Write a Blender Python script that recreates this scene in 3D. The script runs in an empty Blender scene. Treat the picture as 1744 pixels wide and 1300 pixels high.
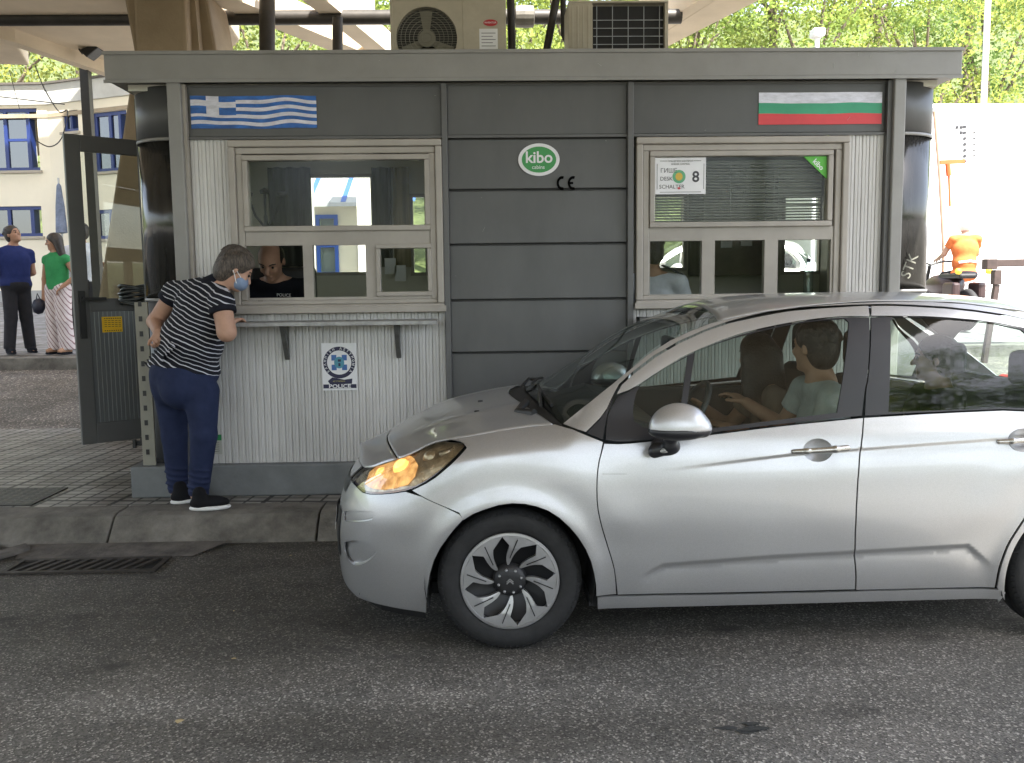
import bpy, math, random
import numpy as np
from mathutils import Vector, Matrix
from mathutils.geometry import delaunay_2d_cdt
random.seed(7); np.random.seed(7)
S = bpy.context.scene
COL = S.collection
# ------------------------------------------------------------------ camera
F = 1520.0; PITCH, YAW, ROLL = [math.radians(a) for a in (5.98, 1.51, -0.68)]; CH = 1.543
def cam_axes():
    cy, sy = math.cos(YAW), math.sin(YAW)
    f = np.array([sy, cy, 0.]); rt = np.array([cy, -sy, 0.])
    f = f*math.cos(PITCH) + np.array([0, 0, -1.])*math.sin(PITCH)
    dn = np.cross(f, rt)
    return np.array([rt*math.cos(ROLL)-dn*math.sin(ROLL), dn*math.cos(ROLL)+rt*math.sin(ROLL), f])
CM = cam_axes()
def at(px, py, Y):
    d = CM.T @ np.array([(px-872)/F, (py-650)/F, 1.]); t = Y/d[1]
    return Vector((d[0]*t, Y, CH+d[2]*t))
def gz(px, py, z):
    d = CM.T @ np.array([(px-872)/F, (py-650)/F, 1.]); t = (z-CH)/d[2]
    return Vector((d[0]*t, d[1]*t, z))
cd = bpy.data.cameras.new('camera'); co = bpy.data.objects.new('camera', cd); COL.objects.link(co)
cd.sensor_width = 36.0; cd.lens = F/1744*36; cd.clip_start = 0.05; cd.clip_end = 2000
rm = Matrix((CM[0], -CM[1], -CM[2])).transposed()
co.matrix_world = Matrix.Translation((0, 0, CH)) @ rm.to_4x4()
S.camera = co
# ------------------------------------------------------------------ light
SUN_EL, SUN_AZ = math.radians(60), math.radians(148)     # azimuth clockwise from +Y
w = bpy.data.worlds.new('World'); S.world = w; w.use_nodes = True
nt = w.node_tree; nt.nodes.clear()
sky = nt.nodes.new('ShaderNodeTexSky'); sky.sky_type = 'NISHITA'; sky.sun_disc = False
sky.sun_elevation = SUN_EL; sky.sun_rotation = SUN_AZ; sky.dust_density = 2.0
bg = nt.nodes.new('ShaderNodeBackground'); bg.inputs[1].default_value = 0.14
out = nt.nodes.new('ShaderNodeOutputWorld')
hz = nt.nodes.new('ShaderNodeHueSaturation'); hz.inputs['Saturation'].default_value = .55; nt.links.new(sky.outputs[0], hz.inputs['Color']); nt.links.new(hz.outputs[0], bg.inputs[0]); nt.links.new(bg.outputs[0], out.inputs[0])
sd = bpy.data.lights.new('sun', 'SUN'); sd.energy = 4.5; sd.angle = math.radians(0.5); sd.color = (1, .95, .86)
so = bpy.data.objects.new('sun', sd); COL.objects.link(so)
sv = Vector((math.sin(SUN_AZ)*math.cos(SUN_EL), math.cos(SUN_AZ)*math.cos(SUN_EL), math.sin(SUN_EL)))
so.rotation_euler = sv.to_track_quat('Z', 'Y').to_euler(); so.location = (0, 0, 20)
S.view_settings.view_transform = 'Standard'; S.view_settings.look = 'None'
S.view_settings.exposure = 2.25; S.view_settings.gamma = 1
S.render.engine = 'CYCLES'
try:
    S.cycles.max_bounces = 8; S.cycles.transparent_max_bounces = 24; S.cycles.caustics_reflective = False
    S.cycles.use_denoising = True
except Exception: pass
# ------------------------------------------------------------------ materials
MATS = {}
def mat(name, col, rough=.6, metal=0., var=.0, vscale=8., bump=0., bscale=40., spec=.5, coat=0., emit=None, sheen=0., stretch=None, dirt=None):
    """procedural Principled material: base colour broken up by noise, fine noise bump"""
    if name in MATS: return MATS[name]
    m = bpy.data.materials.new(name); m.use_nodes = True; n = m.node_tree.nodes; L = m.node_tree.links
    b = n['Principled BSDF']; b.inputs['Base Color'].default_value = (*col, 1)
    b.inputs['Roughness'].default_value = rough; b.inputs['Metallic'].default_value = metal
    b.inputs['Specular IOR Level'].default_value = spec
    b.inputs['Coat Weight'].default_value = coat; b.inputs['Coat Roughness'].default_value = .04
    tc = n.new('ShaderNodeTexCoord'); src = tc.outputs['Object']
    if stretch:
        mp = n.new('ShaderNodeMapping'); mp.inputs['Scale'].default_value = stretch
        L.new(src, mp.inputs[0]); src = mp.outputs[0]
    if var or dirt:
        nz = n.new('ShaderNodeTexNoise'); nz.inputs['Scale'].default_value = vscale; nz.inputs['Detail'].default_value = 5
        nz.inputs['Roughness'].default_value = .65
        L.new(src, nz.inputs[0])
        r = n.new('ShaderNodeValToRGB'); r.color_ramp.elements[0].position = .3; r.color_ramp.elements[1].position = .72
        lo = [max(0, c*(1-var)) for c in col]; hi = [min(1, c*(1+var)) for c in col]
        r.color_ramp.elements[0].color = (*(dirt or lo), 1); r.color_ramp.elements[1].color = (*hi, 1)
        L.new(nz.outputs[0], r.inputs[0]); L.new(r.outputs[0], b.inputs['Base Color'])
        mr = n.new('ShaderNodeMapRange'); mr.inputs[3].default_value = min(1, rough*1.2); mr.inputs[4].default_value = rough*.85
        L.new(nz.outputs[0], mr.inputs[0]); L.new(mr.outputs[0], b.inputs['Roughness'])
    if bump:
        n2 = n.new('ShaderNodeTexNoise'); n2.inputs['Scale'].default_value = bscale; n2.inputs['Detail'].default_value = 4
        L.new(src, n2.inputs[0])
        bp = n.new('ShaderNodeBump'); bp.inputs['Strength'].default_value = bump; bp.inputs['Distance'].default_value = .01
        L.new(n2.outputs[0], bp.inputs['Height']); L.new(bp.outputs[0], b.inputs['Normal'])
    if emit:
        b.inputs['Emission Color'].default_value = (*emit[0], 1); b.inputs['Emission Strength'].default_value = emit[1]
    MATS[name] = m; return m
def glass_mat(name, tint=(1, 1, 1), refl=1., rough=.0, ior=1.5):
    m = bpy.data.materials.new(name); m.use_nodes = True; n = m.node_tree.nodes; L = m.node_tree.links; n.clear()
    o = n.new('ShaderNodeOutputMaterial'); t = n.new('ShaderNodeBsdfTransparent'); t.inputs[0].default_value = (*tint, 1)
    g = n.new('ShaderNodeBsdfGlossy'); g.inputs['Roughness'].default_value = rough
    f = n.new('ShaderNodeFresnel'); f.inputs[0].default_value = ior
    mu = n.new('ShaderNodeMath'); mu.operation = 'MULTIPLY'; mu.inputs[1].default_value = refl; mu.use_clamp = True
    # fresnel evaluated double-sided
    ge = n.new('ShaderNodeNewGeometry'); mi = n.new('ShaderNodeMath'); mi.operation = 'SUBTRACT'
    mx = n.new('ShaderNodeMixShader')
    lw = n.new('ShaderNodeLayerWeight'); lw.inputs[0].default_value = .5
    pw = n.new('ShaderNodeMath'); pw.operation = 'POWER'; pw.inputs[1].default_value = 4.
    ad = n.new('ShaderNodeMath'); ad.operation = 'MULTIPLY_ADD'; ad.inputs[1].default_value = .9; ad.inputs[2].default_value = .08
    L.new(lw.outputs['Facing'], pw.inputs[0]); L.new(pw.outputs[0], ad.inputs[0]); L.new(ad.outputs[0], mu.inputs[0])
    for x in (f, ge, mi): n.remove(x)
    L.new(mu.outputs[0], mx.inputs[0]); L.new(t.outputs[0], mx.inputs[1]); L.new(g.outputs[0], mx.inputs[2]); L.new(mx.outputs[0], o.inputs[0])
    MATS[name] = m; return m
# ------------------------------------------------------------------ object helpers
def tag(o, label=None, cat=None, group=None, kind=None):
    if label: o['label'] = label
    if cat: o['category'] = cat
    if group: o['group'] = group
    if kind: o['kind'] = kind
    return o
def thing(name, label, cat, loc=(0, 0, 0), group=None):
    o = bpy.data.objects.new(name, None); COL.objects.link(o); o.location = loc; o.empty_display_size = .1
    return tag(o, label, cat, group)
def wloc(p):
    v = Vector((0, 0, 0))
    while p: v += Vector(p.location); p = p.parent
    return v
def link(name, me, mats, parent=None, smooth=False):
    o = bpy.data.objects.new(name, me); COL.objects.link(o)
    for m in (mats if isinstance(mats, (list, tuple)) else [mats]): me.materials.append(m)
    if smooth:
        for p in me.polygons: p.use_smooth = True
    if parent: o.parent = parent; o.location = -wloc(parent)
    return o
class MB:
    def __init__(s): s.v = []; s.f = []; s.m = []; s.mi = 0
    def add(s, vs, fs):
        b = len(s.v); s.v += [tuple(v) for v in vs]
        for f in fs: s.f.append([b+i for i in f]); s.m.append(s.mi)
        return s
    def box(s, x0, x1, y0, y1, z0, z1):
        x0, x1 = sorted((x0, x1)); y0, y1 = sorted((y0, y1)); z0, z1 = sorted((z0, z1))
        return s.add([(x, y, z) for x in (x0, x1) for y in (y0, y1) for z in (z0, z1)],
                     [(0, 1, 3, 2), (4, 6, 7, 5), (0, 4, 5, 1), (2, 3, 7, 6), (0, 2, 6, 4), (1, 5, 7, 3)])
    def beam(s, a, b, w, h, up=(0, 0, 1)):
        a, b = Vector(a), Vector(b); d = (b-a).normalized(); x = d.cross(Vector(up))
        x = x.normalized() if x.length > 1e-4 else Vector((1, 0, 0)); y = x.cross(d)
        vs = [p+x*(sx*w/2)+y*(sy*h/2) for p in (a, b) for sx in (-1, 1) for sy in (-1, 1)]
        return s.add(vs, [(0, 1, 3, 2), (4, 6, 7, 5), (0, 4, 5, 1), (2, 3, 7, 6), (0, 2, 6, 4), (1, 5, 7, 3)])
    def tube(s, pts, r, n=12, cap=True):
        pts = [Vector(p) for p in pts]; N = len(pts); rs = r if isinstance(r, (list, tuple)) else [r]*N
        d0 = (pts[1]-pts[0]).normalized(); u = d0.orthogonal().normalized(); rings = []
        for i, p in enumerate(pts):
            d = (pts[min(i+1, N-1)]-pts[max(i-1, 0)]).normalized()
            u = (u-d*u.dot(d)).normalized(); v = d.cross(u)
            rings.append([p+(u*math.cos(t)+v*math.sin(t))*rs[i] for t in [2*math.pi*k/n for k in range(n)]])
        vs = [q for R in rings for q in R]
        fs = [(i*n+k, i*n+(k+1) % n, (i+1)*n+(k+1) % n, (i+1)*n+k) for i in range(N-1) for k in range(n)]
        if cap: fs += [tuple(range(n))[::-1], tuple((N-1)*n+k for k in range(n))]
        return s.add(vs, fs)
    def lathe(s, prof, c, axis, n=24, cap=False):
        """prof: list of (r, t) along axis from c"""
        ax = Vector(axis).normalized(); u = ax.orthogonal().normalized(); v = ax.cross(u); c = Vector(c); vs = []
        for r, t in prof:
            for k in range(n):
                a = 2*math.pi*k/n; vs.append(c+ax*t+(u*math.cos(a)+v*math.sin(a))*r)
        fs = [(i*n+k, i*n+(k+1) % n, (i+1)*n+(k+1) % n, (i+1)*n+k) for i in range(len(prof)-1) for k in range(n)]
        if cap: fs += [tuple(range(n))[::-1], tuple((len(prof)-1)*n+k for k in range(n))]
        return s.add(vs, fs)
    def prism(s, poly, off):
        """poly: 3-D loop; off: extrusion vector"""
        n = len(poly); off = Vector(off); a = [Vector(p) for p in poly]; b = [p+off for p in a]
        return s.add(a+b, [tuple(range(n))[::-1], tuple(range(n, 2*n))]+[(i, (i+1) % n, n+(i+1) % n, n+i) for i in range(n)])
    def grid(s, fn, nu, nv):
        vs = [fn(i/nu, j/nv) for i in range(nu+1) for j in range(nv+1)]; w_ = nv+1
        return s.add(vs, [(i*w_+j, (i+1)*w_+j, (i+1)*w_+j+1, i*w_+j+1) for i in range(nu) for j in range(nv)])
    def build(s, name, mats, parent=None, smooth=False, bevel=0, seg=2, angle=None, fixn=True):
        import bmesh
        me = bpy.data.meshes.new(name); me.from_pydata(s.v, [], s.f); 
        for p, m in zip(me.polygons, s.m): p.material_index = m
        if fixn:
            bm = bmesh.new(); bm.from_mesh(me); bmesh.ops.recalc_face_normals(bm, faces=bm.faces); bm.to_mesh(me); bm.free()
        o = link(name, me, mats, parent, smooth)
        if angle:
            for p in me.polygons: p.use_smooth = True
            try: me.set_sharp_from_angle(angle=math.radians(angle))
            except Exception: pass
        if bevel:
            b = o.modifiers.new('bevel', 'BEVEL'); b.width = bevel; b.segments = seg; b.limit_method = 'ANGLE'; b.angle_limit = math.radians(40)
            b.harden_normals = False
        return o
def text_obj(txt, size, name, m, parent, origin, xdir=(1, 0, 0), udir=(0, 0, 1), depth=.002, bold=0., sx=1., align='CENTER'):
    c = bpy.data.curves.new(name, 'FONT'); c.body = txt; c.size = size; c.extrude = depth/2; c.offset = bold
    c.align_x = align; c.align_y = 'CENTER'; c.resolution_u = 3
    o = bpy.data.objects.new(name, c); COL.objects.link(o)
    dg = bpy.context.evaluated_depsgraph_get(); dg.update()
    me = bpy.data.meshes.new_from_object(o.evaluated_get(dg)); COL.objects.unlink(o); bpy.data.objects.remove(o)
    x = Vector(xdir).normalized(); u = Vector(udir).normalized(); nn = x.cross(u)
    M = Matrix((x*sx, u, nn)).transposed().to_4x4(); M.translation = Vector(origin)
    me.transform(M); me.materials.clear()
    return link(name, me, m, parent)
def copy_tree(o, parent=None):
    c = o.copy(); COL.objects.link(c); c.parent = parent
    for ch in list(o.children): copy_tree(ch, c)
    return c
# ------------------------------------------------------------------ SDF sculpting (bodies, clothes, hair)
def surfnet(D, org, h):
    s = D < 0; nx, ny, nz = D.shape
    c = [s[i:nx-1+i, j:ny-1+j, k:nz-1+k] for i in (0, 1) for j in (0, 1) for k in (0, 1)]
    tot = sum(x.astype(np.int8) for x in c); mask = (tot > 0) & (tot < 8)
    idx = -np.ones(mask.shape, int); cells = np.argwhere(mask); idx[mask] = np.arange(len(cells))
    P = np.zeros((len(cells), 3)); W = np.zeros(len(cells)); ci, cj, ck = cells.T
    cor = [(i, j, k) for i in (0, 1) for j in (0, 1) for k in (0, 1)]
    for a in range(8):
        for b in range(a+1, 8):
            A, B = cor[a], cor[b]
            if sum(abs(p-q) for p, q in zip(A, B)) != 1: continue
            da = D[ci+A[0], cj+A[1], ck+A[2]]; db = D[ci+B[0], cj+B[1], ck+B[2]]
            m = (da < 0) != (db < 0); t = np.where(m, da/np.where(m, da-db, 1), 0)
            for ax in range(3): P[:, ax] += np.where(m, A[ax]+t*(B[ax]-A[ax]), 0)
            W += m
    P = (P/W[:, None]+cells)*h+np.array(org); F_ = []
    for ax in range(3):
        sl0 = [slice(None)]*3; sl1 = [slice(None)]*3; sl0[ax] = slice(0, -1); sl1[ax] = slice(1, None)
        ch = s[tuple(sl0)] != s[tuple(sl1)]; e = np.argwhere(ch); u, v = (ax+1) % 3, (ax+2) % 3
        e = e[(e[:, u] > 0) & (e[:, v] > 0) & (e[:, u] < D.shape[u]-1) & (e[:, v] < D.shape[v]-1)]
        inside = s[e[:, 0], e[:, 1], e[:, 2]]
        q = []
        for du, dv in ((1, 1), (0, 1), (0, 0), (1, 0)):
            g = e.copy(); g[:, u] -= du; g[:, v] -= dv; q.append(idx[g[:, 0], g[:, 1], g[:, 2]])
        q = np.stack(q, 1); q[~inside] = q[~inside][:, ::-1]; F_.append(q)
    return P, np.concatenate(F_)
def _V(p): return np.array(tuple(p), float)
class Sculpt:
    def __init__(s): s.p = []
    def cone(s, a, b, ra, rb=None, k=.02): s.p.append(('c', _V(a), _V(b), ra, ra if rb is None else rb, k)); return s
    def chain(s, pts, rs, k=.02):
        for i in range(len(pts)-1): s.cone(pts[i], pts[i+1], rs[i], rs[i+1], k)
        return s
    def ell(s, c, r, R=None, k=.02, sub=False): s.p.append(('e' if not sub else 's', _V(c), np.array(r, float), np.eye(3) if R is None else np.array(R, float), 0, k)); return s
    def cut(s, c, n, rad): s.p.append(('x', _V(c), _V(n)/np.linalg.norm(_V(n)), rad, 0, 0)); return s   # removes what lies on the +n side within rad of c
    def mesh(s, h):
        lo = np.full(3, 1e9); hi = -lo
        for q in s.p:
            if q[0] == 'c':
                for p, r in ((q[1], q[3]), (q[2], q[4])): lo = np.minimum(lo, p-r); hi = np.maximum(hi, p+r)
            elif q[0] == 'e': lo = np.minimum(lo, q[1]-q[2].max()); hi = np.maximum(hi, q[1]+q[2].max())
        lo -= 4*h; hi += 4*h; n = np.ceil((hi-lo)/h).astype(int)+1; D = np.full(n, 1.0, np.float32)
        ax = [lo[i]+h*np.arange(n[i]) for i in range(3)]
        for q in s.p:
            kd, k = q[0], q[5]; mg = max(k, 0)+3*h
            if kd == 'c': a = np.minimum(q[1]-q[3], q[2]-q[4])-mg; b = np.maximum(q[1]+q[3], q[2]+q[4])+mg
            elif kd == 'x': a = q[1]-q[3]; b = q[1]+q[3]
            else: a = q[1]-q[2].max()-mg; b = q[1]+q[2].max()+mg
            i0 = np.clip(((a-lo)/h).astype(int), 0, n-1); i1 = np.clip(((b-lo)/h).astype(int)+2, 1, n)
            X, Y, Z = np.meshgrid(*[ax[i][i0[i]:i1[i]] for i in range(3)], indexing='ij'); sl = tuple(slice(i0[i], i1[i]) for i in range(3))
            if X.size == 0: continue
            if kd == 'c':
                ba = q[2]-q[1]; L2 = max((ba**2).sum(), 1e-9)
                t = np.clip(((X-q[1][0])*ba[0]+(Y-q[1][1])*ba[1]+(Z-q[1][2])*ba[2])/L2, 0, 1)
                d = np.sqrt((X-q[1][0]-t*ba[0])**2+(Y-q[1][1]-t*ba[1])**2+(Z-q[1][2]-t*ba[2])**2)-(q[3]+t*(q[4]-q[3]))
            elif kd == 'x':
                d = (X-q[1][0])*q[2][0]+(Y-q[1][1])*q[2][1]+(Z-q[1][2])*q[2][2]
                inn = (X-q[1][0])**2+(Y-q[1][1])**2+(Z-q[1][2])**2 < q[3]**2
                D[sl] = np.where(inn, np.maximum(D[sl], d), D[sl]); continue
            else:
                R = q[3]; dx, dy, dz = X-q[1][0], Y-q[1][1], Z-q[1][2]
                u = [dx*R[0][i]+dy*R[1][i]+dz*R[2][i] for i in range(3)]
                k0 = np.sqrt(sum((u[i]/q[2][i])**2 for i in range(3))); k1 = np.sqrt(sum((u[i]/q[2][i]**2)**2 for i in range(3)))
                d = k0*(k0-1)/np.maximum(k1, 1e-6)
            o = D[sl]
            if kd == 's':
                hh = np.clip(.5-.5*(o+d)/max(k, 1e-5), 0, 1); D[sl] = o*(1-hh)-d*hh+k*hh*(1-hh)
            else:
                hh = np.clip(.5+.5*(d-o)/max(k, 1e-5), 0, 1) if k > 0 else (d > o)*1.
                D[sl] = d*(1-hh)+o*hh-k*hh*(1-hh)
        return surfnet(D, lo, h)
    def build(s, name, m, parent, h=.008, smooth_iter=1):
        P, Q = s.mesh(h)
        me = bpy.data.meshes.new(name); me.from_pydata(P.tolist(), [], Q.tolist()); o = link(name, me, m, parent, True)
        if smooth_iter:
            md = o.modifiers.new('smooth', 'SMOOTH'); md.factor = .5; md.iterations = smooth_iter
        return o
# ================================================================== MATERIALS used widely
def road_mat(name, base, scale=1., band=False):
    m = bpy.data.materials.new(name); m.use_nodes = True; n = m.node_tree.nodes; L = m.node_tree.links; b = n['Principled BSDF']
    tc = n.new('ShaderNodeTexCoord')
    def noise(sc, det=3, st=None):
        x = n.new('ShaderNodeTexNoise'); x.inputs['Scale'].default_value = sc; x.inputs['Detail'].default_value = det
        s = tc.outputs['Object']
        if st:
            mp = n.new('ShaderNodeMapping'); mp.inputs['Scale'].default_value = st; L.new(s, mp.inputs[0]); s = mp.outputs[0]
        L.new(s, x.inputs[0]); return x.outputs[0]
    def ramp(src, p0, p1, c0, c1):
        r = n.new('ShaderNodeValToRGB'); r.color_ramp.elements[0].position = p0; r.color_ramp.elements[1].position = p1
        r.color_ramp.elements[0].color = (*c0, 1); r.color_ramp.elements[1].color = (*c1, 1); L.new(src, r.inputs[0]); return r.outputs[0]
    def mix(f, a, c, mode='MIX'):
        x = n.new('ShaderNodeMix'); x.data_type = 'RGBA'; x.blend_type = mode
        for s, v in ((x.inputs[0], f), (x.inputs[6], a), (x.inputs[7], c)):
            if isinstance(v, (int, float)): s.default_value = v
            elif isinstance(v, tuple): s.default_value = (*v, 1)
            else: L.new(v, s)
        return x.outputs[2]
    vor = n.new('ShaderNodeTexVoronoi'); vor.inputs['Scale'].default_value = 95*scale; L.new(tc.outputs['Object'], vor.inputs[0])
    sep = n.new('ShaderNodeSeparateColor'); L.new(vor.outputs['Color'], sep.inputs[0])
    c = ramp(sep.outputs[0], .1, .8, tuple(x*.6 for x in base), tuple(x*1.45 for x in base))
    c = mix(ramp(sep.outputs[1], .86, .93, (0, 0, 0), (1, 1, 1)), c, tuple(min(.6, x*3.6) for x in base))
    c = mix(1., c, ramp(noise(1.1, 5), .35, .68, (.72, .72, .70), (1.15, 1.13, 1.1)), 'MULTIPLY')
    c = mix(1., c, ramp(noise(.55, 4, (.45, 2.6, 1)), .42, .60, (.72, .71, .69), (1.1, 1.1, 1.1)), 'MULTIPLY')      # tyre-worn bands
    c = mix(ramp(noise(2.3, 6, (1, 1.6, 1)), .63, .72, (0, 0, 0), (1, 1, 1)), c, tuple(x*.38 for x in base))      # oil spots
    if band:      # asphalt darkens gradually towards the kerb, with noisy edge and scattered darker patches
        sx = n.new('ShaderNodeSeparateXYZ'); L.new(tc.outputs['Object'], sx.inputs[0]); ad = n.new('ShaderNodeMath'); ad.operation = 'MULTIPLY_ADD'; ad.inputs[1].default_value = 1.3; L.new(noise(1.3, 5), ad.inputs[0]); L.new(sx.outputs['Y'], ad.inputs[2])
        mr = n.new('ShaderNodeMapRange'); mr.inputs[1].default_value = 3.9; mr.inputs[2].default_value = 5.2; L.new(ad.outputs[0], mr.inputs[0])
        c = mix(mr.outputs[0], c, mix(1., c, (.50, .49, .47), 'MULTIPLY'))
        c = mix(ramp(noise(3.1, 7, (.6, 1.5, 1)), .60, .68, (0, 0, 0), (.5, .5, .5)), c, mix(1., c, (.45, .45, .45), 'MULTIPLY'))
    L.new(c, b.inputs['Base Color'])
    L.new(ramp(noise(3., 4), .3, .7, (.55,)*3, (.8,)*3), b.inputs['Roughness']); b.inputs['Specular IOR Level'].default_value = .45
    bp = n.new('ShaderNodeBump'); bp.inputs['Strength'].default_value = .5; bp.inputs['Distance'].default_value = .004
    L.new(vor.outputs['Distance'], bp.inputs['Height']); L.new(bp.outputs[0], b.inputs['Normal'])
    MATS[name] = m; return m
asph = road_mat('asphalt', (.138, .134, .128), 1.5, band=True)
asph2 = road_mat('old_asphalt', (.10, .095, .085), .8)
conc = mat('concrete', (.36, .28, .195), .85, var=.14, vscale=2.5, bump=.25, bscale=60)
conc_l = mat('pale_concrete', (.70, .60, .46), .85, var=.10, vscale=1.5, bump=.15, bscale=40)
kerbm = mat('kerb_stone', (.165, .155, .138), .85, var=.4, vscale=4.5, bump=.8, bscale=34, dirt=(.075, .07, .062))
dark_m = mat('dark_grey_panel', (.082, .083, .083), .42, var=.16, vscale=2.4, bump=.12, bscale=5, stretch=(1, 1, .45))
trim_m = mat('grey_trim', (.25, .245, .235), .40, var=.12, vscale=2.5, bump=.08, bscale=6)
trim_d = mat('dark_trim', (.10, .10, .10), .45, var=.08, vscale=3)
frame_m = mat('window_frame_paint', (.36, .33, .295), .45, var=.13, vscale=2.5)
black = mat('black_plastic', (.012, .012, .013), .45, var=.2, vscale=20)
rubber = mat('rubber', (.018, .018, .019), .75, var=.3, vscale=12, bump=.1, bscale=80)
white = mat('white_vinyl', (.78, .78, .80), .5, var=.04, vscale=6)
int_m = mat('interior_wall', (.66, .64, .56), .8, var=.08, vscale=2)
int_d = mat('interior_furniture', (.035, .035, .036), .6, var=.2, vscale=4)
steel = mat('galvanised_steel', (.35, .36, .37), .4, .7, var=.12, vscale=8)
glass = glass_mat('window_glass', (.92, .94, .92), .11, .07)
cream = mat('cream_render', (.76, .70, .56), .9, var=.06, vscale=.8, bump=.1, bscale=20)
blue = mat('blue_frame', (.012, .03, .15), .4, var=.1, vscale=4)
# ================================================================== GROUND (one rising sheet), road, island
def zg(Y):
    pts = [(-60, 0), (9.25, .02), (12.35, .50), (12.5, .66), (22, 1.34), (34, 1.6), (300, 3.0)]
    for (a, za), (b, zb) in zip(pts, pts[1:]):
        if Y <= b: return za+(zb-za)*(Y-a)/(b-a)
    return 3.0
m = MB(); ys = [-60, -20, -2, 5, 9.25, 10, 11, 12.35, 12.5, 16, 22, 34, 60, 300]
for a, b in zip(ys, ys[1:]): m.add([(-220, a, zg(a)-.03), (220, a, zg(a)-.03), (220, b, zg(b)-.03), (-220, b, zg(b)-.03)], [(0, 1, 2, 3)])
tag(m.build('ground', asph2, fixn=False), kind='structure')
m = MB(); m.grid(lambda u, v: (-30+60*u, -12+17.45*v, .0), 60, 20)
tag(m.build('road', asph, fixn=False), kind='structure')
m = MB(); ys = [9.28, 9.6, 10.2, 11.2, 12.33]
for a, b in zip(ys, ys[1:]): m.add([(-30, a, zg(a)+.004), (30, a, zg(a)+.004), (30, b, zg(b)+.004), (-30, b, zg(b)+.004)], [(0, 1, 2, 3)])
tag(m.build('rear_road', road_mat('rear_asphalt', (.135, .125, .115), .7), fixn=False), kind='structure')
def brick_mat(name, c1, c2, mort, specs, rough=.6):
    """square tiles: two nested grids (fine joints and deep slab joints)"""
    m = bpy.data.materials.new(name); m.use_nodes = True; n = m.node_tree.nodes; L = m.node_tree.links; b = n['Principled BSDF']
    tc = n.new('ShaderNodeTexCoord'); mp = n.new('ShaderNodeMapping'); L.new(tc.outputs['Object'], mp.inputs[0]); mp.inputs['Rotation'].default_value = (0, 0, math.radians(5))
    last = None; h = None
    for (bw, rh, ms) in specs:
        t = n.new('ShaderNodeTexBrick'); t.offset = 0; t.inputs['Scale'].default_value = 1; t.inputs['Brick Width'].default_value = bw; t.inputs['Row Height'].default_value = rh
        t.inputs['Mortar Size'].default_value = ms; t.inputs['Mortar Smooth'].default_value = .2
        t.inputs['Color1'].default_value = (*c1, 1); t.inputs['Color2'].default_value = (*c2, 1); t.inputs['Mortar'].default_value = (*mort, 1)
        L.new(mp.outputs[0], t.inputs[0])
        if last is None: last = t.outputs[0]; h = t.outputs[1]
        else:
            x = n.new('ShaderNodeMix'); x.data_type = 'RGBA'; L.new(t.outputs[1], x.inputs[0]); L.new(last, x.inputs[6]); x.inputs[7].default_value = (*[q*.6 for q in mort], 1); last = x.outputs[2]
            y = n.new('ShaderNodeMath'); y.operation = 'MAXIMUM'; L.new(t.outputs[1], y.inputs[0]); L.new(h, y.inputs[1]); h = y.outputs[0]
    nz = n.new('ShaderNodeTexNoise'); nz.inputs['Scale'].default_value = 3.; nz.inputs['Detail'].default_value = 6; L.new(tc.outputs['Object'], nz.inputs[0])
    r = n.new('ShaderNodeValToRGB'); r.color_ramp.elements[0].position = .35; r.color_ramp.elements[1].position = .65
    r.color_ramp.elements[0].color = (.55, .53, .5, 1); r.color_ramp.elements[1].color = (1.1, 1.1, 1.1, 1); L.new(nz.outputs[0], r.inputs[0])
    x = n.new('ShaderNodeMix'); x.data_type = 'RGBA'; x.blend_type = 'MULTIPLY'; x.inputs[0].default_value = 1; L.new(last, x.inputs[6]); L.new(r.outputs[0], x.inputs[7])
    L.new(x.outputs[2], b.inputs['Base Color']); b.inputs['Roughness'].default_value = rough
    bp = n.new('ShaderNodeBump'); bp.invert = True; bp.inputs['Strength'].default_value = .8; bp.inputs['Distance'].default_value = .004; L.new(h, bp.inputs['Height']); L.new(bp.outputs[0], b.inputs['Normal'])
    MATS[name] = m; return m
tile = brick_mat('paving_tile', (.40, .39, .365), (.32, .31, .29), (.035, .033, .03), [(.125, .095, .010), (.5, .475, .018)], .5)
ZI = .155
m = MB(); m.box(-12, 3.9, 5.80, 9.25, -.05, ZI)
tag(m.build('island_pavement', tile), kind='structure')
# kerb stones: sloped worn face, one stone per ~1.2 m
kx = [-12, -9.4, -7.0, -5.2, -3.62, -2.36, -1.08, .12, 1.33, 2.55, 3.9]
for i, (a, b) in enumerate(zip(kx, kx[1:])):
    m = MB(); a += .006; b -= .006
    prof = [(5.40, -.04), (5.42, .02), (5.50, .105), (5.545, .148), (5.60, ZI+.004), (5.795, ZI+.004), (5.795, -.04)]
    m.prism([(a, y, z) for y, z in prof], (b-a, 0, 0))
    k = m.build('kerb_stone', kerbm, bevel=.008)
    if i < 3 or i > 7: k['kind'] = 'structure'; k.name = 'kerb'
    else:
        lbl = [ 'worn kerb stone behind the storm drain, chipped white along its top edge', 'dark kerb stone directly below the feet of the woman in striped shirt', 'dirty kerb stone just ahead of the silver car bumper', 'kerb stone hidden behind the front wheel of the silver car', 'kerb stone behind the silver car front door']
        tag(k, lbl[i-3], 'kerb stone', 'kerb stones along the booth island')
# far pavement with kerb and paving
m = MB(); m.prism([(-40, 12.38, .3), (-40, 12.38, .665), (-40, 12.62, .685), (-40, 12.62, .3)], (80, 0, 0))
tag(m.build('far_kerb', kerbm, bevel=.01), kind='structure')
m = MB(); m.add([(-40, 12.62, zg(12.62)+.02), (40, 12.62, zg(12.62)+.02), (40, 22.3, zg(22.3)+.02), (-40, 22.3, zg(22.3)+.02)], [(0, 1, 2, 3)])
tag(m.build('far_pavement', brick_mat('grey_setts', (.30, .30, .31), (.26, .26, .27), (.12, .12, .12), [(.4, .2, .012)], .7), fixn=False), kind='structure')
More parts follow.
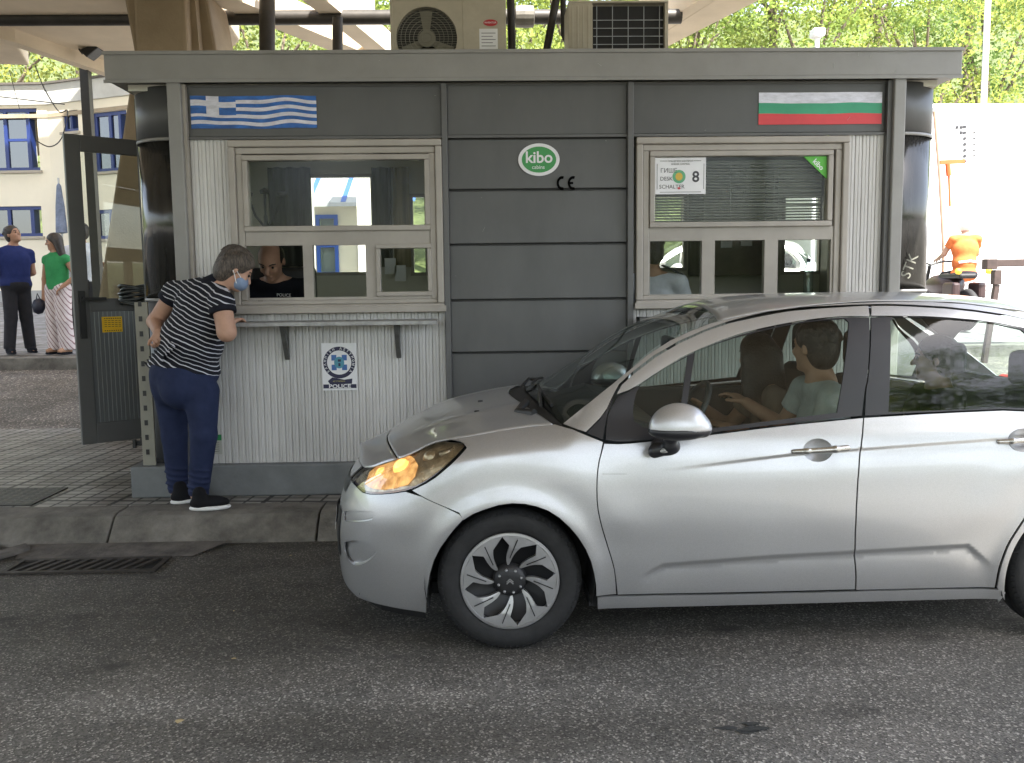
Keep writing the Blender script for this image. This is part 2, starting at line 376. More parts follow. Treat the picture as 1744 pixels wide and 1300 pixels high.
# hill behind
m = MB()
def hill(u, v):
    X = -140+280*u; Y = 34+130*v
    return (X, Y, 1.5+34*min(1, v*1.7)**1.2+2.5*math.sin(X*.05+v*6)*v)
m.grid(hill, 40, 20); tag(m.build('hill', mat('undergrowth', (.07, .09, .025), .9, var=.5, vscale=.6, bump=1, bscale=3), smooth=True, fixn=False), kind='structure')
# drain: cast-iron slotted grate set in the gutter, with concrete surround
dr = thing('storm_drain', 'iron storm drain grate with slanted slots in the gutter below the kerb', 'drain', (-2.3, 4.99, 0))
m = MB(); x0, x1, y0, y1 = -2.72, -1.86, 4.86, 5.12
m.box(x0, x1, y0, y0+.03, .003, .014).box(x0, x1, y1-.03, y1, .003, .014).box(x0, x0+.03, y0+.03, y1-.03, .003, .014).box(x1-.03, x1, y0+.03, y1-.03, .003, .014)
m.build('frame', mat('rusty_iron', (.05, .043, .038), .6, .5, var=.35, vscale=15), dr)
m = MB()
n_ = 11
for i in range(n_):
    xx = x0+.06+(x1-x0-.2)*i/(n_-1); m.beam((xx, y0+.03, .008), (xx+.07, y1-.03, .008), .026, .012)
m.build('grate_bar', MATS['rusty_iron'], dr)
m = MB(); m.box(x0+.02, x1-.02, y0+.02, y1-.02, .0015, .003); m.build('sump', mat('void_black', (.004, .004, .004), .9), dr)
gut = mat('gutter_concrete', (.115, .105, .095), .9, var=.45, vscale=6, bump=.8, bscale=25)
m = MB(); m.add([(-30, 5.14, .004), (-2.86, 5.14, .004), (-3.0, 5.41, .02), (-30, 5.41, .02)], [(0, 1, 2, 3)])
m.add([(-2.78, 5.15, .005), (-1.75, 5.14, .004), (-1.6, 5.40, .02), (-2.84, 5.40, .02)], [(0, 1, 2, 3)])
tag(m.build('gutter', gut, fixn=False), kind='structure')
m = MB(); m.prism([(-3.05, 4.93, .004), (-2.98, 4.90, .004), (-2.76, 5.30, .004), (-2.83, 5.38, .004)], (0, 0, .035))
tag(m.build('gutter_wedge', gut, bevel=.01), 'broken concrete wedge beside the storm drain grate', 'concrete edging')
# punched metal cover on island
m = MB(); m.box(-4.6, -3.02, 5.84, 6.36, ZI, ZI+.008)
cv = m.build('grating_cover', mat('cover_iron', (.06, .06, .055), .55, .6, var=.3, vscale=10)); 
tag(cv, 'dark perforated metal cover set in the island paving', 'drain cover')
m = MB()
for i in range(24):
    for j in range(9):
        xx, yy = -4.55+i*.064, 5.88+j*.053; m.beam((xx, yy, ZI+.0085), (xx+.03, yy+.02, ZI+.0085), .008, .006)
m.build('raised_pattern', mat('worn_iron', (.16, .16, .15), .4, .7), cv)
# litter and stain on the road
def litter(name, px, py, s, c, label, cat):
    p = gz(px, py, 0); m = MB(); rr = random.Random(int(px))
    pts = [(p.x+s*math.cos(a)*rr.uniform(.3, 1), p.y+s*math.sin(a)*rr.uniform(.3, 1), rr.uniform(.002, s*.35)) for a in [k*.9 for k in range(7)]]
    m.add([(p.x, p.y, s*.3)]+pts, [(0, k+1, (k+1) % 7+1) for k in range(7)])
    tag(m.build(name, c, fixn=False), label, cat)
dry = mat('dry_leaf', (.45, .36, .2), .8, var=.3, vscale=40)
litter('dry_leaf', 307, 1229, .022, dry, 'pale dry leaf on the asphalt near the bottom left', 'leaf')
litter('dry_leaf', 398, 1123, .014, dry, 'tiny dry leaf on the asphalt left of the front tyre', 'leaf')
litter('dry_leaf', 399, 1041, .012, dry, 'tiny pale scrap on the dark asphalt under the bumper corner', 'leaf')
litter('dry_leaf', 495, 947, .012, dry, 'tiny pale scrap on the road near the kerb ahead of the car', 'leaf')
p = gz(1258, 1241, 0); m = MB(); rr = random.Random(3)
for k in range(5):
    q = Vector((p.x+rr.uniform(-.07, .07), p.y+rr.uniform(-.03, .03), .0025+.0005*k)); n_ = 9
    m.add([(q.x+rr.uniform(.02, .055)*math.cos(a), q.y+rr.uniform(.008, .02)*math.sin(a), q.z) for a in [2*math.pi*i/n_ for i in range(n_)]], [tuple(range(n_))])
tag(m.build('oil_stain', mat('oil_black', (.008, .008, .008), .35), fixn=False), 'black oily blot on the asphalt in front of the car door', 'stain')
# ================================================================== BOOTH
K = 6.05
booth = thing('border_control_booth', 'dark grey border passport booth with two serving windows, left one under the Greek flag', 'booth', (.35, 6.0, ZI))
m = MB(); m.box(-2.43, 3.17, 6.0, 8.3, ZI, .372); m.build('base', mat('base_paint', (.16, .17, .175), .6, var=.2, vscale=4, bump=.15, bscale=40), booth, bevel=.012)
m = MB(); m.box(-2.44, 3.15, 5.98, 8.35, 2.905, 3.075); rf = m.build('roof', trim_m, booth, bevel=.006)
m = MB(); m.box(-2.445, 3.155, 5.972, 5.98, 2.885, 2.905).box(-2.445, 3.155, 5.968, 5.98, 3.06, 3.082); m.build('roof_edge', trim_m, booth)
m = MB(); m.box(-2.34, 3.05, 6.1, 8.2, 2.86, 2.90); m.build('ceiling', int_m, booth)
m = MB(); m.box(-2.34, 3.05, 6.12, 8.2, .374, .40); m.build('floor', int_d, booth)
def holed(m, x0, x1, z0, z1, y0, y1, holes, axis='y'):
    xs = sorted({x0, x1, *[h[0] for h in holes], *[h[1] for h in holes]}); zs = sorted({z0, z1, *[h[2] for h in holes], *[h[3] for h in holes]})
    for a, b in zip(xs, xs[1:]):
        for c, d in zip(zs, zs[1:]):
            if any(h[0] <= (a+b)/2 <= h[1] and h[2] <= (c+d)/2 <= h[3] for h in holes): continue
            if axis == 'y': m.box(a, b, y0, y1, c, d)
            else: m.box(y0, y1, a, b, c, d)
    return m
BW = [(-1.66, -.98, 1.35, 2.45), (-.9, -.35, 1.55, 2.42), (1.40, 1.93, 1.42, 2.45), (2.6, 2.98, 1.5, 2.42)]
bw_px = [((528, 470), (636, 296)), ((700, 470), (728, 330)), ((1105, 462), (1170, 330)), ((1330, 468), (1402, 330))]
BW = []
for a, b in bw_px:
    p, q = at(*a, 8.2), at(*b, 8.2); BW.append((p.x, q.x, p.z, q.z))
m = MB(); holed(m, -2.34, 3.05, .40, 2.86, 8.2, 8.28, BW); m.build('rear_wall', [int_m], booth)
for h in BW:
    m = MB(); t = .03; x0, x1, z0, z1 = h
    m.box(x0, x1, 8.19, 8.25, z1-t, z1).box(x0, x1, 8.19, 8.25, z0, z0+t).box(x0, x0+t, 8.19, 8.25, z0+t, z1-t).box(x1-t, x1, 8.19, 8.25, z0+t, z1-t)
    fr = m.build('rear_window', frame_m, booth); m = MB(); m.box(x0+t, x1-t, 8.215, 8.221, z0+t, z1-t); m.build('pane', glass, fr)
# side walls (left has the doorway, Y 7.35..8.15)
m = MB(); holed(m, 6.35, 8.28, .40, 2.86, -2.40, -2.34, [(6.62, 7.5, .40, 2.72)], 'x'); m.build('side_wall', dark_m, booth)
m = MB(); m.box(3.06, 3.12, 6.35, 8.28, .40, 2.86); m.build('side_wall', dark_m, booth)
m = MB(); m.box(.30, .36, 6.30, 8.2, .40, 2.86); m.build('partition', int_m, booth)
# curved dark corner panels, each with a glazed band
def corner(cx, sgn, name):
    def arc(z0, z1, mt, off=0., nm='corner_panel', lab=None):
        m = MB(); n_ = 14
        def fn(u, v):
            a = math.pi/2*u; return (cx+sgn*(.33+off)*math.sin(a), 6.36-(.30+off)*math.cos(a), z0+(z1-z0)*v)
        m.grid(fn, n_, 1); o = m.build(nm, mt, booth, smooth=True); s = o.modifiers.new('thick', 'SOLIDIFY'); s.thickness = .006; return o
    arc(2.552, 2.885, dark_m); g = arc(1.50, 2.545, MATS['corner_glass'], -.004, 'corner_glass'); arc(.375, 1.49, dark_m)
    arc(2.535, 2.556, trim_m, .005, 'corner_bead'); arc(1.482, 1.502, trim_m, .006, 'corner_bead')
cg = mat('corner_glass', (.026, .025, .023), .16, var=.5, vscale=3, spec=.6, bump=.04, bscale=3, stretch=(4, 4, .35))
corner(-2.05, -1, 'l'); corner(2.79, 1, 'r')
text_obj('STK', .10, 'scratched_letters', mat('scratch', (.20, .20, .17), .8), booth, (2.885, 6.062, 1.66), (.35, .0, .93), (-.93, .0, .35), .001)
# perforated upright at the left corner
m = MB(); m.box(-2.35, -2.265, 6.03, 6.05, .375, 1.478); up = m.build('slotted_upright', mat('cream_metal', (.25, .24, .20), .5, var=.12, vscale=6), booth)
for i in range(11): m = MB(); m.box(-2.325, -2.303, 6.026, 6.031, .45+i*.1, .485+i*.1); m.build('slot', black, up)
m = MB(); m.beam((-2.47, 6.2, .50), (-2.36, 6.2, .50), .02, .03).beam((-2.46, 6.18, .47), (-2.46, 6.18, .53), .02, .02).beam((-2.41, 6.18, .50), (-2.41, 6.18, .55), .015, .015)
m.build('door_stay', black, booth)
# posts
for x0, x1, nm in ((-2.055, -1.965, 'post'), (2.71, 2.79, 'post')):
    m = MB(); m.box(x0, x1, 5.99, 6.075, .373, 2.90); m.build(nm, trim_m, booth, bevel=.008)
for x0, x1 in ((-.286, -.248), (.945, .985)):
    m = MB(); m.box(x0, x1, 6.02, 6.09, .373, 2.885); m.build('mullion', trim_d, booth, bevel=.004)
m = MB(); m.box(-1.965, -1.945, 6.02, 6.09, .373, 2.885); m.build('mullion', frame_m, booth)
m = MB(); m.box(2.68, 2.71, 6.02, 6.10, .373, 2.885); m.build('mullion', trim_d, booth)
# fascia panels
for x0, x1 in ((-1.945, -.286), (-.248, .945), (.985, 2.68)):
    m = MB(); m.box(x0, x1, 6.06, 6.09, 2.555, 2.885); m.build('fascia_panel', dark_m, booth, bevel=.004)
    m = MB(); m.box(x0, x1, 6.045, 6.06, 2.535, 2.552).box(x0, x1, 6.05, 6.06, 2.872, 2.885); m.build('fascia_bead', trim_d, booth)
# centre boards: ship-lap
zs = [2.53, 2.192, 1.832, 1.46, 1.103, .745, .385]
for a, b in zip(zs, zs[1:]):
    m = MB(); m.prism([(-.248, 6.085, a), (-.248, 6.072, a-.004), (-.248, 6.060, b+.012), (-.248, 6.085, b+.004)], (1.193, 0, 0)); m.build('board', dark_m, booth, bevel=.003)
m = MB(); m.box(-.248, .945, 6.0851, 6.10, .375, 2.55); m.build('backing', black, booth)
# corrugated cladding
def clad(x0, x1, z0, z1, y=6.062, pitch=.0465, m_=None):
    n_ = max(1, round((x1-x0)/pitch)); p = (x1-x0)/n_; pr = []
    for i in range(n_):
        a = x0+i*p; pr += [(a+.001, y+.009), (a+.004, y+.001), (a+.008, y), (a+p*.45, y), (a+p*.49, y+.004), (a+p*.55, y+.004), (a+p*.59, y), (a+p-.005, y), (a+p-.002, y+.002)]
    pr += [(x1, y+.009), (x1, y+.02), (x0, y+.02)]
    m = m_ or MB(); n = len(pr); vs = [(x, yy, z) for z in (z0, z1) for x, yy in pr]
    fs = [(i, (i+1) % n, n+(i+1) % n, n+i) for i in range(n)]
    return m.add(vs, fs)
cladm = mat('white_cladding', (.57, .56, .55), .4, var=.16, vscale=3, stretch=(1, 1, .25), bump=.03, bscale=60)
clad(-1.945, -.286, .374, 1.402).build('cladding', cladm, booth, angle=25)
clad(-1.945, -1.69, 1.402, 2.535).build('cladding', cladm, booth, angle=25)
clad(.985, 2.68, .374, 1.402).build('cladding', cladm, booth, angle=25)
clad(2.437, 2.68, 1.402, 2.535).build('cladding', cladm, booth, angle=25)
for a_, b_, c_, d_ in ((-1.945, -.286, .374, 1.402), (.985, 2.68, .374, 1.402), (-1.945, -1.69, 1.402, 2.54), (2.437, 2.68, 1.402, 2.54)): m = MB(); m.box(a_, b_, 6.083, 6.10, c_, d_); m.build('inner_lining', int_m, booth)
# windows
def wx(px, py=400): return at(px, py, 6.03).x
def window(x0, x1, z0, z1, up, low, sash_last):
    w_ = MB()
    def ring(m, a, b, c, d, t, y0, y1, tb=None):
        tb = t if tb is None else tb
        m.box(a, b, y0, y1, d-t, d).box(a, b, y0, y1, c, c+tb).box(a, a+t, y0, y1, c+tb, d-t).box(b-t, b, y0, y1, c+tb, d-t)
    ring(w_, x0, x1, z0, z1, .045, 6.015, 6.10); win = w_.build('window', frame_m, booth, bevel=.008)
    m = MB(); ring(m, x0+.046, x1-.046, z0+.046, z1-.046, .042, 6.035, 6.10, .03); m.build('inner_frame', frame_m, win, bevel=.006)
    ux0, ux1, uz0, uz1 = up
    m = MB(); ring(m, ux0-.036, ux1+.036, uz0-.036, uz1+.036, .036, 6.024, 6.10); m.build('sash', frame_m, win, bevel=.006)
    m = MB(); m.box(ux0, ux1, 6.055, 6.061, uz0, uz1); m.build('pane', glass, win)
    lz0, lz1 = low[0][2], low[0][3]
    m = MB(); m.box(x0+.09, x1-.09, 6.045, 6.10, lz1, uz0-.036)
    xs = [x0+.09]+[v for l in low for v in (l[0], l[1])]+[x1-.09]
    for i in range(0, len(xs), 2):
        if xs[i+1]-xs[i] > .002: m.box(xs[i], xs[i+1], 6.045, 6.10, lz0, lz1)
    m.box(x0+.09, x1-.09, 6.042, 6.10, z0+.077, lz0)
    m.build('transom', frame_m, win)
    for i, l in enumerate(low):
        if i == sash_last:
            m = MB(); ring(m, l[0], l[1], l[2], l[3], .03, 6.028, 6.10); m.build('sash', frame_m, win, bevel=.005)
            m = MB(); m.box(l[0]+.03, l[1]-.03, 6.06, 6.066, l[2]+.03, l[3]-.03); m.build('pane', glass, win)
        elif i == 0 and sash_last is not None: pass           # open hatch
        else: m = MB(); m.box(l[0], l[1], 6.06, 6.066, l[2], l[3]); m.build('pane', glass, win)
    m = MB(); m.box(x0-.012, x1+.012, 5.995, 6.014, z0-.012, z0+.03); m.build('sill', frame_m, win, bevel=.004)
    return win
def P(px, py): v = at(px, py, 6.04); return v.x, v.z
def rect(a, b, c, d): p, q = P(a, d), P(c, b); return (p[0], q[0], p[1], q[1])
w1 = window(-1.69, -.288, 1.403, 2.527, rect(426, 272, 722, 386), [rect(420, 418, 515, 508), rect(535, 418, 622, 507), rect(642, 415, 735, 505)], 2)
w2 = window(1.003, 2.435, 1.405, 2.527, rect(1115, 265, 1410, 379), [rect(1107, 410, 1196, 502), rect(1217, 409, 1303, 499), rect(1324, 407, 1416, 497)], None)
for px in (444, 580, 713): p = P(px, 513.5); m = MB(); m.box(p[0]-.016, p[0]+.016, 6.036, 6.041, p[1]-.004, p[1]+.004); m.build('drain_slot', black, w1)
# venetian blind inside upper right window, and in the left window's right edge
p, q = P(1200, 378), P(1408, 268)
m = MB(); z = p[1]+.01; i = 0; rr = random.Random(5)
while z < q[1]:
    x0_ = P(1116, 300)[0]; m.beam((x0_, 6.13, z), (q[0], 6.13, z+rr.uniform(-.004, .004)), .02, .0025, (0, .45, .9)); z += .019
for px in (1250, 1325): xx = P(px, 300)[0]; m.tube([(xx, 6.118, p[1]), (xx, 6.118, q[1])], .0012, 5)
bl = m.build('venetian_blind', mat('blind_slat', (.32, .33, .31), .5, var=.1, vscale=6), booth)
# shelf + brackets
m = MB(); m.prism([(-1.70, 6.0, 1.345), (-1.70, 5.85, 1.338), (-1.70, 5.85, 1.312), (-1.70, 5.858, 1.312), (-1.70, 5.86, 1.33), (-1.70, 6.0, 1.335)], (1.365, 0, 0))
sh = m.build('counter_shelf', mat('worn_grey_shelf', (.34, .34, .335), .5, .3, var=.3, vscale=14, bump=.2, bscale=30), booth, bevel=.002)
for px in (483, 676):
    c = at(px, 575, 5.95).x; m = MB()
    m.prism([(c-.015, 5.90, 1.312), (c-.015, 5.93, 1.312), (c-.015, 6.045, 1.12), (c-.015, 6.055, 1.10), (c-.015, 6.045, 1.08), (c-.015, 6.03, 1.09)], (.03, 0, 0)).box(c-.012, c+.012, 6.045, 6.06, 1.08, 1.312)
    m.build('bracket', mat('bracket_grey', (.12, .12, .115), .5, .3, var=.3, vscale=20), booth)
m = MB(); p = at(1108, 545, 5.93); m.prism([(1.0, 5.86, 1.34), (1.09, 5.86, 1.34), (1.09, 5.86, 1.30), (1.0, 5.86, 1.22)], (0, .13, 0)).box(1.0, 2.6, 5.87, 6.0, 1.325, 1.34); m.build('counter_shelf', MATS['bracket_grey'], booth)
# ---- decals ------------------------------------------------------
def strip_flag(name, x0, x1, z0, z1, bands, wav, label, y=6.054, amp=.006, canton=None):
    root = None; n = 40
    def zz(u, t): return z0+(z1-z0)*t+(amp*math.sin(u*9+t*1.5)+amp*.6*math.sin(u*17+1))*(wav if 0 < t < 1 else .25*wav)
    m = MB(); mats = []
    for i, (t0, t1, mt) in enumerate(bands):
        if mt not in mats: mats.append(mt)
        m.mi = mats.index(mt)
        for k in range(n):
            u0, u1 = k/n, (k+1)/n
            m.add([(x0+(x1-x0)*u0, y, zz(u0, t0)), (x0+(x1-x0)*u1, y, zz(u1, t0)), (x0+(x1-x0)*u1, y, zz(u1, t1)), (x0+(x1-x0)*u0, y, zz(u0, t1))], [(0, 1, 2, 3)])
    if canton:
        for j, (u0_, u1_, t0, t1, mt, dy) in enumerate(canton):
            if mt not in mats: mats.append(mt)
            m.mi = mats.index(mt); kk = 8
            for k in range(kk):
                u0 = u0_+(u1_-u0_)*k/kk; u1 = u0_+(u1_-u0_)*(k+1)/kk
                m.add([(x0+(x1-x0)*u0, y-dy, zz(u0, t0)), (x0+(x1-x0)*u1, y-dy, zz(u1, t0)), (x0+(x1-x0)*u1, y-dy, zz(u1, t1)), (x0+(x1-x0)*u0, y-dy, zz(u0, t1))], [(0, 1, 2, 3)])
    o = m.build(name, mats, booth, fixn=False); o['label'] = label; return o
fb = mat('flag_blue', (.02, .12, .42), .45, var=.45, vscale=5, stretch=(2, 1, 6)); fw = mat('flag_white', (.66, .66, .74), .45, var=.22, vscale=6, stretch=(2, 1, 6))
bands = [(i/9, (i+1)/9, fb if i % 2 == 0 else fw) for i in range(9)]
strip_flag('greek_flag', -1.925, -1.105, 2.607, 2.815, bands, 1.3, 'blue and white striped flag with cross, wavy print', canton=[(0, .36, .42, 1., fb, .0005), (.125, .225, .40, 1., fw, .0010), (0, .36, .66, .84, fw, .0014)])
fg = mat('flag_green', (.03, .30, .16), .45, var=.12, vscale=5); fr_ = mat('flag_red', (.62, .045, .055), .45, var=.08, vscale=5)
strip_flag('bulgarian_flag', 1.825, 2.655, 2.607, 2.815, [(0, 1/3, fr_), (1/3, 2/3, fg), (2/3, 1, fw)], .35, 'white, green and red flag panel')
def disc(m, cx, cz, rx, rz, y, n=40, a0=0, a1=2*math.pi, inner=0.):
    if inner:
        m.grid(lambda u, v: (cx+(rx*(inner+(1-inner)*v))*math.cos(a0+(a1-a0)*u), y, cz+(rz*(inner+(1-inner)*v))*math.sin(a0+(a1-a0)*u)), n, 1)
    else: m.add([(cx+rx*math.cos(a0+(a1-a0)*k/n), y, cz+rz*math.sin(a0+(a1-a0)*k/n)) for k in range(n)], [tuple(range(n))])
c_ = at(918, 272, 6.05); m = MB(); m.lathe([(.0001, 0), (.138, 0), (.138, .004), (.0001, .004)], (0, 0, 0), (0, -1, 0), 40)
m.v = [(x, y, z*.77) for x, y, z in m.v]; m.v = [(x+c_.x, y+6.058, z+c_.z) for x, y, z in m.v]
lg = m.build('maker_badge', white, booth); lg['label'] = 'oval green and white maker badge'
gk = mat('badge_green', (.03, .27, .06), .4); m = MB(); disc(m, c_.x, c_.z, .115, .085, 6.0525); m.build('green_oval', gk, lg, fixn=False)
text_obj('kibo', .105, 'lettering', white, lg, (c_.x, 6.051, c_.z+.012), depth=.001, bold=.002)
text_obj('cabins', .035, 'lettering', white, lg, (c_.x-.005, 6.051, c_.z-.05), depth=.001)
c_ = at(966, 312, 6.05); m = MB()
for cx in (c_.x-.034, c_.x+.040):
    disc(m, cx, c_.z, .036, .046, 6.05, 20, math.radians(70), math.radians(290), .60)
m.box(c_.x+.004, c_.x+.040, 6.049, 6.05, c_.z-.007, c_.z+.007); m.build('conformity_mark', mat('ink_black', (.002, .002, .002), .9, spec=.05), booth, fixn=False)['label'] = 'black CE mark'
# police notice
x0, x1, z0, z1 = -1.126, -.892, .866, 1.187; cx = (x0+x1)/2; cz = 1.055
m = MB(); m.box(x0, x1, 6.053, 6.056, z0, z1); nb = m.build('police_notice', white, booth); nb['label'] = 'white notice with a round blue police emblem'
navy = mat('navy_ink', (.012, .012, .05), .5); y = 6.0518
m = MB(); disc(m, cx, cz, .108, .108, y, 40, inner=.76); m.prism([(cx-.08, y, .93), (cx-.065, y, .905), (cx+.082, y, .91), (cx+.085, y, .945), (cx+.03, y, .938), (cx-.05, y, .955)], (0, .0004, 0)); m.box(cx-.112, cx+.112, y, y+.0004, .880, .907); m.build('emblem_ring', navy, nb, fixn=False)
m = MB(); eb = mat('emblem_blue', (.05, .14, .38), .5)
m.box(cx-.052, cx-.018, y, y+.0004, cz+.014, cz+.052).box(cx+.018, cx+.052, y, y+.0004, cz+.014, cz+.052).box(cx-.052, cx-.018, y, y+.0004, cz-.052, cz-.014).box(cx+.018, cx+.052, y, y+.0004, cz-.052, cz-.014)
m.build('emblem_blue', eb, nb); m = MB(); disc(m, cx, cz, .034, .04, y-.0004); m.build('emblem_centre', mat('emblem_teal', (.07, .27, .36), .5), nb, fixn=False)
m = MB(); m.box(cx-.006, cx+.008, y-.001, y-.0006, cz-.025, cz-.004).box(cx-.008, cx+.012, y-.001, y-.0006, cz+.006, cz+.022); m.build('emblem_figure', navy, nb)
s_ = 'ΕΛΛΗΝΙΚΗ ΑΣΤΥΝΟΜΙΑ'
for i, ch in enumerate(s_):
    if ch == ' ': continue
    a = math.radians(218-256*i/(len(s_)-1)); r_ = .095
    text_obj(ch, .022, 'lettering', white, nb, (cx+r_*math.cos(a), y-.0008, cz+r_*math.sin(a)), (math.sin(a), 0, -math.cos(a)), (math.cos(a), 0, math.sin(a)), .0006, .0004)
text_obj('POLICE', .034, 'lettering', white, nb, (cx, y-.0006, .8932), depth=.0006, bold=.0008, sx=1.35)
text_obj('ΑΣΤΥΝΟΜΙΑ', .014, 'lettering', mat('gold_ink', (.4, .36, .1), .5), nb, (cx-.005, y-.0006, .927), depth=.0006)
# desk sign, corner sticker
p, q = P(1116, 331), P(1203, 268); ys_ = 6.048
m = MB(); m.box(p[0], q[0], ys_, ys_+.003, p[1], q[1]); ds = m.build('desk_sign', white, booth); ds['label'] = 'white desk number 8 sign'
gi = mat('ink_grey', (.05, .05, .06), .5); m = MB(); a, b, c, d = p[0]+.012, q[0]-.012, p[1]+.012, q[1]-.02
m.box(a+.02, b-.02, ys_-.001, ys_, c, c+.003).box(a, a+.003, ys_-.001, ys_, c+.02, d-.02).box(b-.003, b, ys_-.001, ys_, c+.02, d-.02).box(a+.02, a+.07, ys_-.001, ys_, d-.003, d).box(b-.07, b-.02, ys_-.001, ys_, d-.003, d); m.build('border_line', gi, ds)
W_ = q[0]-p[0]; H_ = q[1]-p[1]; mx_ = (p[0]+q[0])/2
text_obj('ГИШЕ', .040, 'lettering', gi, ds, (p[0]+.27*W_, ys_-.001, p[1]+.60*H_+.01), depth=.001); text_obj('DESK', .036, 'lettering', gi, ds, (p[0]+.22*W_, ys_-.001, p[1]+.42*H_), depth=.001); text_obj('SCHALTER', .036, 'lettering', gi, ds, (p[0]+.33*W_, ys_-.001, p[1]+.2*H_), depth=.001)
text_obj('8', .10, 'lettering', gi, ds, (p[0]+.80*W_, ys_-.001, p[1]+.46*H_), depth=.001, bold=.002)
text_obj('ГРАНИЧЕН КОНТРОЛ', .016, 'lettering', gi, ds, (mx_, ys_-.001, p[1]+.9*H_), depth=.001); text_obj('BORDER CONTROL', .014, 'lettering', gi, ds, (mx_, ys_-.001, p[1]+.82*H_), depth=.001)
m = MB(); disc(m, p[0]+.47*W_, p[1]+.48*H_, .044, .044, ys_-.0015); em = m.build('emblem', mat('emblem_green', (.12, .38, .20), .5), ds, fixn=False)
m = MB(); disc(m, p[0]+.47*W_, p[1]+.48*H_, .024, .026, ys_-.0022); m.build('emblem_centre', mat('emblem_gold', (.62, .42, .06), .5), em, fixn=False)
m = MB(); disc(m, p[0]+.47*W_, p[1]+.16*H_, .010, .008, ys_-.0022, 12); m.build('emblem_tip', fr_, em, fixn=False)
a, b, c = P(1369, 266), P(1409, 266), P(1409, 305)
m = MB(); m.prism([(a[0], 6.048, b[1]), (b[0], 6.048, b[1]), (c[0], 6.048, c[1])], (0, .002, 0)); cs = m.build('corner_sticker', mat('sticker_green', (.10, .45, .05), .5), booth)
text_obj('kibo', .048, 'lettering', white, cs, (b[0]-.057, 6.0472, b[1]-.055), (.72, 0, -.69), (.69, 0, .72), depth=.0006, bold=.001)
# small green sticker by the base
a = P(366, 775); m = MB(); m.box(a[0]-.045, a[0]+.045, 6.055, 6.058, .44, .575); st_ = m.build('service_sticker', mat('clear_sticker', (.42, .42, .38), .5), booth)
m = MB(); m.box(a[0]-.045, a[0]+.045, 6.053, 6.055, .535, .575); m.build('green_band', mat('st_green', (.01, .20, .06), .5), st_)
m = MB()
for i in range(5): m.beam((a[0]-.028, 6.054, .455+.016*i), (a[0]+.028, 6.054, .462+.014*i), .001, .003)
m.build('small_print', gi, st_)
# scuffs on the paint
m = MB()
for px, py, l, a in ((948, 270, .03, 1.2), (822, 395, .035, 1.1), (819, 337, .008, 0), (1018, 108, .03, -.6), (1200, 222, .01, 0), (1443, 205, .03, .9), (1420, 115, .03, 1.5), (1462, 95, .02, 1.5), (1483, 98, .02, 1.5), (775, 470, .008, 0), (740, 163, .008, 0), (1031, 240, .008, 0), (1068, 292, .01, 0), (645, 103, .01, 0), (850, 162, .006, 0), (1525, 125, .015, 1.4)):
    Y_ = 5.970 if py < 133 else 6.049; v = at(px, py, Y_); m.beam(v, v+Vector((l*math.cos(a), 0, l*math.sin(a))), .0005, .004, (0, 1, 0))
m.build('scuff', mat('scuff_white', (.5, .5, .48), .7), booth, fixn=True)
# door, swung open to the left
hinge = Vector((-2.43, 7.42, 0)); D0 = Vector((-3.125, 6.85, 0)); dd = (D0-hinge); dl = dd.length; ux = dd.normalized(); nn = Vector((ux.y, -ux.x, 0))
door = thing('tmp', 'x', 'x'); bpy.data.objects.remove(door)
def dprism(m, a0, a1, z0, z1, t0=-.02, t1=.02):
    c = [hinge+ux*a+nn*t for a, t in ((a0, t0), (a1, t0), (a1, t1), (a0, t1))]
    return m.prism([(p.x, p.y, z0) for p in c], (0, 0, z1-z0))
zb, zt, zm = .385, 2.72, 1.50
m = MB(); dprism(m, 0, .09, zb, zt); dprism(m, dl-.11, dl, zb, zt); dprism(m, .09, dl-.11, zt-.12, zt); dprism(m, .09, dl-.11, zb, zb+.16); dprism(m, .09, dl-.11, zm-.10, zm)
dr_ = m.build('door', trim_d, booth, bevel=.005); dr_['label'] = 'open dark grey door swung out at the left end'
m = MB(); n_ = 22
for i in range(n_):
    a = .09+(dl-.2)*i/n_; dprism(m, a+.002, a+(dl-.2)/n_-.002, zb+.16, zm-.10, -.008, .008)
m.build('ribbed_panel', mat('door_ribs', (.16, .17, .175), .35, .4, var=.2, vscale=5, stretch=(1, 1, .1)), dr_)
m = MB(); dprism(m, .09, dl-.11, zm, zt-.12, -.003, .003); m.build('pane', glass_mat('door_glass', (.93, .95, .92), .5), dr_)
m = MB(); dprism(m, dl-.075, dl-.03, 1.20, 1.56, -.045, -.02); dprism(m, dl-.22, dl-.05, 1.485, 1.51, -.07, -.05); m.build('handle', black, dr_)
yl = mat('warning_yellow', (.75, .45, .01), .5); m = MB(); dprism(m, dl-.34, dl-.19, 1.24, 1.36, -.0235, -.0205) ; ws = m.build('warning_sticker', yl, dr_)
m = MB()
for i, z_ in enumerate((1.348, 1.33, 1.315, 1.30, 1.285, 1.255)):
    for k in range(5 if i not in (0, 5) else 8):
        a = dl-.33+.13*(k/ (5 if i not in (0, 5) else 8)); dprism(m, a, a+.018 if i not in (0, 5) else a+.009, z_-.003 if i not in (0, 5) else z_-.006, z_+.001, -.0242, -.0236)
m.build('warning_print', black, ws)
# coil of cable hanging on the door rail
m = MB(); c0 = hinge+ux*(dl-.43)+nn*-.09
for k in range(7):
    r = .115+.006*math.sin(k*2.1); z_ = 1.455+.022*k
    m.tube([(c0.x+r*math.cos(t)*1.0+.006*math.sin(k*3), c0.y+r*.75*math.sin(t), z_+.012*math.sin(t*2+k)) for t in [2*math.pi*i/26 for i in range(27)]], .011, 8, False)
hk = m.build('cable_coil', mat('cable_sheath', (.03, .035, .035), .3, var=.3, vscale=10), smooth=True, fixn=False)
tag(hk, 'coil of dark cable lying on the open door rail of the booth', 'cable coil')
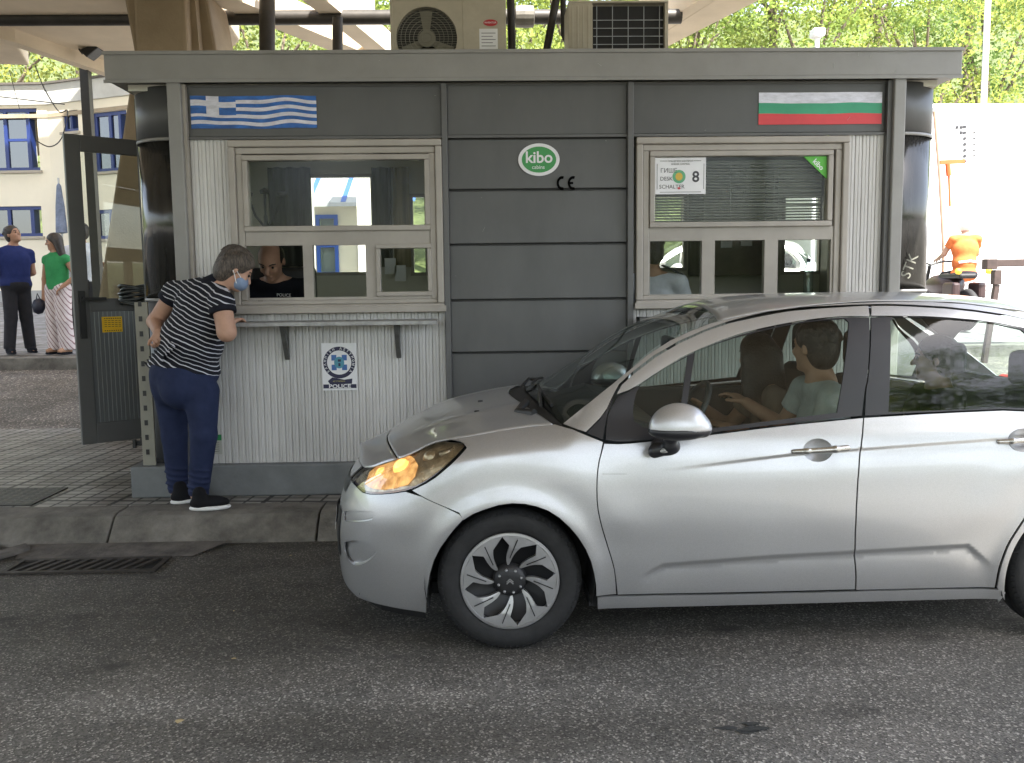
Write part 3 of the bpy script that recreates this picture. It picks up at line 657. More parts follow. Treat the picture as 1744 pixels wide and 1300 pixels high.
# interior furniture, dark desks, small things
m = MB(); m.box(-2.2, .28, 6.2, 6.75, 1.02, 1.06).box(-2.2, -2.15, 6.2, 6.75, .4, 1.02).box(.2, .28, 6.2, 6.75, .4, 1.02)
m.box(.40, 2.95, 6.2, 6.75, 1.02, 1.06).box(.40, .46, 6.2, 6.75, .4, 1.02).box(2.9, 2.95, 6.2, 6.75, .4, 1.02); m.build('desk', int_d, booth)
m = MB(); m.box(-2.3, .28, 7.9, 8.18, .4, 1.38).box(.40, 2.98, 7.9, 8.18, .4, 1.40); m.build('cabinet', mat('cabinet_grey', (.20, .20, .17), .6, var=.2, vscale=3), booth)
# curtains, papers and a wall unit inside
def curtain(px0, px1, py0, py1, Y_, mt, lab):
    a, b = at(px0, py1, Y_), at(px1, py0, Y_); m = MB(); m.grid(lambda u, v: (a.x+(b.x-a.x)*u, Y_+.03*math.sin(u*(b.x-a.x)*55), a.z+(b.z-a.z)*v), max(24, int((b.x-a.x)*70)), 1); o = m.build('curtain', mt, booth, smooth=True); o['label'] = lab; s_ = o.modifiers.new('t', 'SOLIDIFY'); s_.thickness = .004
cu = mat('curtain_green', (.07, .075, .06), .8, var=.35, vscale=5, stretch=(6, 1, .3)); cu2 = mat('curtain_sand', (.36, .30, .18), .8, var=.3, vscale=5, stretch=(6, 1, .3))
curtain(462, 527, 285, 455, 8.10, cu, 'dark olive folded curtain'); curtain(637, 665, 285, 455, 8.10, cu, 'dark olive folded curtain'); curtain(672, 696, 285, 455, 8.08, cu2, 'sand coloured curtain')
curtain(1172, 1200, 300, 470, 8.10, cu, 'dark olive folded curtain'); curtain(1300, 1326, 300, 475, 8.08, cu, 'dark olive folded curtain')
m = MB(); a, b = at(1215, 470, 8.0), at(1298, 405, 8.0); m.box(a.x, b.x, 7.95, 8.15, a.z, b.z); m.build('wall_cupboard', mat('cupboard_brown', (.13, .10, .07), .6, var=.3, vscale=4), booth, bevel=.006)
m = MB()
for k_, (px_, py_) in enumerate(((655, 440), (672, 452), (1228, 395), (1262, 392))): a = at(px_, py_, 7.93 if px_ > 1000 else 8.04); m.box(a.x, a.x+.10, a.y-.004, a.y, a.z-.14, a.z); m.build('pinned_paper', white, booth); m = MB()

m = MB(); a = at(560, 500, 6.9)
for k_ in range(5): m.box(-1.12+k_*.065, -1.065+k_*.065, 6.85, 7.1, 1.06, 1.34-.03*(k_ % 2))
m.box(-1.3, -.5, 6.8, 7.15, .4, 1.06); m.build('binder_shelf', mat('binder_mix', (.10, .11, .14), .6, var=.5, vscale=9), booth)
def furn(name, label, cat, parts):
    t = None
    for i, (nm, mb, mt) in enumerate(parts):
        if i == 0: t = mb.build(nm if len(parts) == 1 else name, mt); tag(t, label, cat)
        else: mb.build(nm, mt, t, fixn=True)
    return t
m = MB(); cx_ = at(452, 360, 7.0)
m.tube([(cx_.x, 7.0, 1.06), (cx_.x, 7.0, 2.12)], .014, 8); lm = m.build('desk_lamp_stand', int_d); tag(lm, 'black branched stand seen through the upper left window', 'lamp stand')
for dx, dz in ((-.13, 2.28), (0, 2.30), (.13, 2.28)):
    m = MB(); m.tube([(cx_.x, 7.0, 2.02), (cx_.x+dx*.6, 7.0, 2.12), (cx_.x+dx, 7.0, dz)], .010, 8); a_ = m.build('arm', int_d, lm)
    m = MB(); m.lathe([(.001, -.02), (.035, -.015), (.04, .01), (.001, .03)], (cx_.x+dx, 7.0, dz), (0, 0, 1), 14); m.build('lamp_head', int_d, a_)
m = MB(); bp_ = at(1376, 497, 6.5); z0 = 1.36
m.lathe([(.001, 0), (.034, 0), (.036, .02), (.034, .12), (.036, .15), (.030, .19), (.013, .225), (.012, .24)], (bp_.x, 6.5, bp_.z-.02), (0, 0, 1), 18)
bt = m.build('water_bottle', glass_mat('bottle_plastic', (.75, .85, .85), 1.4), smooth=True); tag(bt, 'clear plastic water bottle standing behind the lower right window', 'bottle')
m = MB(); m.lathe([(.0145, .235), (.0145, .26), (.001, .26)], (bp_.x, 6.5, bp_.z-.02), (0, 0, 1), 14); m.build('cap', mat('cap_blue', (.02, .04, .12), .4), bt)
m = MB(); m.box(1.95, 2.5, 6.3, 6.62, 1.06, bp_.z-.022); bxx = m.build('document_tray', int_d, bevel=.01); tag(bxx, 'dark document case under the bottle inside the right window', 'case')
m = MB(); a = at(672, 497, 6.5); m.box(-.75, -.42, 6.45, 6.49, 1.20, 1.50); mn = m.build('computer_monitor', int_d, bevel=.008); tag(mn, 'dark monitor back behind the small sliding pane of the left window', 'monitor')
m = MB(); m.box(-.60, -.56, 6.47, 6.51, 1.08, 1.20).box(-.68, -.48, 6.42, 6.56, 1.06, 1.08); m.build('stand', int_d, mn)
# ================================================================== AC units
def ac(name, label, x0, x1, y0, y1, z0, z1, kind):
    r = thing(name, label, 'air conditioner', ((x0+x1)/2, y0, z0), 'air conditioner units on the booth roof')
    beige = mat('ac_beige', (.42, .38, .30), .5, var=.12, vscale=5, bump=.03, bscale=80); inside = mat('ac_inside', (.03, .03, .028), .7)
    if kind == 0:
        fx, fz, R = x0+.27*(x1-x0)+.02, z0+.19, .215
        m = MB(); m.box(x0, x1, y0+.06, y1, z0, z1); m.build('casing_body', inside, r)
        m = MB(); n = 40
        for k in range(n):     # front plate with round opening
            a0, a1 = 2*math.pi*k/n, 2*math.pi*(k+1)/n; sq = .255
            def ed(a):
                c, s = math.cos(a), math.sin(a); t = sq/max(abs(c), abs(s)); return (fx+c*t, y0, fz+s*t)
            m.add([(fx+R*math.cos(a0), y0, fz+R*math.sin(a0)), (fx+R*math.cos(a1), y0, fz+R*math.sin(a1)), ed(a1), ed(a0)], [(0, 1, 2, 3)])
            m.add([(fx+R*math.cos(a0), y0, fz+R*math.sin(a0)), (fx+R*math.cos(a1), y0, fz+R*math.sin(a1)), (fx+R*math.cos(a1), y0+.06, fz+R*math.sin(a1)), (fx+R*math.cos(a0), y0+.06, fz+R*math.sin(a0))], [(0, 1, 2, 3)])
        m.box(fx+.255, x1, y0-.004, y0+.06, z0, z1).box(x0, fx-.255, y0-.004, y0+.06, z0, z1).box(fx-.255, fx+.255, y0-.002, y0+.06, fz+.255, z1)
        m.box(x0-.003, x1+.003, y0-.01, y1, z1, z1+.02); m.build('casing', beige, r, bevel=.004)
        m = MB()
        for k in range(3):
            a = math.pi/2+k*2.094+.1
            m.prism([(fx+.05*math.cos(a-.5), y0+.03, fz+.05*math.sin(a-.5)), (fx+.19*math.cos(a-.32), y0+.02, fz+.19*math.sin(a-.32)), (fx+.20*math.cos(a+.15), y0+.035, fz+.20*math.sin(a+.15)), (fx+.05*math.cos(a+.4), y0+.045, fz+.05*math.sin(a+.4))], (0, .006, 0))
        m.lathe([(.001, 0), (.055, 0), (.06, -.03), (.001, -.03)], (fx, y0+.04, fz), (0, 1, 0), 20); m.build('fan', mat('fan_grey', (.20, .19, .15), .5), r)
        m = MB(); 
        for k in range(1, 7): m.lathe([(k*.03+.001, 0), (k*.03+.004, -.003)], (fx, y0-.002, fz), (0, 1, 0), 36)
        for k in range(26):
            z_ = fz-.205+k*.0164; hw = math.sqrt(max(0, R*R-(z_-fz)**2)); m.beam((fx-hw, y0-.003, z_), (fx+hw, y0-.003, z_), .002, .002)
        m.build('grille', MATS['fan_grey'], r, fixn=False)
        m = MB(); m.lathe([(.001, 0), (.05, 0), (.05, -.003), (.001, -.003)], (0, 0, 0), (0, 1, 0), 30); m.v = [(x+x1-.11, y+y0-.006, z*.45+z0+.29) for x, y, z in m.v]
        bd = m.build('brand_badge', mat('badge_red', (.45, .02, .03), .5), r); text_obj('INVENTOR', .017, 'lettering', white, bd, (x1-.11, y0-.0105, z0+.29), depth=.0005)
        m = MB(); m.box(x1-.19, x1-.06, y0-.006, y0-.004, z0+.11, z0+.25); lb = m.build('spec_label', white, r)
        m = MB()
        for k in range(5): m.box(x1-.175, x1-.075-.02*(k % 2), y0-.0068, y0-.006, z0+.13+k*.022, z0+.134+k*.022)
        m.build('label_print', gi, lb)
    else:
        m = MB(); m.box(x0, x0+.17, y0, y1, z0, z1)
        for k in range(4): m.box(x0+.02+k*.038, x0+.032+k*.038, y0-.004, y0, z0+.02, z1-.02)
        m.box(x0+.17, x1, y0+.06, y1, z0, z1).box(x0, x1, y0-.006, y1, z1, z1+.015).box(x1-.025, x1, y0-.002, y0+.06, z0, z1); m.build('casing', beige, r, bevel=.004)
        m = MB(); m.box(x0+.172, x1-.027, y0+.045, y0+.058, z0+.002, z1-.01); m.build('condenser_fins', mat('fins_dark', (.012, .012, .013), .5, .3, var=.3, vscale=30, stretch=(40, 1, 1)), r)
        m = MB()
        for k in range(5): xx = x0+.20+k*(x1-x0-.26)/4; m.tube([(xx, y0+.01, z0), (xx, y0+.01, z1-.01)], .0028, 6)
        for k in range(6): zz_ = z0+.02+k*.055; m.tube([(x0+.175, y0+.01, zz_), (x1-.03, y0+.01, zz_)], .0028, 6)
        m.build('wire_guard', steel, r)
        m = MB(); m.lathe([(.001, 0), (.02, 0), (.014, -.02), (.001, -.02)], ((x0+x1)/2+.09, y0+.012, z0+.08), (0, 1, 0), 12); m.build('guard_boss', steel, r)
    m = MB(); m.box(x0+.05, x0+.1, y0+.05, y1-.05, 3.076, z0).box(x1-.1, x1-.05, y0+.05, y1-.05, 3.076, z0); m.build('foot', rubber, r)
ac('air_conditioner', 'beige outdoor air conditioner with round fan on the booth roof', -.637, .16, 6.55, 6.87, 3.12, 3.575, 0)
ac('air_conditioner', 'beige air conditioner turned with black finned grille to the front', .60, 1.305, 6.5, 6.85, 3.12, 3.53, 1)
# ================================================================== canopy, column, pipes
m = MB(); poly = [(-14, -1.25), (9.5, -1.25), (9.5, 8.55), (2.72, 8.75), (2.35, 9.3), (2.35, 9.6), (1.2, 9.4), (-2.4, 9.35), (-2.55, 10.0), (-3.6, 11.2), (-4.58, 11.36), (-5.08, 9.86), (-7, 9.2), (-14, 9.2)]
poly = [(-14, -3.4), (3.0, -3.4), (3.7, -2.4), (3.7, 8.5), (2.85, 8.5), (2.05, 10.9), (1.75, 10.9), (2.3, 8.72), (-2.55, 8.72), (-2.7, 10.3), (-3.3, 11.4), (-4.58, 11.4), (-5.0, 9.9), (-6.2, 8.0), (-14, 8.0)]
m.prism([(x, y, 4.3) for x, y in poly], (0, 0, .55)); cn = thing('canopy', 'pale concrete canopy roof high over the booth lanes', 'canopy', (-2.4, 4, 4.3)); m.build('slab', conc_l, cn, bevel=.02)
m = MB()
for a, b, w_ in (((-2.6, 8.72), (-1.2, 11.6), .3), ((-1.62, 8.9), (-1.15, 11.2), .22), ((2.3, 8.72), (1.6, 11.2), .25)): m.beam((*a, 4.43), (*b, 4.43), w_, .25)
for yy in (1.0, 3.5, 6.0): m.box(-13.5, 3.5, yy-.15, yy+.15, 4.12, 4.3)
m.build('beam', conc_l, cn)
m = MB(); m.prism([(-4.6, 11.36, 4.302), (-5.02, 9.9, 4.302), (-6.2, 8.0, 4.302), (-6.0, 7.9, 4.302), (-4.9, 9.8, 4.302), (-4.48, 11.3, 4.302)], (0, 0, -.14)); m.build('edge_beam', conc_l, cn)
m = MB(); m.prism([(-6.6, 9.6, 4.34), (-5.28, 10.6, 4.34), (-5.6, 11.5, 4.34), (-7.4, 11.2, 4.34)], (0, 0, .26)); m.build('edge_slab', conc_l, cn, bevel=.02)
m = MB(); m.prism([(-18, 6.2, 10.0), (-2, 6.2, 10.0), (-2, 19.5, 10.0), (-18, 19.5, 10.0)], (0, 0, .4)); fc_ = m.build('shade_canopy', conc_l); tag(fc_, 'unseen concrete roof added high over the rear lane to shade the three people at left', 'canopy')  # out-of-view slab added to shade the far pavement, people and building
for xx in (-16, -2.6): m = MB(); m.box(xx, xx+.35, 19.0, 19.35, 1.0, 10.0); m.build('pillar', conc_l, fc_)
# columns
def column(name, label, secs, mt):
    """secs: (z, x0, x1, y0, y1)"""
    m = MB(); vs = [(x, y, z) for z, x0, x1, y0, y1 in secs for x, y in ((x0, y0), (x1, y0), (x1, y1), (x0, y1))]
    fs = [(4*i+k, 4*i+(k+1) % 4, 4*i+4+(k+1) % 4, 4*i+4+k) for i in range(len(secs)-1) for k in range(4)]+[(3, 2, 1, 0), tuple(4*len(secs)-4+k for k in range(4))]
    m.add(vs, fs); o = m.build(name, mt, bevel=.03); return tag(o, label, 'column', None)
cl = column('concrete_column', 'massive tapering brown concrete column rising behind the booth left end', [(ZI, -3.80, -2.3, 8.62, 9.3), (1.5, -3.70, -2.38, 8.62, 9.3), (3.74, -3.235, -2.47, 8.62, 9.3), (4.31, -3.31, -2.55, 8.62, 9.3)], conc)
m = MB(); m.box(-3.12, -2.66, 8.36, 8.63, 3.3, 4.3); m.build('pilaster', conc, cl, bevel=.03)
m = MB(); m.prism([(-2.66, 8.50, 3.3), (-2.58, 8.50, 3.3), (-2.62, 8.5, 4.3), (-2.66, 8.5, 4.3)], (0, .12, 0)); m.build('rib', conc, cl)
for (a, b, lab) in (((465, 92), (514, 40), 'pale narrow concrete column beyond the booth roof, left of centre'), ((600, 92), (657, 40), 'wide sunlit pale column beyond the booth roof near the air conditioner')):
    p, q = at(*a, 15), at(*b, 15); m = MB(); m.box(p.x, q.x, 15, 15.5, zg(15), 5.4); tag(m.build('concrete_column', mat('white_concrete', (.72, .70, .66), .8, var=.05)), lab, 'column')
# pipes
pm = mat('pipe_brown', (.05, .045, .04), .5, .3, var=.3, vscale=6)
m = MB(); m.tube([(-9, 9.4, 4.29), (2.02, 9.4, 4.28)], .072, 16); pp = m.build('pipe', pm, angle=40); tag(pp, 'long dark horizontal pipe under the canopy behind the column', 'pipe')
m = MB(); m.lathe([(.072, -.1), (.105, -.09), (.11, 0), (.105, .09), (.072, .1)], (.42, 9.4, 4.285), (1, 0, 0), 18); m.build('coupling', mat('pipe_grey', (.16, .15, .13), .5, .3, var=.2, vscale=8), pp)
def ppx(px, py, Y): return at(px, py, Y)
for pts, r, lab in (([(455, 92), (455, -60)], .075, 'dark vertical pipe rising behind the booth roof left of centre'), ([(872, 92), (868, -60)], .03, 'brown upright pipe right beside the round-fan air conditioner'), ([(930, 92), (958, -60)], .03, 'slanting dark pipe between the two air conditioners'), ([(975, 95), (960, 60), (958, -60)], .022, 'grey bent hose pipe just left of the black-grilled air conditioner'), ([(575, 92), (575, 30)], .05, 'thin grey vertical pole beyond the booth roof centre')):
    Y_ = 9.0 if r > .04 else 6.9
    m = MB(); m.tube([ppx(a, b, Y_) for a, b in pts], r, 12); tag(m.build('pipe', pm, smooth=False, angle=40), lab, 'pipe')
m = MB(); q = at(141, 100, 11); m.box(q.x-.05, q.x+.05, 11, 11.1, zg(11), 4.4); tag(m.build('steel_post', mat('post_dark', (.045, .043, .04), .5, .2, var=.2, vscale=4)), 'dark steel post standing on the rear road behind the open booth door', 'post')
q = at(150, 92, 10.6); fl = thing('floodlight', 'small dark floodlight under the edge of the canopy at upper left', 'lamp', q)
m = MB(); m.prism([(q.x-.06, 10.5, q.z+.02), (q.x+.12, 10.5, q.z+.09), (q.x+.15, 10.5, q.z+.04), (q.x+.02, 10.5, q.z-.06)], (0, .2, 0)); m.build('housing', black, fl, bevel=.01)
m = MB(); m.tube([(q.x-.06, 10.6, q.z), (q.x-.10, 10.6, q.z+.06), (q.x-.08, 10.6, q.z+.2)], .012, 8); m.build('bracket', black, fl)
# hanging cables
def cable(pts, lab, r=.008, n=14):
    P_ = [Vector(p) for p in pts]; out_ = []
    for a, b, c, d in zip([P_[0]]+P_[:-2], P_[:-1], P_[1:], P_[2:]+[P_[-1]]):
        for k in range(n):
            t = k/n; out_.append(.5*((2*b)+(c-a)*t+(2*a-5*b+4*c-d)*t*t+(3*b-a-3*c+d)*t**3))
    out_.append(P_[-1]); m = MB(); m.tube(out_, r, 6); tag(m.build('cable', black, smooth=True), lab, 'cable')
cable([at(60, 112, 12), at(75, 150, 13), at(100, 190, 13), at(115, 190, 13), at(105, 235, 13), at(85, 250, 13), at(62, 240, 13)], 'loose black cable looping down before the cream building')
cable([at(16, 120, 14), at(25, 155, 15), at(33, 185, 15)], 'short black cable dangling above the blue window', .006)
cable([at(0, 165, 21.5), at(60, 172, 21.5), at(110, 178, 21.2)], 'thin cable clipped along the cream building below its parapet', .012)
wh_paint = mat('awning_white', (.38, .40, .44), .6)
# ================================================================== BUILDINGS beyond
def facade(name, label, segs, z0, z1, depth, mt, cat='building'):
    r = thing(name, label, cat, (segs[0][0][0], segs[0][0][1], z0)); return r
bl_ = thing('customs_building', 'cream two-storey building with blue window frames behind the three people', 'building', (-10.4, 22, 1.3))
A, B, C = Vector((-17, 22.3, 0)), Vector((-10.36, 22.0, 0)), Vector((-7.0, 20.6, 0))
def seg(a, b, z0, z1, holes):
    """wall slab along a->b with rectangular openings given by distance along and height"""
    d = (b-a); L_ = d.length; d.normalize(); n_ = Vector((d.y, -d.x, 0)); m = MB(); t = MB()
    holed(t, 0, L_, z0, z1, -.3, 0, holes)
    m.v = [tuple(a+d*x+n_*(-y-.3)*1+Vector((0, 0, z))) for x, y, z in t.v]; m.f = t.f; m.m = t.m
    return m, (lambda x, y, z: a+d*x+n_*(-y)+Vector((0, 0, z)))
def on(a, b, px, py):
    """distance along the wall a->b and height of a photo point"""
    d = CM.T @ np.array([(px-872)/F, (py-650)/F, 1.]); e = b-a
    # t*d = a + s*e
    s_, t_ = np.linalg.solve(np.array([[d[0], -e.x], [d[1], -e.y]]), np.array([a.x, a.y]))[::-1]
    return s_*e.length, CH+d[2]*t_
def wnd(px0, py0, px1, py1, a, b): p, q = on(a, b, px0, py1), on(a, b, px1, py0); return (p[0], q[0], p[1], q[1])
h1 = [wnd(-34, 184, 62, 292, A, B), wnd(-30, 351, 70, 404, A, B)]; h2 = [wnd(163, 187, 215, 294, B, C), wnd(163, 355, 215, 408, B, C), wnd(108, 187, 132, 226, B, C)]
zt_ = on(A, B, 40, 146)[1]
for a, b, hs in ((A, B, h1), (B, C, h2)):
    m, fn = seg(a, b, 1.0, zt_-.45, hs); m.build('wall', cream, bl_)
    m, fn2 = seg(a, b, zt_-.45, zt_, []); m.v = [(x-.0, y-.06, z) for x, y, z in m.v]; m.build('parapet', mat('parapet_grey', (.50, .50, .47), .9, var=.15, vscale=1.5), bl_)
    m, fn2 = seg(a, b, zt_, zt_+.05, []); m.v = [(x-.0, y-.12, z) for x, y, z in m.v]; m.build('coping', mat('coping_dark', (.10, .09, .08), .9), bl_)
    m, fn2 = seg(a, b, zt_-.75, zt_-.66, []); m.v = [(x, y-.02, z) for x, y, z in m.v]; m.build('string_course', mat('course_beige', (.34, .28, .2), .9, var=.2, vscale=3), bl_)
    m, fn2 = seg(a, b, 1.0, 1.62, []); m.v = [(x, y-.03, z) for x, y, z in m.v]; m.build('plinth', mat('plinth_grey', (.33, .33, .32), .9), bl_)
    for h in hs:
        d = (b-a).normalized(); n_ = Vector((d.y, -d.x, 0))
        def pr_(m, x0, x1, z0, z1, t0, t1):
            c = [a+d*x+n_*t for x, t in ((x0, t0), (x1, t0), (x1, t1), (x0, t1))]; m.prism([(p.x, p.y, z0) for p in c], (0, 0, z1-z0))
        x0, x1, z0, z1 = h; m = MB(); t = .08
        pr_(m, x0, x1, z0, z0+t, -.12, -.05); pr_(m, x0, x1, z1-t, z1, -.12, -.05)
        xm = x0+(x1-x0)*.42
        for xx in (x0, xm, x1-t-.22): pr_(m, xx, xx+t, z0+t, z1-t, -.12, -.05)
        if z1-z0 > 1.: pr_(m, xm+t, x1-t-.22, (z0+z1)/2-.03, (z0+z1)/2+.03, -.11, -.06)
        pr_(m, x1-.22, x1-.20, z0+t, z1-t, -.25, -.02); fr = m.build('window', blue, bl_)
        m = MB(); pr_(m, x0+t, x1-t-.2, z0+t, z1-t, -.10, -.09); m.build('pane', glass_mat('far_glass', (.15, .17, .16), 2.2), fr)
        m = MB(); pr_(m, x0+t, x1-.2, z0+.05, z1-.05, -.28, -.27); m.build('blind', mat('blind_pale', (.42, .42, .40), .8), fr)
        m = MB(); pr_(m, x0-.05, x1+.05, z0-.06, z0, -.02, .07); m.build('sill', mat('sill_stone', (.38, .34, .28), .8), fr)
m = MB(); m.prism([(A.x, A.y-.02, 6.0), (B.x, B.y-.02, 6.0), (C.x, C.y-.02, 6.0), (C.x, 30, 6.0), (A.x, 30, 6.0)], (0, 0, .2)); m.build('flat_roof', conc, bl_)
# low cream hut glimpsed through the left window of the booth
hut = thing('guard_hut', 'low cream hut with blue window frames and white awning, glimpsed through the left booth window', 'hut', (-3.4, 17.5, zg(17.5)))
a, b = at(524, 480, 17.5), at(700, 296, 17.5)
m = MB(); wa, wb_ = at(541, 470, 17.5), at(575, 366, 17.5); wc, wd = at(612, 470, 17.5), at(640, 400, 17.5); holed(m, a.x, b.x, zg(17.5)-.1, b.z+.1, 17.5, 17.7, [(wa.x, wb_.x, wa.z, wb_.z), (wc.x, wd.x, wc.z, wd.z)]); m.build('wall', cream, hut)
for p, q in ((wa, wb_), (wc, wd)):
    m = MB(); m.box(p.x, q.x, 17.46, 17.56, q.z-.07, q.z).box(p.x, q.x, 17.46, 17.56, p.z, p.z+.07).box(p.x, p.x+.07, 17.46, 17.56, p.z+.07, q.z-.07).box(q.x-.07, q.x, 17.46, 17.56, p.z+.07, q.z-.07).box(p.x+.07, q.x-.07, 17.47, 17.55, (p.z+q.z)/2-.04, (p.z+q.z)/2+.04); f_ = m.build('window', mat('hut_blue', (.03, .10, .42), .4), hut)
    m = MB(); m.box(p.x+.07, q.x-.07, 17.60, 17.61, p.z+.07, q.z-.07); m.build('pane', mat('hut_pane', (.22, .27, .25), .15), f_)
m = MB(); m.prism([(a.x, 17.5, b.z-.05), (a.x, 16.3, wb_.z+.12), (a.x, 16.3, wb_.z+.05), (a.x, 17.5, b.z-.15)], (b.x-a.x, 0, 0)); aw = m.build('awning', wh_paint, hut)
m = MB()
for k_ in range(4): x_ = a.x+.25+k_*.62; m.prism([(x_, 17.48, b.z-.03), (x_, 16.32, wb_.z+.14), (x_, 16.32, wb_.z+.13), (x_, 17.48, b.z-.04)], (.09, 0, 0)); m.build('stripe', MATS['hut_blue'], aw); m = MB()
m = MB(); m.box(a.x-.1, b.x+.1, 17.4, 19.5, b.z+.1, b.z+.25); m.build('roof', conc_l, hut)
# umbrella, folded, hanging beside the window
q = at(101, 330, 21.4); m = MB(); m.lathe([(.01, .25), (.05, .18), (.10, -.3), (.13, -.9), (.04, -.92)], (q.x, q.y, q.z), (0, 0, 1), 12); um = m.build('folded_parasol', mat('parasol_blue', (.14, .17, .24), .8, var=.3, vscale=8), smooth=False); tag(um, 'folded grey blue parasol standing before the cream wall above the woman in green', 'parasol')
m = MB(); m.tube([(q.x, q.y, zg(q.y)), (q.x, q.y, q.z+.36)], .022, 8); m.build('pole', steel, um)
# right white building
wh = mat('white_render', (.82, .81, .79), .85, var=.03, vscale=.5)
rb = thing('white_building', 'long low sunlit white building at the right edge behind the pole', 'building', (15, 24, 1.3))
m = MB(); m.box(11.2, 36, 24, 34, 1.0, 6.15); m.build('wall', wh, rb)
m = MB(); m.box(11.1, 36.1, 23.9, 34.1, 6.15, 6.25); m.build('roof', wh, rb)
vd = mat('vent_dark', (.03, .03, .035), .7); m = MB()
for (px, py) in [(1630, 217), (1637, 217), (1643, 216), (1637, 226), (1643, 226), (1643, 236), (1643, 246), (1643, 256), (1643, 266), (1643, 275), (1659, 226), (1659, 236), (1659, 246), (1659, 256), (1659, 265)]:
    v = at(px, py, 23.99); s_ = .035 if px < 1650 else .02; m.box(v.x-s_, v.x+s_, 23.97, 24.0, v.z-s_, v.z+s_)
m.build('vent', vd, rb)
m = MB(); v = at(1670, 300, 17); m.tube([(v.x, 17, zg(17)), (v.x, 17, 11.5)], [.06, .05], 12); po = m.build('flag_pole', mat('white_pole', (.8, .8, .8), .4), smooth=False, angle=40); tag(po, 'tall slim white pole in front of the white building at right', 'pole')
m = MB(); m.lathe([(.14, 0), (.14, .03), (.07, .06)], (v.x, 17, zg(17)), (0, 0, 1), 14); m.build('base_plate', steel, po)
v = at(1392, 60, 19); m = MB(); m.tube([(v.x, 19, zg(19)), (v.x, 19, v.z+.1)], .05, 10); po2 = m.build('lamp_post', mat('pale_post', (.7, .7, .68), .5), angle=40); tag(po2, 'short pale post top poking above the booth roof at right', 'lamp post')
m = MB(); m.box(v.x-.12, v.x+.12, 18.85, 19.15, v.z-.05, v.z+.12); m.build('lamp_head', MATS['pale_post'], po2, bevel=.03)
og = mat('orange_paint', (.65, .12, .03), .5, var=.1, vscale=5)
fr = thing('height_gauge', 'thin orange and brown steel frame at the right end of the booth', 'frame', (8.3, 15.5, .9))
p0, p1, p2 = at(1591, 190, 15.5), at(1600, 300, 15.5), at(1607, 430, 15.5); m = MB(); m.tube([(p2.x, 15.5, zg(15.5)), p2, p1, p0], .025, 8); m.build('post', mat('rust_brown', (.35, .22, .15), .6), fr)
a, b = at(1600, 277, 15.5), at(1642, 275, 15.5); m = MB(); m.beam(a, b, .06, .07); m.build('crossbar', og, fr)
a, b, c = at(1614, 279, 15.5), at(1616, 300, 15.5), at(1618, 352, 15.5); m = MB(); m.tube([a, b], .045, 8).tube([b, c], .02, 8); m.build('hanger', og, fr)
ba = thing('barrier_arm', 'brown horizontal barrier arm on a slanting stand at the right edge above the car roof', 'barrier', (7.0, 12, .5))
a, b = at(1680, 449, 12), at(1800, 446, 12); bm_ = mat('barrier_brown', (.06, .04, .035), .5, var=.3, vscale=6)
m = MB(); m.beam(a, b, .08, .10).box(a.x-.03, a.x+.12, 11.93, 12.07, a.z-.08, a.z+.06); m.build('arm', bm_, ba, bevel=.01)
a, b, c = at(1697, 460, 12), at(1697, 485, 12), at(1680, 520, 12); m = MB(); m.box(a.x-.05, a.x+.05, 11.95, 12.05, b.z, a.z); m.beam(b, (c.x, 12, zg(12)), .07, .07); m.build('stand', bm_, ba, bevel=.006)
# motorcycle
def motorbike(x, y, z):
    r = thing('motorcycle', 'parked motorcycle with dark handlebars and small yellow lamps under the person in orange', 'motorcycle', (x, y, z))
    for dy in (-.72, .72):
        m = MB(); m.lathe([(.22, -.05), (.30, -.055), (.33, -.02), (.33, .02), (.30, .055), (.22, .05), (.22, -.05)], (x, y+dy, z+.33), (1, 0, 0), 24); wq = m.build('wheel', rubber, r, smooth=True)
        m = MB(); m.lathe([(.02, -.06), (.06, -.04), (.06, .04), (.02, .06)], (x, y+dy, z+.33), (1, 0, 0), 12)
        for k in range(6): a_ = k*math.pi/3; m.beam((x, y+dy, z+.33), (x, y+dy+.22*math.cos(a_), z+.33+.22*math.sin(a_)), .02, .02, (1, 0, 0))
        m.build('rim', steel, wq)
    m = MB(); m.lathe([(.001, -.45), (.14, -.4), (.19, -.1), (.17, .25), (.09, .5), (.001, .52)], (x, y, z+.72), (0, 1, 0), 14); m.build('body', mat('bike_dark', (.05, .03, .03), .3, var=.2, vscale=6), r, smooth=True)
    m = MB(); m.box(x-.14, x+.14, y-.75, y-.05, z+.82, z+.90); m.build('seat', black, r, bevel=.03)
    for s_ in (-1, 1):
        m = MB(); m.box(x+s_*.14, x+s_*.27, y-.80, y-.45, z+.50, z+.76); m.build('pannier', MATS['bike_dark'], r, bevel=.04)
        m = MB(); m.lathe([(.001, 0), (.05, 0), (.05, .03), (.001, .05)], (x+s_*.24, y-.87, z+.93), (0, -1, 0), 12); m.build('indicator', mat('amber_lens', (.8, .5, .05), .3), r)
    m = MB(); m.tube([(x-.42, y+.28, z+1.10), (x-.2, y+.42, z+1.12), (x, y+.45, z+1.06), (x+.2, y+.42, z+1.12), (x+.42, y+.28, z+1.10)], .016, 8); m.tube([(x, y+.5, z+1.05), (x, y+.72, z+.4)], .03, 8); m.build('handlebar', black, r)
    m = MB(); m.beam((x, y+.5, z+1.05), (x, y+.42, z+1.42), .36, .012, (0, 1, 0)); m.build('windscreen', glass, r)
    return r
mp_ = at(1640, 500, 14.0); motorbike(mp_.x, 14.6, zg(14)+.02)
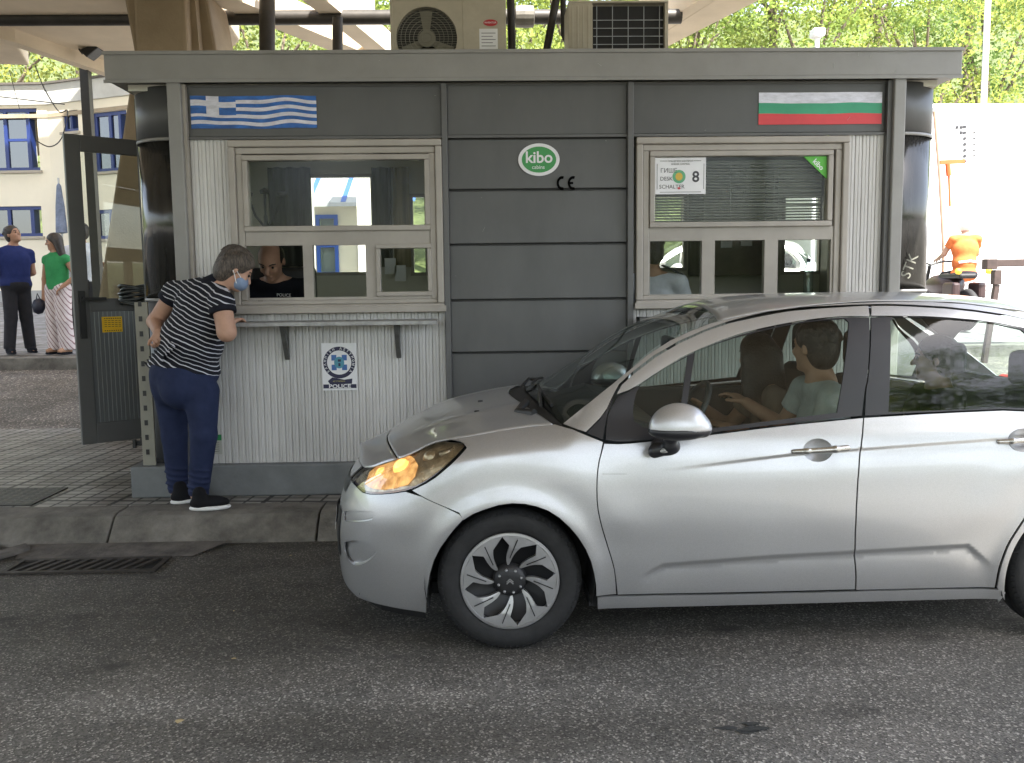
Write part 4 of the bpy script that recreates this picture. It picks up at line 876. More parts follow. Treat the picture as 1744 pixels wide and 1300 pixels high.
# ================================================================== TREES
def leaf_mat(name, c, tr=.5):
    m = bpy.data.materials.new(name); m.use_nodes = True; n = m.node_tree.nodes; L = m.node_tree.links; n.clear()
    o = n.new('ShaderNodeOutputMaterial'); d = n.new('ShaderNodeBsdfDiffuse'); t = n.new('ShaderNodeBsdfTranslucent'); mx = n.new('ShaderNodeMixShader'); mx.inputs[0].default_value = tr
    tc = n.new('ShaderNodeTexCoord'); nz = n.new('ShaderNodeTexNoise'); nz.inputs['Scale'].default_value = .9; nz.inputs['Detail'].default_value = 6
    oi = n.new('ShaderNodeObjectInfo'); L.new(tc.outputs['Object'], nz.inputs[0])
    r = n.new('ShaderNodeValToRGB'); r.color_ramp.elements[0].position = .38; r.color_ramp.elements[1].position = .62
    r.color_ramp.elements[0].color = (*[x*.55 for x in c], 1); r.color_ramp.elements[1].color = (c[0]*1.5, c[1]*1.35, c[2]*1.2, 1); L.new(nz.outputs[0], r.inputs[0])
    hs = n.new('ShaderNodeHueSaturation'); mr = n.new('ShaderNodeMapRange'); mr.inputs[3].default_value = .475; mr.inputs[4].default_value = .52; L.new(oi.outputs['Random'], mr.inputs[0]); L.new(mr.outputs[0], hs.inputs['Hue']); L.new(r.outputs[0], hs.inputs['Color'])
    L.new(hs.outputs[0], d.inputs[0]); L.new(hs.outputs[0], t.inputs[0]); L.new(d.outputs[0], mx.inputs[1]); L.new(t.outputs[0], mx.inputs[2]); L.new(mx.outputs[0], o.inputs[0])
    MATS[name] = m; return m
lf = leaf_mat('leaves', (.27, .36, .10)); lfd = leaf_mat('dark_leaves', (.18, .26, .085)); bark = mat('bark', (.11, .085, .06), .9, var=.4, vscale=6, bump=.8, bscale=12)
def tree(name, label, x, y, z, H_, R_, seed, lmat, nclump=95, nleaf=135, ls=.085, group='trees on the hillside'):
    rr = np.random.RandomState(seed); t = thing(name, label, 'tree', (x, y, z), group)
    m = MB(); tp = Vector((x+rr.uniform(-.4, .4), y, z+H_*.55)); m.tube([(x, y, z-.3), (x+.1, y, z+H_*.3), tp], [.26, .19, .11], 9)
    cl_ = []
    for k in range(9):
        a = k*2.4; e = Vector((x+R_*.62*math.cos(a)*rr.uniform(.5, 1), y+R_*.62*math.sin(a)*rr.uniform(.5, 1), z+H_*rr.uniform(.5, .88)))
        s0 = Vector((x+.05, y, z+H_*rr.uniform(.25, .5))); m.tube([s0, s0.lerp(e, .5)+Vector((0, 0, .3)), e], [.09, .06, .025], 6)
    m.build('trunk', bark, t)
    ph = rr.uniform(0, 2*np.pi, nclump); u = rr.uniform(-.75, 1, nclump); rad = rr.uniform(.45, 1.02, nclump)
    cx, cy, cz = rad*np.sqrt(1-np.minimum(u*u, 1))*np.cos(ph)*R_, rad*np.sqrt(1-np.minimum(u*u, 1))*np.sin(ph)*R_, rad*u*H_*.40
    C_ = np.stack([x+cx, y+cy, z+H_*.62+cz], 1); sz = rr.uniform(.45, 1.0, nclump)*R_*.26
    P_ = np.repeat(C_, nleaf, 0)+rr.normal(0, 1, (nclump*nleaf, 3))*np.repeat(sz, nleaf)[:, None]*np.array([1, 1, .75])*.62
    n_ = len(P_); d1 = rr.normal(0, 1, (n_, 3)); d1 /= np.linalg.norm(d1, axis=1)[:, None]; d2 = np.cross(d1, rr.normal(0, 1, (n_, 3))); d2 /= np.linalg.norm(d2, axis=1)[:, None]
    L_ = ls*rr.uniform(.6, 1.3, n_)[:, None]; q = np.stack([P_-d1*L_, P_+d2*L_*.55, P_+d1*L_, P_-d2*L_*.55], 1).reshape(-1, 3)
    me = bpy.data.meshes.new('crown'); me.vertices.add(4*n_); me.vertices.foreach_set('co', q.ravel()); me.loops.add(4*n_); me.loops.foreach_set('vertex_index', np.arange(4*n_)); me.polygons.add(n_); me.polygons.foreach_set('loop_start', np.arange(n_)*4); me.polygons.foreach_set('loop_total', np.full(n_, 4)); me.update(calc_edges=True)
    link('crown', me, lmat, t); return t
P1 = tree('broadleaf_tree', 'bright broadleaf tree on the hill just right of the booth roof corner', 11.5, 33, 1.6, 14, 4.6, 1, lf)
P2 = tree('broadleaf_tree', 'dark dense tree on the hill above the right end of the booth', 8.0, 36, 3.4, 13.5, 4.4, 2, lfd)
P3 = tree('broadleaf_tree', 'pale airy tree filling the gap above the right booth window', 3.4, 34, 2., 13, 4.6, 3, lf, 80, 120)
spots = [(P3, 27, 35, 2, 'light tree beyond the right edge of the photo'), (P1, 33, 36, 3, 'tree far beyond the right edge of the photo'), (P1, 16.5, 34, 1.8, 'tall bright tree on the hill behind the white pole'), (P2, 20.5, 37, 3, 'dark tree at the top right corner of the photo'), (P3, -2.0, 36, 3, 'yellow green tree seen between the canopy and the booth roof left of centre'),
 (P1, -7.5, 33, 1.6, 'bright tree seen right of the massive concrete column'), (P2, -12.5, 34, 2, 'green tree above the cream building next to the steel post'), (P3, -17.5, 33, 1.6, 'pale yellow tree above the parapet at the far left'),
 (P2, 13.5, 43, 9, 'tree higher on the hill above the right booth corner'), (P3, 9.5, 42, 8, 'light tree higher on the hill right of the white air conditioner side'), (P1, 4.5, 43, 9, 'tree higher up the hill over the right window'), (P3, 18.5, 43, 9, 'light tree higher on the hill right of the white pole'),
 (P1, -1.0, 45, 9, 'tree higher on the hill behind the round-fan air conditioner'), (P2, -6.5, 43, 8, 'tree higher on the hill behind the thin vertical pole'), (P3, -12, 44, 9, 'tree higher on the hill right of the massive column top'), (P1, -19, 44, 9, 'tree higher on the hill at the far left behind the parapet'), (P2, 24, 45, 10, 'dark tree highest on the hill at the right edge'), (P3, 0.6, 37, 3, 'small pale tree between the two air conditioners'), (P2, -22, 36, 3, 'dark tree at the left edge behind the cream building')]
rr = random.Random(11)
for i, (src, x, y, z, lab) in enumerate(spots):
    c = copy_tree(src); c.location = (x, y, z); c['label'] = lab; c.rotation_euler = (0, 0, 0); s_ = rr.uniform(.9, 1.12)
    for ch in c.children:
        pass
    c.rotation_euler = (0, 0, rr.uniform(0, 6.28))
def fixtree(r):
    # children were built in world coordinates: bake them to local so the root can turn freely
    for ch in r.children:
        pass
m = MB()
m.grid(lambda u, v: (-60+120*u, -13-12*v, -.05+3.2*math.sin(min(1, v*2.2)*math.pi/2)+.35*math.sin(u*60)*v), 60, 10); tag(m.build('reflection_bank', MATS['undergrowth'], smooth=True, fixn=False), kind='structure')  # unseen bank added behind the viewer to darken reflections in the glass
# trees and wall on the far side of the road behind the viewer (seen only as reflections in the car and glass)
for i, (x, y) in enumerate(((-18, -17), (-9.5, -18), (-1, -17), (6.8, -10.5), (12, -11.5), (20, -17))):
    c = copy_tree((P1, P2, P3)[i % 3]); c.location = (x, y, -.2); c['label'] = ['outermost roadside tree to the left behind the viewer', 'second roadside tree from the left behind the viewer', 'roadside tree nearly straight behind the viewer', 'roadside tree right behind the viewer, mirrored in the driver window', 'roadside tree behind the viewer mirrored in the rear door window', 'outermost roadside tree to the right behind the viewer'][i]; c['group'] = 'roadside trees behind the viewer'; c.scale = (.8, .8, (.85, .85, .85, 1.12, 1.15, .85)[i])
# ================================================================== PEOPLE
def U(v): v = np.array(v, float); return v/np.linalg.norm(v)
_oldmesh = Sculpt.mesh
def fcone(s, a, b, ra, rb, k=.01):
    """cone whose far end (b) is cut flat: sleeves, trouser legs, cuffs"""
    s.p.append(('f', _V(a), _V(b), ra, rb, k)); return s
Sculpt.fcone = fcone
skin_a = mat('skin', (.46, .27, .19), .55, var=.08, vscale=18, bump=.05, bscale=120, spec=.4)
skin_b = mat('skin_tan', (.36, .20, .13), .55, var=.08, vscale=18, spec=.4)
hair_g = mat('hair_grey', (.075, .058, .045), .42, var=1.3, vscale=38, stretch=(3, 3, .6), bump=1., bscale=110)
hair_d = mat('hair_dark', (.022, .017, .014), .5, var=.4, vscale=30, bump=.5, bscale=90)
eye_m = mat('eye_dark', (.01, .01, .01), .2)
def basis(f, u):
    f = U(f); r = U(np.cross(f, u)); u2 = np.cross(r, f); return r, f, u2
def add_head(S_, c, f, u, neck, s=1., nr=.055):
    r, f, u = basis(f, u); c = _V(c); R = np.stack([r, f, u], 1)
    S_.cone(c-u*.05*s-f*.02*s, neck, nr*.92, nr*1.1, .03)
    S_.ell(c+u*.025*s, np.array([.076, .096, .095])*s, R, .01)
    S_.ell(c+f*.022*s-u*.045*s, np.array([.060, .070, .078])*s, R, .03)
    S_.ell(c+f*.078*s+u*.028*s, np.array([.052, .018, .012])*s, R, .015)
    for q in (-1, 1):
        S_.ell(c+r*q*.032*s+f*.101*s+u*.008*s, np.array([.017, .014, .011])*s, R, .01, sub=True)
        S_.ell(c+r*q*.035*s+f*.072*s-u*.025*s, np.array([.022, .02, .02])*s, R, .015)
        S_.ell(c+r*q*.079*s-f*.004*s-u*.005*s, np.array([.010, .019, .031])*s, R, .006)
    S_.cone(c+f*.092*s+u*.012*s, c+f*.113*s-u*.025*s, .009*s, .014*s, .01)
    S_.ell(c+f*.086*s-u*.058*s, np.array([.026, .012, .007])*s, R, .005); S_.ell(c+f*.085*s-u*.069*s, np.array([.022, .012, .008])*s, R, .005)
    S_.ell(c+f*.072*s-u*.098*s, np.array([.026, .022, .018])*s, R, .02)
def eyes(c, f, u, s, par):
    r, f, u = basis(f, u); c = _V(c); m = MB()
    for q in (-1, 1): m.lathe([(.0001, -.010), (.007, -.007), (.010, 0), (.007, .007), (.0001, .010)], tuple(c+r*q*.032*s+f*.088*s+u*.008*s), tuple(f), 12)
    m.build('eyes', eye_m, par, smooth=True)
    m = MB()
    for q in (-1, 1): m.tube([tuple(c+r*q*.016*s+f*.098*s+u*.028*s), tuple(c+r*q*.034*s+f*.094*s+u*.034*s), tuple(c+r*q*.052*s+f*.078*s+u*.028*s)], .0045, 6)
    m.build('eyebrows', hair_d, par)
def hair(c, f, u, s, m_, par, style='short', h=.007):
    r, f, u = basis(f, u); c = _V(c); R = np.stack([r, f, u], 1); S_ = Sculpt()
    if style == 'short':
        S_.ell(c+u*.045*s-f*.012*s, np.array([.088, .103, .092])*s, R, .01); S_.ell(c-f*.045*s-u*.012*s, np.array([.080, .068, .095])*s, R, .03)
        S_.ell(c+f*.10*s-u*.02*s, np.array([.085, .07, .085])*s, R, .015, sub=True)
        rr_ = random.Random(4)
        for k in range(70):
            a = rr_.uniform(0, 6.28); e = rr_.uniform(.1, 1.3); d = r*math.cos(a)*math.cos(e)+f*(math.sin(a)*math.cos(e)-.15)+u*math.sin(e)
            p = c+u*.04*s-f*.012*s+d*.085*s; q = U(np.cross(d, r)+r*rr_.uniform(-.5, .5)); S_.cone(p, p+d*.010*s-q*.035*s*rr_.uniform(.4, 1), .013*s, .004*s, .006)
    elif style == 'long':
        S_.ell(c+u*.045*s-f*.015*s, np.array([.09, .105, .09])*s, R, .01)
        for q in (-1, -.4, .3, 1): S_.cone(c+r*q*.06*s-f*.05*s, c+r*q*.085*s-f*.075*s-u*.19*s, .06*s, .045*s, .04)
        S_.ell(c+f*.11*s-u*.02*s, np.array([.07, .075, .075])*s, R, .015, sub=True)
    elif style == 'bald':
        S_.ell(c-f*.016*s+u*.022*s, np.array([.083, .090, .080])*s, R, .01); S_.ell(c+f*.10*s, np.array([.1, .075, .12])*s, R, .01, sub=True); S_.ell(c-f*.005*s+u*.105*s, np.array([.075, .09, .05])*s, R, .01, sub=True)
    return S_.build('hair', m_, par, h, 0)
def add_hand(S_, w_, d, n, thumb=1, s=1., curl=.35):
    w_ = _V(w_); d = U(d); n = U(np.array(n, float)-d*np.dot(n, d)); a = np.cross(d, n)*thumb; R = np.stack([a, n, d], 1)
    S_.ell(w_+d*.045*s, np.array([.040, .016, .050])*s, R, .015)
    for i, (o, l) in enumerate(((.030, .070), (.011, .078), (-.009, .073), (-.027, .058))):
        p = w_+d*.082*s+a*o*s; dr_ = d+a*o*1.5; ang = 0
        for j in range(3):
            ang += curl*(1+.15*i); dd_ = U(U(dr_)*math.cos(ang)+n*math.sin(ang)); q = p+dd_*l*s*(.42, .32, .26)[j]; S_.cone(p, q, .0092*s-.0006*j, .0088*s-.0006*j, .003); p = q
    p = w_+d*.018*s+a*.030*s; q = p+U(d*.7+a*.7+n*.25)*.04*s; S_.cone(p, q, .013*s, .011*s, .012); S_.cone(q, q+U(d*.85+a*.2+n*.4)*.032*s, .0105*s, .009*s, .004)
def limbs(S_, pts, rs, k=.02): S_.chain([_V(p) for p in pts], rs, k)
def torso(S_, parts, infl=0., k=.05):
    for c, r, R in parts: S_.ell(c, np.array(r)+infl, R, k)
# flat-ended cone support in Sculpt.mesh: convert 'f' to cone + local cut built into one primitive
def _mesh(s, h):
    fs = [q for q in s.p if q[0] == 'f']
    if not fs: return _oldmesh(s, h)
    lo = np.full(3, 1e9); hi = -lo
    for q in s.p:
        if q[0] in 'cf':
            for p, r in ((q[1], q[3]), (q[2], q[4])): lo = np.minimum(lo, p-r); hi = np.maximum(hi, p+r)
        elif q[0] == 'e': lo = np.minimum(lo, q[1]-q[2].max()); hi = np.maximum(hi, q[1]+q[2].max())
    lo -= 4*h; hi += 4*h; n = np.ceil((hi-lo)/h).astype(int)+1; ax = [lo[i]+h*np.arange(n[i]) for i in range(3)]
    X, Y, Z = np.meshgrid(*ax, indexing='ij'); D = np.full(n, 1., np.float32)
    for q in s.p:
        k = q[5]
        if q[0] in 'cf':
            ba = q[2]-q[1]; L2 = (ba**2).sum(); tt = ((X-q[1][0])*ba[0]+(Y-q[1][1])*ba[1]+(Z-q[1][2])*ba[2])/L2; t = np.clip(tt, 0, 1)
            d = np.sqrt((X-q[1][0]-t*ba[0])**2+(Y-q[1][1]-t*ba[1])**2+(Z-q[1][2]-t*ba[2])**2)-(q[3]+t*(q[4]-q[3]))
            if q[0] == 'f': d = np.maximum(d, (tt-1)*math.sqrt(L2))
        elif q[0] == 'x':
            d = (X-q[1][0])*q[2][0]+(Y-q[1][1])*q[2][1]+(Z-q[1][2])*q[2][2]; inn = (X-q[1][0])**2+(Y-q[1][1])**2+(Z-q[1][2])**2 < q[3]**2
            D = np.where(inn, np.maximum(D, d), D); continue
        else:
            R = q[3]; dx, dy, dz = X-q[1][0], Y-q[1][1], Z-q[1][2]; u = [dx*R[0][i]+dy*R[1][i]+dz*R[2][i] for i in range(3)]
            k0 = np.sqrt(sum((u[i]/q[2][i])**2 for i in range(3))); k1 = np.sqrt(sum((u[i]/q[2][i]**2)**2 for i in range(3))); d = k0*(k0-1)/np.maximum(k1, 1e-6)
        if q[0] == 's': hh = np.clip(.5-.5*(D+d)/max(k, 1e-5), 0, 1); D = D*(1-hh)-d*hh+k*hh*(1-hh)
        else: hh = np.clip(.5+.5*(d-D)/max(k, 1e-5), 0, 1); D = d*(1-hh)+D*hh-k*hh*(1-hh)
    return surfnet(D, lo, h)
Sculpt.mesh = _mesh
def cloth_mat(name, base, stripe=None, axis=None, pitch=.03, frac=.28, rough=.85, off=0.):
    m = mat(name, base, rough, var=.12, vscale=14, bump=.8, bscale=9, sheen=.3, spec=.25)
    if stripe:
        n = m.node_tree.nodes; L = m.node_tree.links; b = n['Principled BSDF']; tc = n.new('ShaderNodeTexCoord'); dt = n.new('ShaderNodeVectorMath'); dt.operation = 'DOT_PRODUCT'; dt.inputs[1].default_value = tuple(axis)
        nz = n.new('ShaderNodeTexNoise'); nz.inputs['Scale'].default_value = 7; L.new(tc.outputs['Object'], nz.inputs[0]); L.new(tc.outputs['Object'], dt.inputs[0])
        ma = n.new('ShaderNodeMath'); ma.operation = 'MULTIPLY_ADD'; ma.inputs[1].default_value = .035; L.new(nz.outputs[0], ma.inputs[0]); L.new(dt.outputs['Value'], ma.inputs[2])
        sc = n.new('ShaderNodeMath'); sc.operation = 'MULTIPLY'; sc.inputs[1].default_value = 1/pitch; L.new(ma.outputs[0], sc.inputs[0])
        fr = n.new('ShaderNodeMath'); fr.operation = 'FRACT'; L.new(sc.outputs[0], fr.inputs[0]); lt = n.new('ShaderNodeMath'); lt.operation = 'LESS_THAN'; lt.inputs[1].default_value = frac; L.new(fr.outputs[0], lt.inputs[0])
        mx = n.new('ShaderNodeMix'); mx.data_type = 'RGBA'; L.new(lt.outputs[0], mx.inputs[0]); old = b.inputs['Base Color'].links[0].from_socket if b.inputs['Base Color'].links else None
        if old: L.new(old, mx.inputs[6])
        else: mx.inputs[6].default_value = (*base, 1)
        mx.inputs[7].default_value = (*stripe, 1); L.new(mx.outputs[2], b.inputs['Base Color'])
    return m
def shoe(par, heel, toe, z, up_m, sole_m, w_=.048, h=.006):
    heel, toe = _V(heel), _V(toe); d = toe-heel; d[2] = 0; L_ = np.linalg.norm(d); d = d/L_; c = (heel+toe)/2; R = np.stack([d, np.array([-d[1], d[0], 0]), np.array([0, 0, 1.])], 1)
    S_ = Sculpt(); c1 = c.copy(); c1[2] = z+.045; S_.ell(c1, (L_*.5, w_, .045), R, .01); a = heel+d*.06; S_.cone((a[0], a[1], z+.05), (a[0], a[1], z+.11), .045, .042, .03); S_.cut((c[0], c[1], z+.022), (0, 0, -1), .4)
    o = S_.build('shoe', up_m, par, h, 1)
    S_ = Sculpt(); c2 = c.copy(); c2[2] = z+.016; S_.ell(c2, (L_*.53, w_*1.12, .030), R, .01); S_.cut((c[0], c[1], z+.002), (0, 0, -1), .4); S_.cut((c[0], c[1], z+.030), (0, 0, 1), .4); S_.build('sole', sole_m, o, h, 0)
# ---------------------------------------------------------------- the woman at the counter
wf = U((.75, .62, 0)); wr = U((.62, -.75, 0)); ax_t = U(_V(at(362, 480, 5.76))-_V(at(316, 640, 5.79))); Rt = np.stack([U(np.cross(np.cross(ax_t, wf), ax_t)*0+np.cross(wf, ax_t)), U(np.cross(ax_t, np.cross(wf, ax_t))), ax_t], 1)
wt = thing('person', 'woman in striped polo shirt, jeans and face mask leaning to the left booth window', 'person', tuple(gz(340, 868, ZI)))
hc = _V(at(400, 460, 5.74)); hf = U((.78, .30, -.55)); hu = U((.46, .25, .85)); nb_ = _V(at(364, 492, 5.75))
chest, belly, pel = _V(at(343, 530, 5.77)), _V(at(327, 580, 5.78)), _V(at(315, 634, 5.79))
RS, RE, RW = _V(at(377, 516, 5.60)), _V(at(386, 566, 5.55)), _V(at(393, 549, 5.79)); LS, LE, LW = _V(at(297, 499, 5.90)), _V(at(264, 548, 5.93)), _V(at(269, 566, 5.73))
tp_ = [(chest, (.205, .155, .19), Rt), (belly, (.225, .185, .17), Rt), (pel, (.215, .185, .15), np.eye(3))]
hipR, knR, anR = _V(at(343, 668, 5.70)), _V(at(347, 742, 5.66)), _V(at(338, 843, 5.70)); hipL, knL, anL = _V(at(292, 668, 5.88)), _V(at(297, 742, 5.86)), _V(at(304, 838, 5.88))
B_ = Sculpt(); torso(B_, tp_, -.012); B_.chain([nb_, RS], [.07, .065], .04).chain([nb_, LS], [.07, .065], .04); add_head(B_, hc, hf, hu, nb_, 1.0, .058)
limbs(B_, [RS, RE], [.062, .058], .02); limbs(B_, [RE, RW], [.055, .030]); limbs(B_, [LS, LE, LW], [.058, .050, .030]); add_hand(B_, RW, _V(at(412, 541, 5.92))-RW, (0.1, -.1, -1), 1, 1, .3); add_hand(B_, LW, _V(at(272, 583, 5.70))-LW, (-.2, -.6, .5), 1, 1, .75)
limbs(B_, [hipR, knR, anR], [.09, .07, .05]); limbs(B_, [hipL, knL, anL], [.09, .07, .05]); B_.build('body', skin_a, wt, .006, 2)
st_m = cloth_mat('striped_knit', (.010, .011, .017), (.55, .55, .60), U((.43, 0, .90)), .0285, .22); jm = cloth_mat('denim', (.018, .026, .066)); nk = cloth_mat('navy_knit', (.008, .009, .016))
G = Sculpt(); torso(G, tp_, .008); G.chain([nb_, RS], [.078, .075], .04).chain([nb_, LS], [.078, .075], .04)
hem = _V(at(316, 627, 5.79)); G.cut(hem, -U((.24, 0, .97)), 1.2); G.cut(nb_+ax_t*.05, ax_t, .3)
def lerp(a, b, t): return a+(b-a)*t
G.fcone(RS, lerp(RS, RE, .30), .082, .080, .02); G.fcone(LS, lerp(LS, LE, .25), .078, .074, .02)
for k in range(9):    # soft cloth folds across the small of the back
    a = lerp(belly, pel, k/10); G.ell(a+wr*(.12-.03*k)-wf*.19, (.10, .012, .010), Rt, .02)
G.build('polo_shirt', st_m, wt, .006, 2)
G = Sculpt(); G.fcone(lerp(RS, RE, .27), lerp(RS, RE, .36), .083, .082, .0); G.build('sleeve_cuff', nk, wt, .005, 1)
G = Sculpt(); G.fcone(lerp(LS, LE, .22), lerp(LS, LE, .30), .079, .077, .0); G.build('sleeve_cuff', nk, wt, .005, 1)
G = Sculpt(); G.fcone(nb_-ax_t*.0+wf*-.01, nb_+U(hc-nb_)*.075, .088, .070, .0); G.build('collar', nk, wt, .005, 1)
G = Sculpt(); torso(G, [(pel, (.218, .188, .15), np.eye(3))], .0); G.ell(pel-wf*.06-np.array([0, 0, .09])+wr*.08, (.13, .13, .14), None, .05); G.ell(pel-wf*.06-np.array([0, 0, .09])-wr*.08, (.13, .13, .14), None, .05)
G.cut(_V(at(315, 612, 5.79)), (0, 0, 1), .6)
for a, b, c in ((hipR, knR, anR), (hipL, knL, anL)): G.cone(a, b, .112, .080, .035); G.fcone(b, c, .082, .062, .02)
for a, b in ((knR, anR), (knL, anL)):
    for k in range(5): q = lerp(a, b, .55+.1*k); G.ell(q+np.array([.005*(-1)**k, -.02, 0]), (.068, .055, .009), np.array([[1, 0, .2], [0, 1, 0], [-.2*(-1)**k, 0, 1]]), .012)
G.build('jeans', jm, wt, .0065, 1)
sk = cloth_mat('sneaker_knit', (.008, .008, .010)); swh = mat('sole_white', (.75, .75, .75), .5)
a, b = gz(324, 871, ZI), gz(392, 867, ZI); shoe(wt, a, b, ZI+.004, sk, swh, .05); a, b = gz(290, 862, ZI), gz(345, 856, ZI); shoe(wt, (a.x, a.y+.02, 0), (b.x, b.y+.06, 0), ZI+.004, sk, swh, .05)
r_, f_, u_ = basis(hf, hu); hair(hc, hf, hu, 1.12, hair_g, wt, 'short', .006)
G = Sculpt(); Rh = np.stack([r_, f_, u_], 1); G.ell(hc+f_*.055-u_*.052, (.066, .064, .058), Rh, .0); G.ell(hc-f_*.02-u_*.05, (.09, .065, .10), Rh, .004, sub=True); mk = G.build('face_mask', mat('mask_blue', (.20, .27, .40), .8, var=.1, vscale=30), wt, .005, 1)
m = MB()
for q in (1, -1): m.tube([tuple(hc+r_*q*.062+f_*.05-u_*.03), tuple(hc+r_*q*.082+f_*.01-u_*.012), tuple(hc+r_*q*.088-f_*.012+u_*.018)], .003, 6); m.tube([tuple(hc+r_*q*.060+f_*.045-u_*.075), tuple(hc+r_*q*.082+f_*.0-u_*.03), tuple(hc+r_*q*.088-f_*.015-u_*.02)], .003, 6)
m.build('ear_loop', white, mk); eyes(hc, hf, hu, 1., wt)
# ---------------------------------------------------------------- seated figures (head, torso, arms; legs under the desk or dashboard)
def seated(label, hc, hf, hu, neck, chest, pel, LS, LE, LW, RS, RE, RW, lat, shirt, sk_, hair_m, style, kn=None, g=1., h=.009, hand=True, hs=1., extra=None):
    hc, neck, chest, pel, LS, LE, LW, RS, RE, RW = [_V(x) for x in (hc, neck, chest, pel, LS, LE, LW, RS, RE, RW)]; lat = U(lat); axx = U(neck-pel); fw_ = U(np.cross(axx, lat)); R = np.stack([lat, fw_, axx], 1)
    t = thing('person', label, 'person', tuple(pel)); B_ = Sculpt(); tp = [(chest, (.17*g, .115*g, .20), R), (lerp(chest, pel, .55), (.15*g, .12*g, .18), R), (pel, (.165*g, .13*g, .12), R)]
    torso(B_, tp, -.012); B_.chain([neck, LS], [.06, .055], .04).chain([neck, RS], [.06, .055], .04); add_head(B_, hc, hf, hu, neck, hs)
    limbs(B_, [LS, LE, LW], [.050, .042, .028]); limbs(B_, [RS, RE, RW], [.050, .042, .028])
    if hand: add_hand(B_, LW, LW-LE, -axx, -1, 1, .3); add_hand(B_, RW, RW-RE, -axx, 1, 1, .3)
    kn = kn or [pel+fw_*.42+lat*.12, pel+fw_*.42-lat*.12]
    for q, k_ in zip((1, -1), kn): limbs(B_, [pel+lat*q*.09, k_, _V(k_)+np.array([0, 0, -.42])], [.085, .06, .045]); B_.cone(_V(k_)+np.array([0, 0, -.42]), _V(k_)+fw_*.15+np.array([0, 0, -.44]), .04, .03)
    B_.build('body', sk_, t, h, 1)
    G = Sculpt(); torso(G, tp, .006); G.chain([neck-axx*.02, LS], [.066, .066], .04).chain([neck-axx*.02, RS], [.066, .066], .04); G.cut(neck+axx*.035, axx, .2); G.fcone(LS, lerp(LS, LE, .55), .068, .064, .02); G.fcone(RS, lerp(RS, RE, .55), .068, .064, .02); G.build('shirt', shirt, t, h, 1)
    G = Sculpt(); G.ell(pel, (.17*g, .14*g, .11), R, .02)
    for q, k_ in zip((1, -1), kn): G.cone(pel+lat*q*.09, k_, .10, .075, .03); G.fcone(_V(k_), _V(k_)+np.array([0, 0, -.38]), .075, .06, .02)
    G.build('trousers', cloth_mat('dark_trousers', (.015, .015, .02)), t, .011, 1)
    if style: hair(hc, hf, hu, hs*1.02, hair_m, t, style, .008)
    eyes(hc, hf, hu, hs, t); return t
blk = cloth_mat('black_tee', (.006, .007, .012))
hc1 = at(462, 444, 6.62); h1_ = _V(hc1)
of = seated('bald officer in black shirt looking down behind the open hatch of the left window', h1_, (-.08, -.80, -.60), (0, -.55, .84), h1_+np.array([0, .10, -.15]), h1_+np.array([.01, .17, -.36]), h1_+np.array([.01, .22, -.78]),
       h1_+np.array([.20, .13, -.20]), h1_+np.array([.25, -.02, -.46]), h1_+np.array([.13, -.18, -.60]), h1_+np.array([-.18, .13, -.20]), h1_+np.array([-.24, -.02, -.46]), h1_+np.array([-.1, -.2, -.60]), (-1, 0, 0), blk, skin_a, hair_d, 'bald', None, 1.12, .007, True, 1.13)
text_obj('POLICE', .032, 'shirt_lettering', white, of, tuple(_V(at(485, 503, 6.64))+np.array([0, -.03, 0])), (1, 0, -.05), (0, 0, 1), .001)
m = MB(); m.box(h1_[0]-.24, h1_[0]+.26, 6.9, 7.0, 1.0, 1.72).box(h1_[0]-.24, h1_[0]+.26, 6.65, 6.95, .80, .88).box(h1_[0]-.03, h1_[0]+.03, 6.8, 6.86, .4, .8); tag(m.build('office_chair', int_d, bevel=.03), 'black office chair behind the bald officer', 'chair')
hc2 = _V(at(1106, 431, 6.50)); wsh = cloth_mat('white_uniform', (.55, .56, .64))
o2 = seated('officer in white uniform shirt with dark shoulder boards inside the right window', hc2, (-.35, .75, -.3), (0, .25, .97), hc2+np.array([.02, .0, -.17]), hc2+np.array([.06, .02, -.38]), hc2+np.array([.06, .05, -.80]),
       hc2+np.array([-.16, -.02, -.20]), hc2+np.array([-.22, .16, -.45]), hc2+np.array([-.12, .3, -.55]), hc2+np.array([.20, -.06, -.22]), hc2+np.array([.30, .02, -.46]), hc2+np.array([.22, .2, -.56]), (.95, .2, 0), wsh, skin_b, hair_d, 'short', None, 1.15, .008)
m = MB(); q = hc2+np.array([.14, -.06, -.125]); m.beam(tuple(q+np.array([-.06, .0, .035])), tuple(q+np.array([.09, 0, -.035])), .06, .012, (.3, 0, 1)); sb_ = m.build('shoulder_board', mat('board_navy', (.01, .012, .02), .6), o2, bevel=.004)
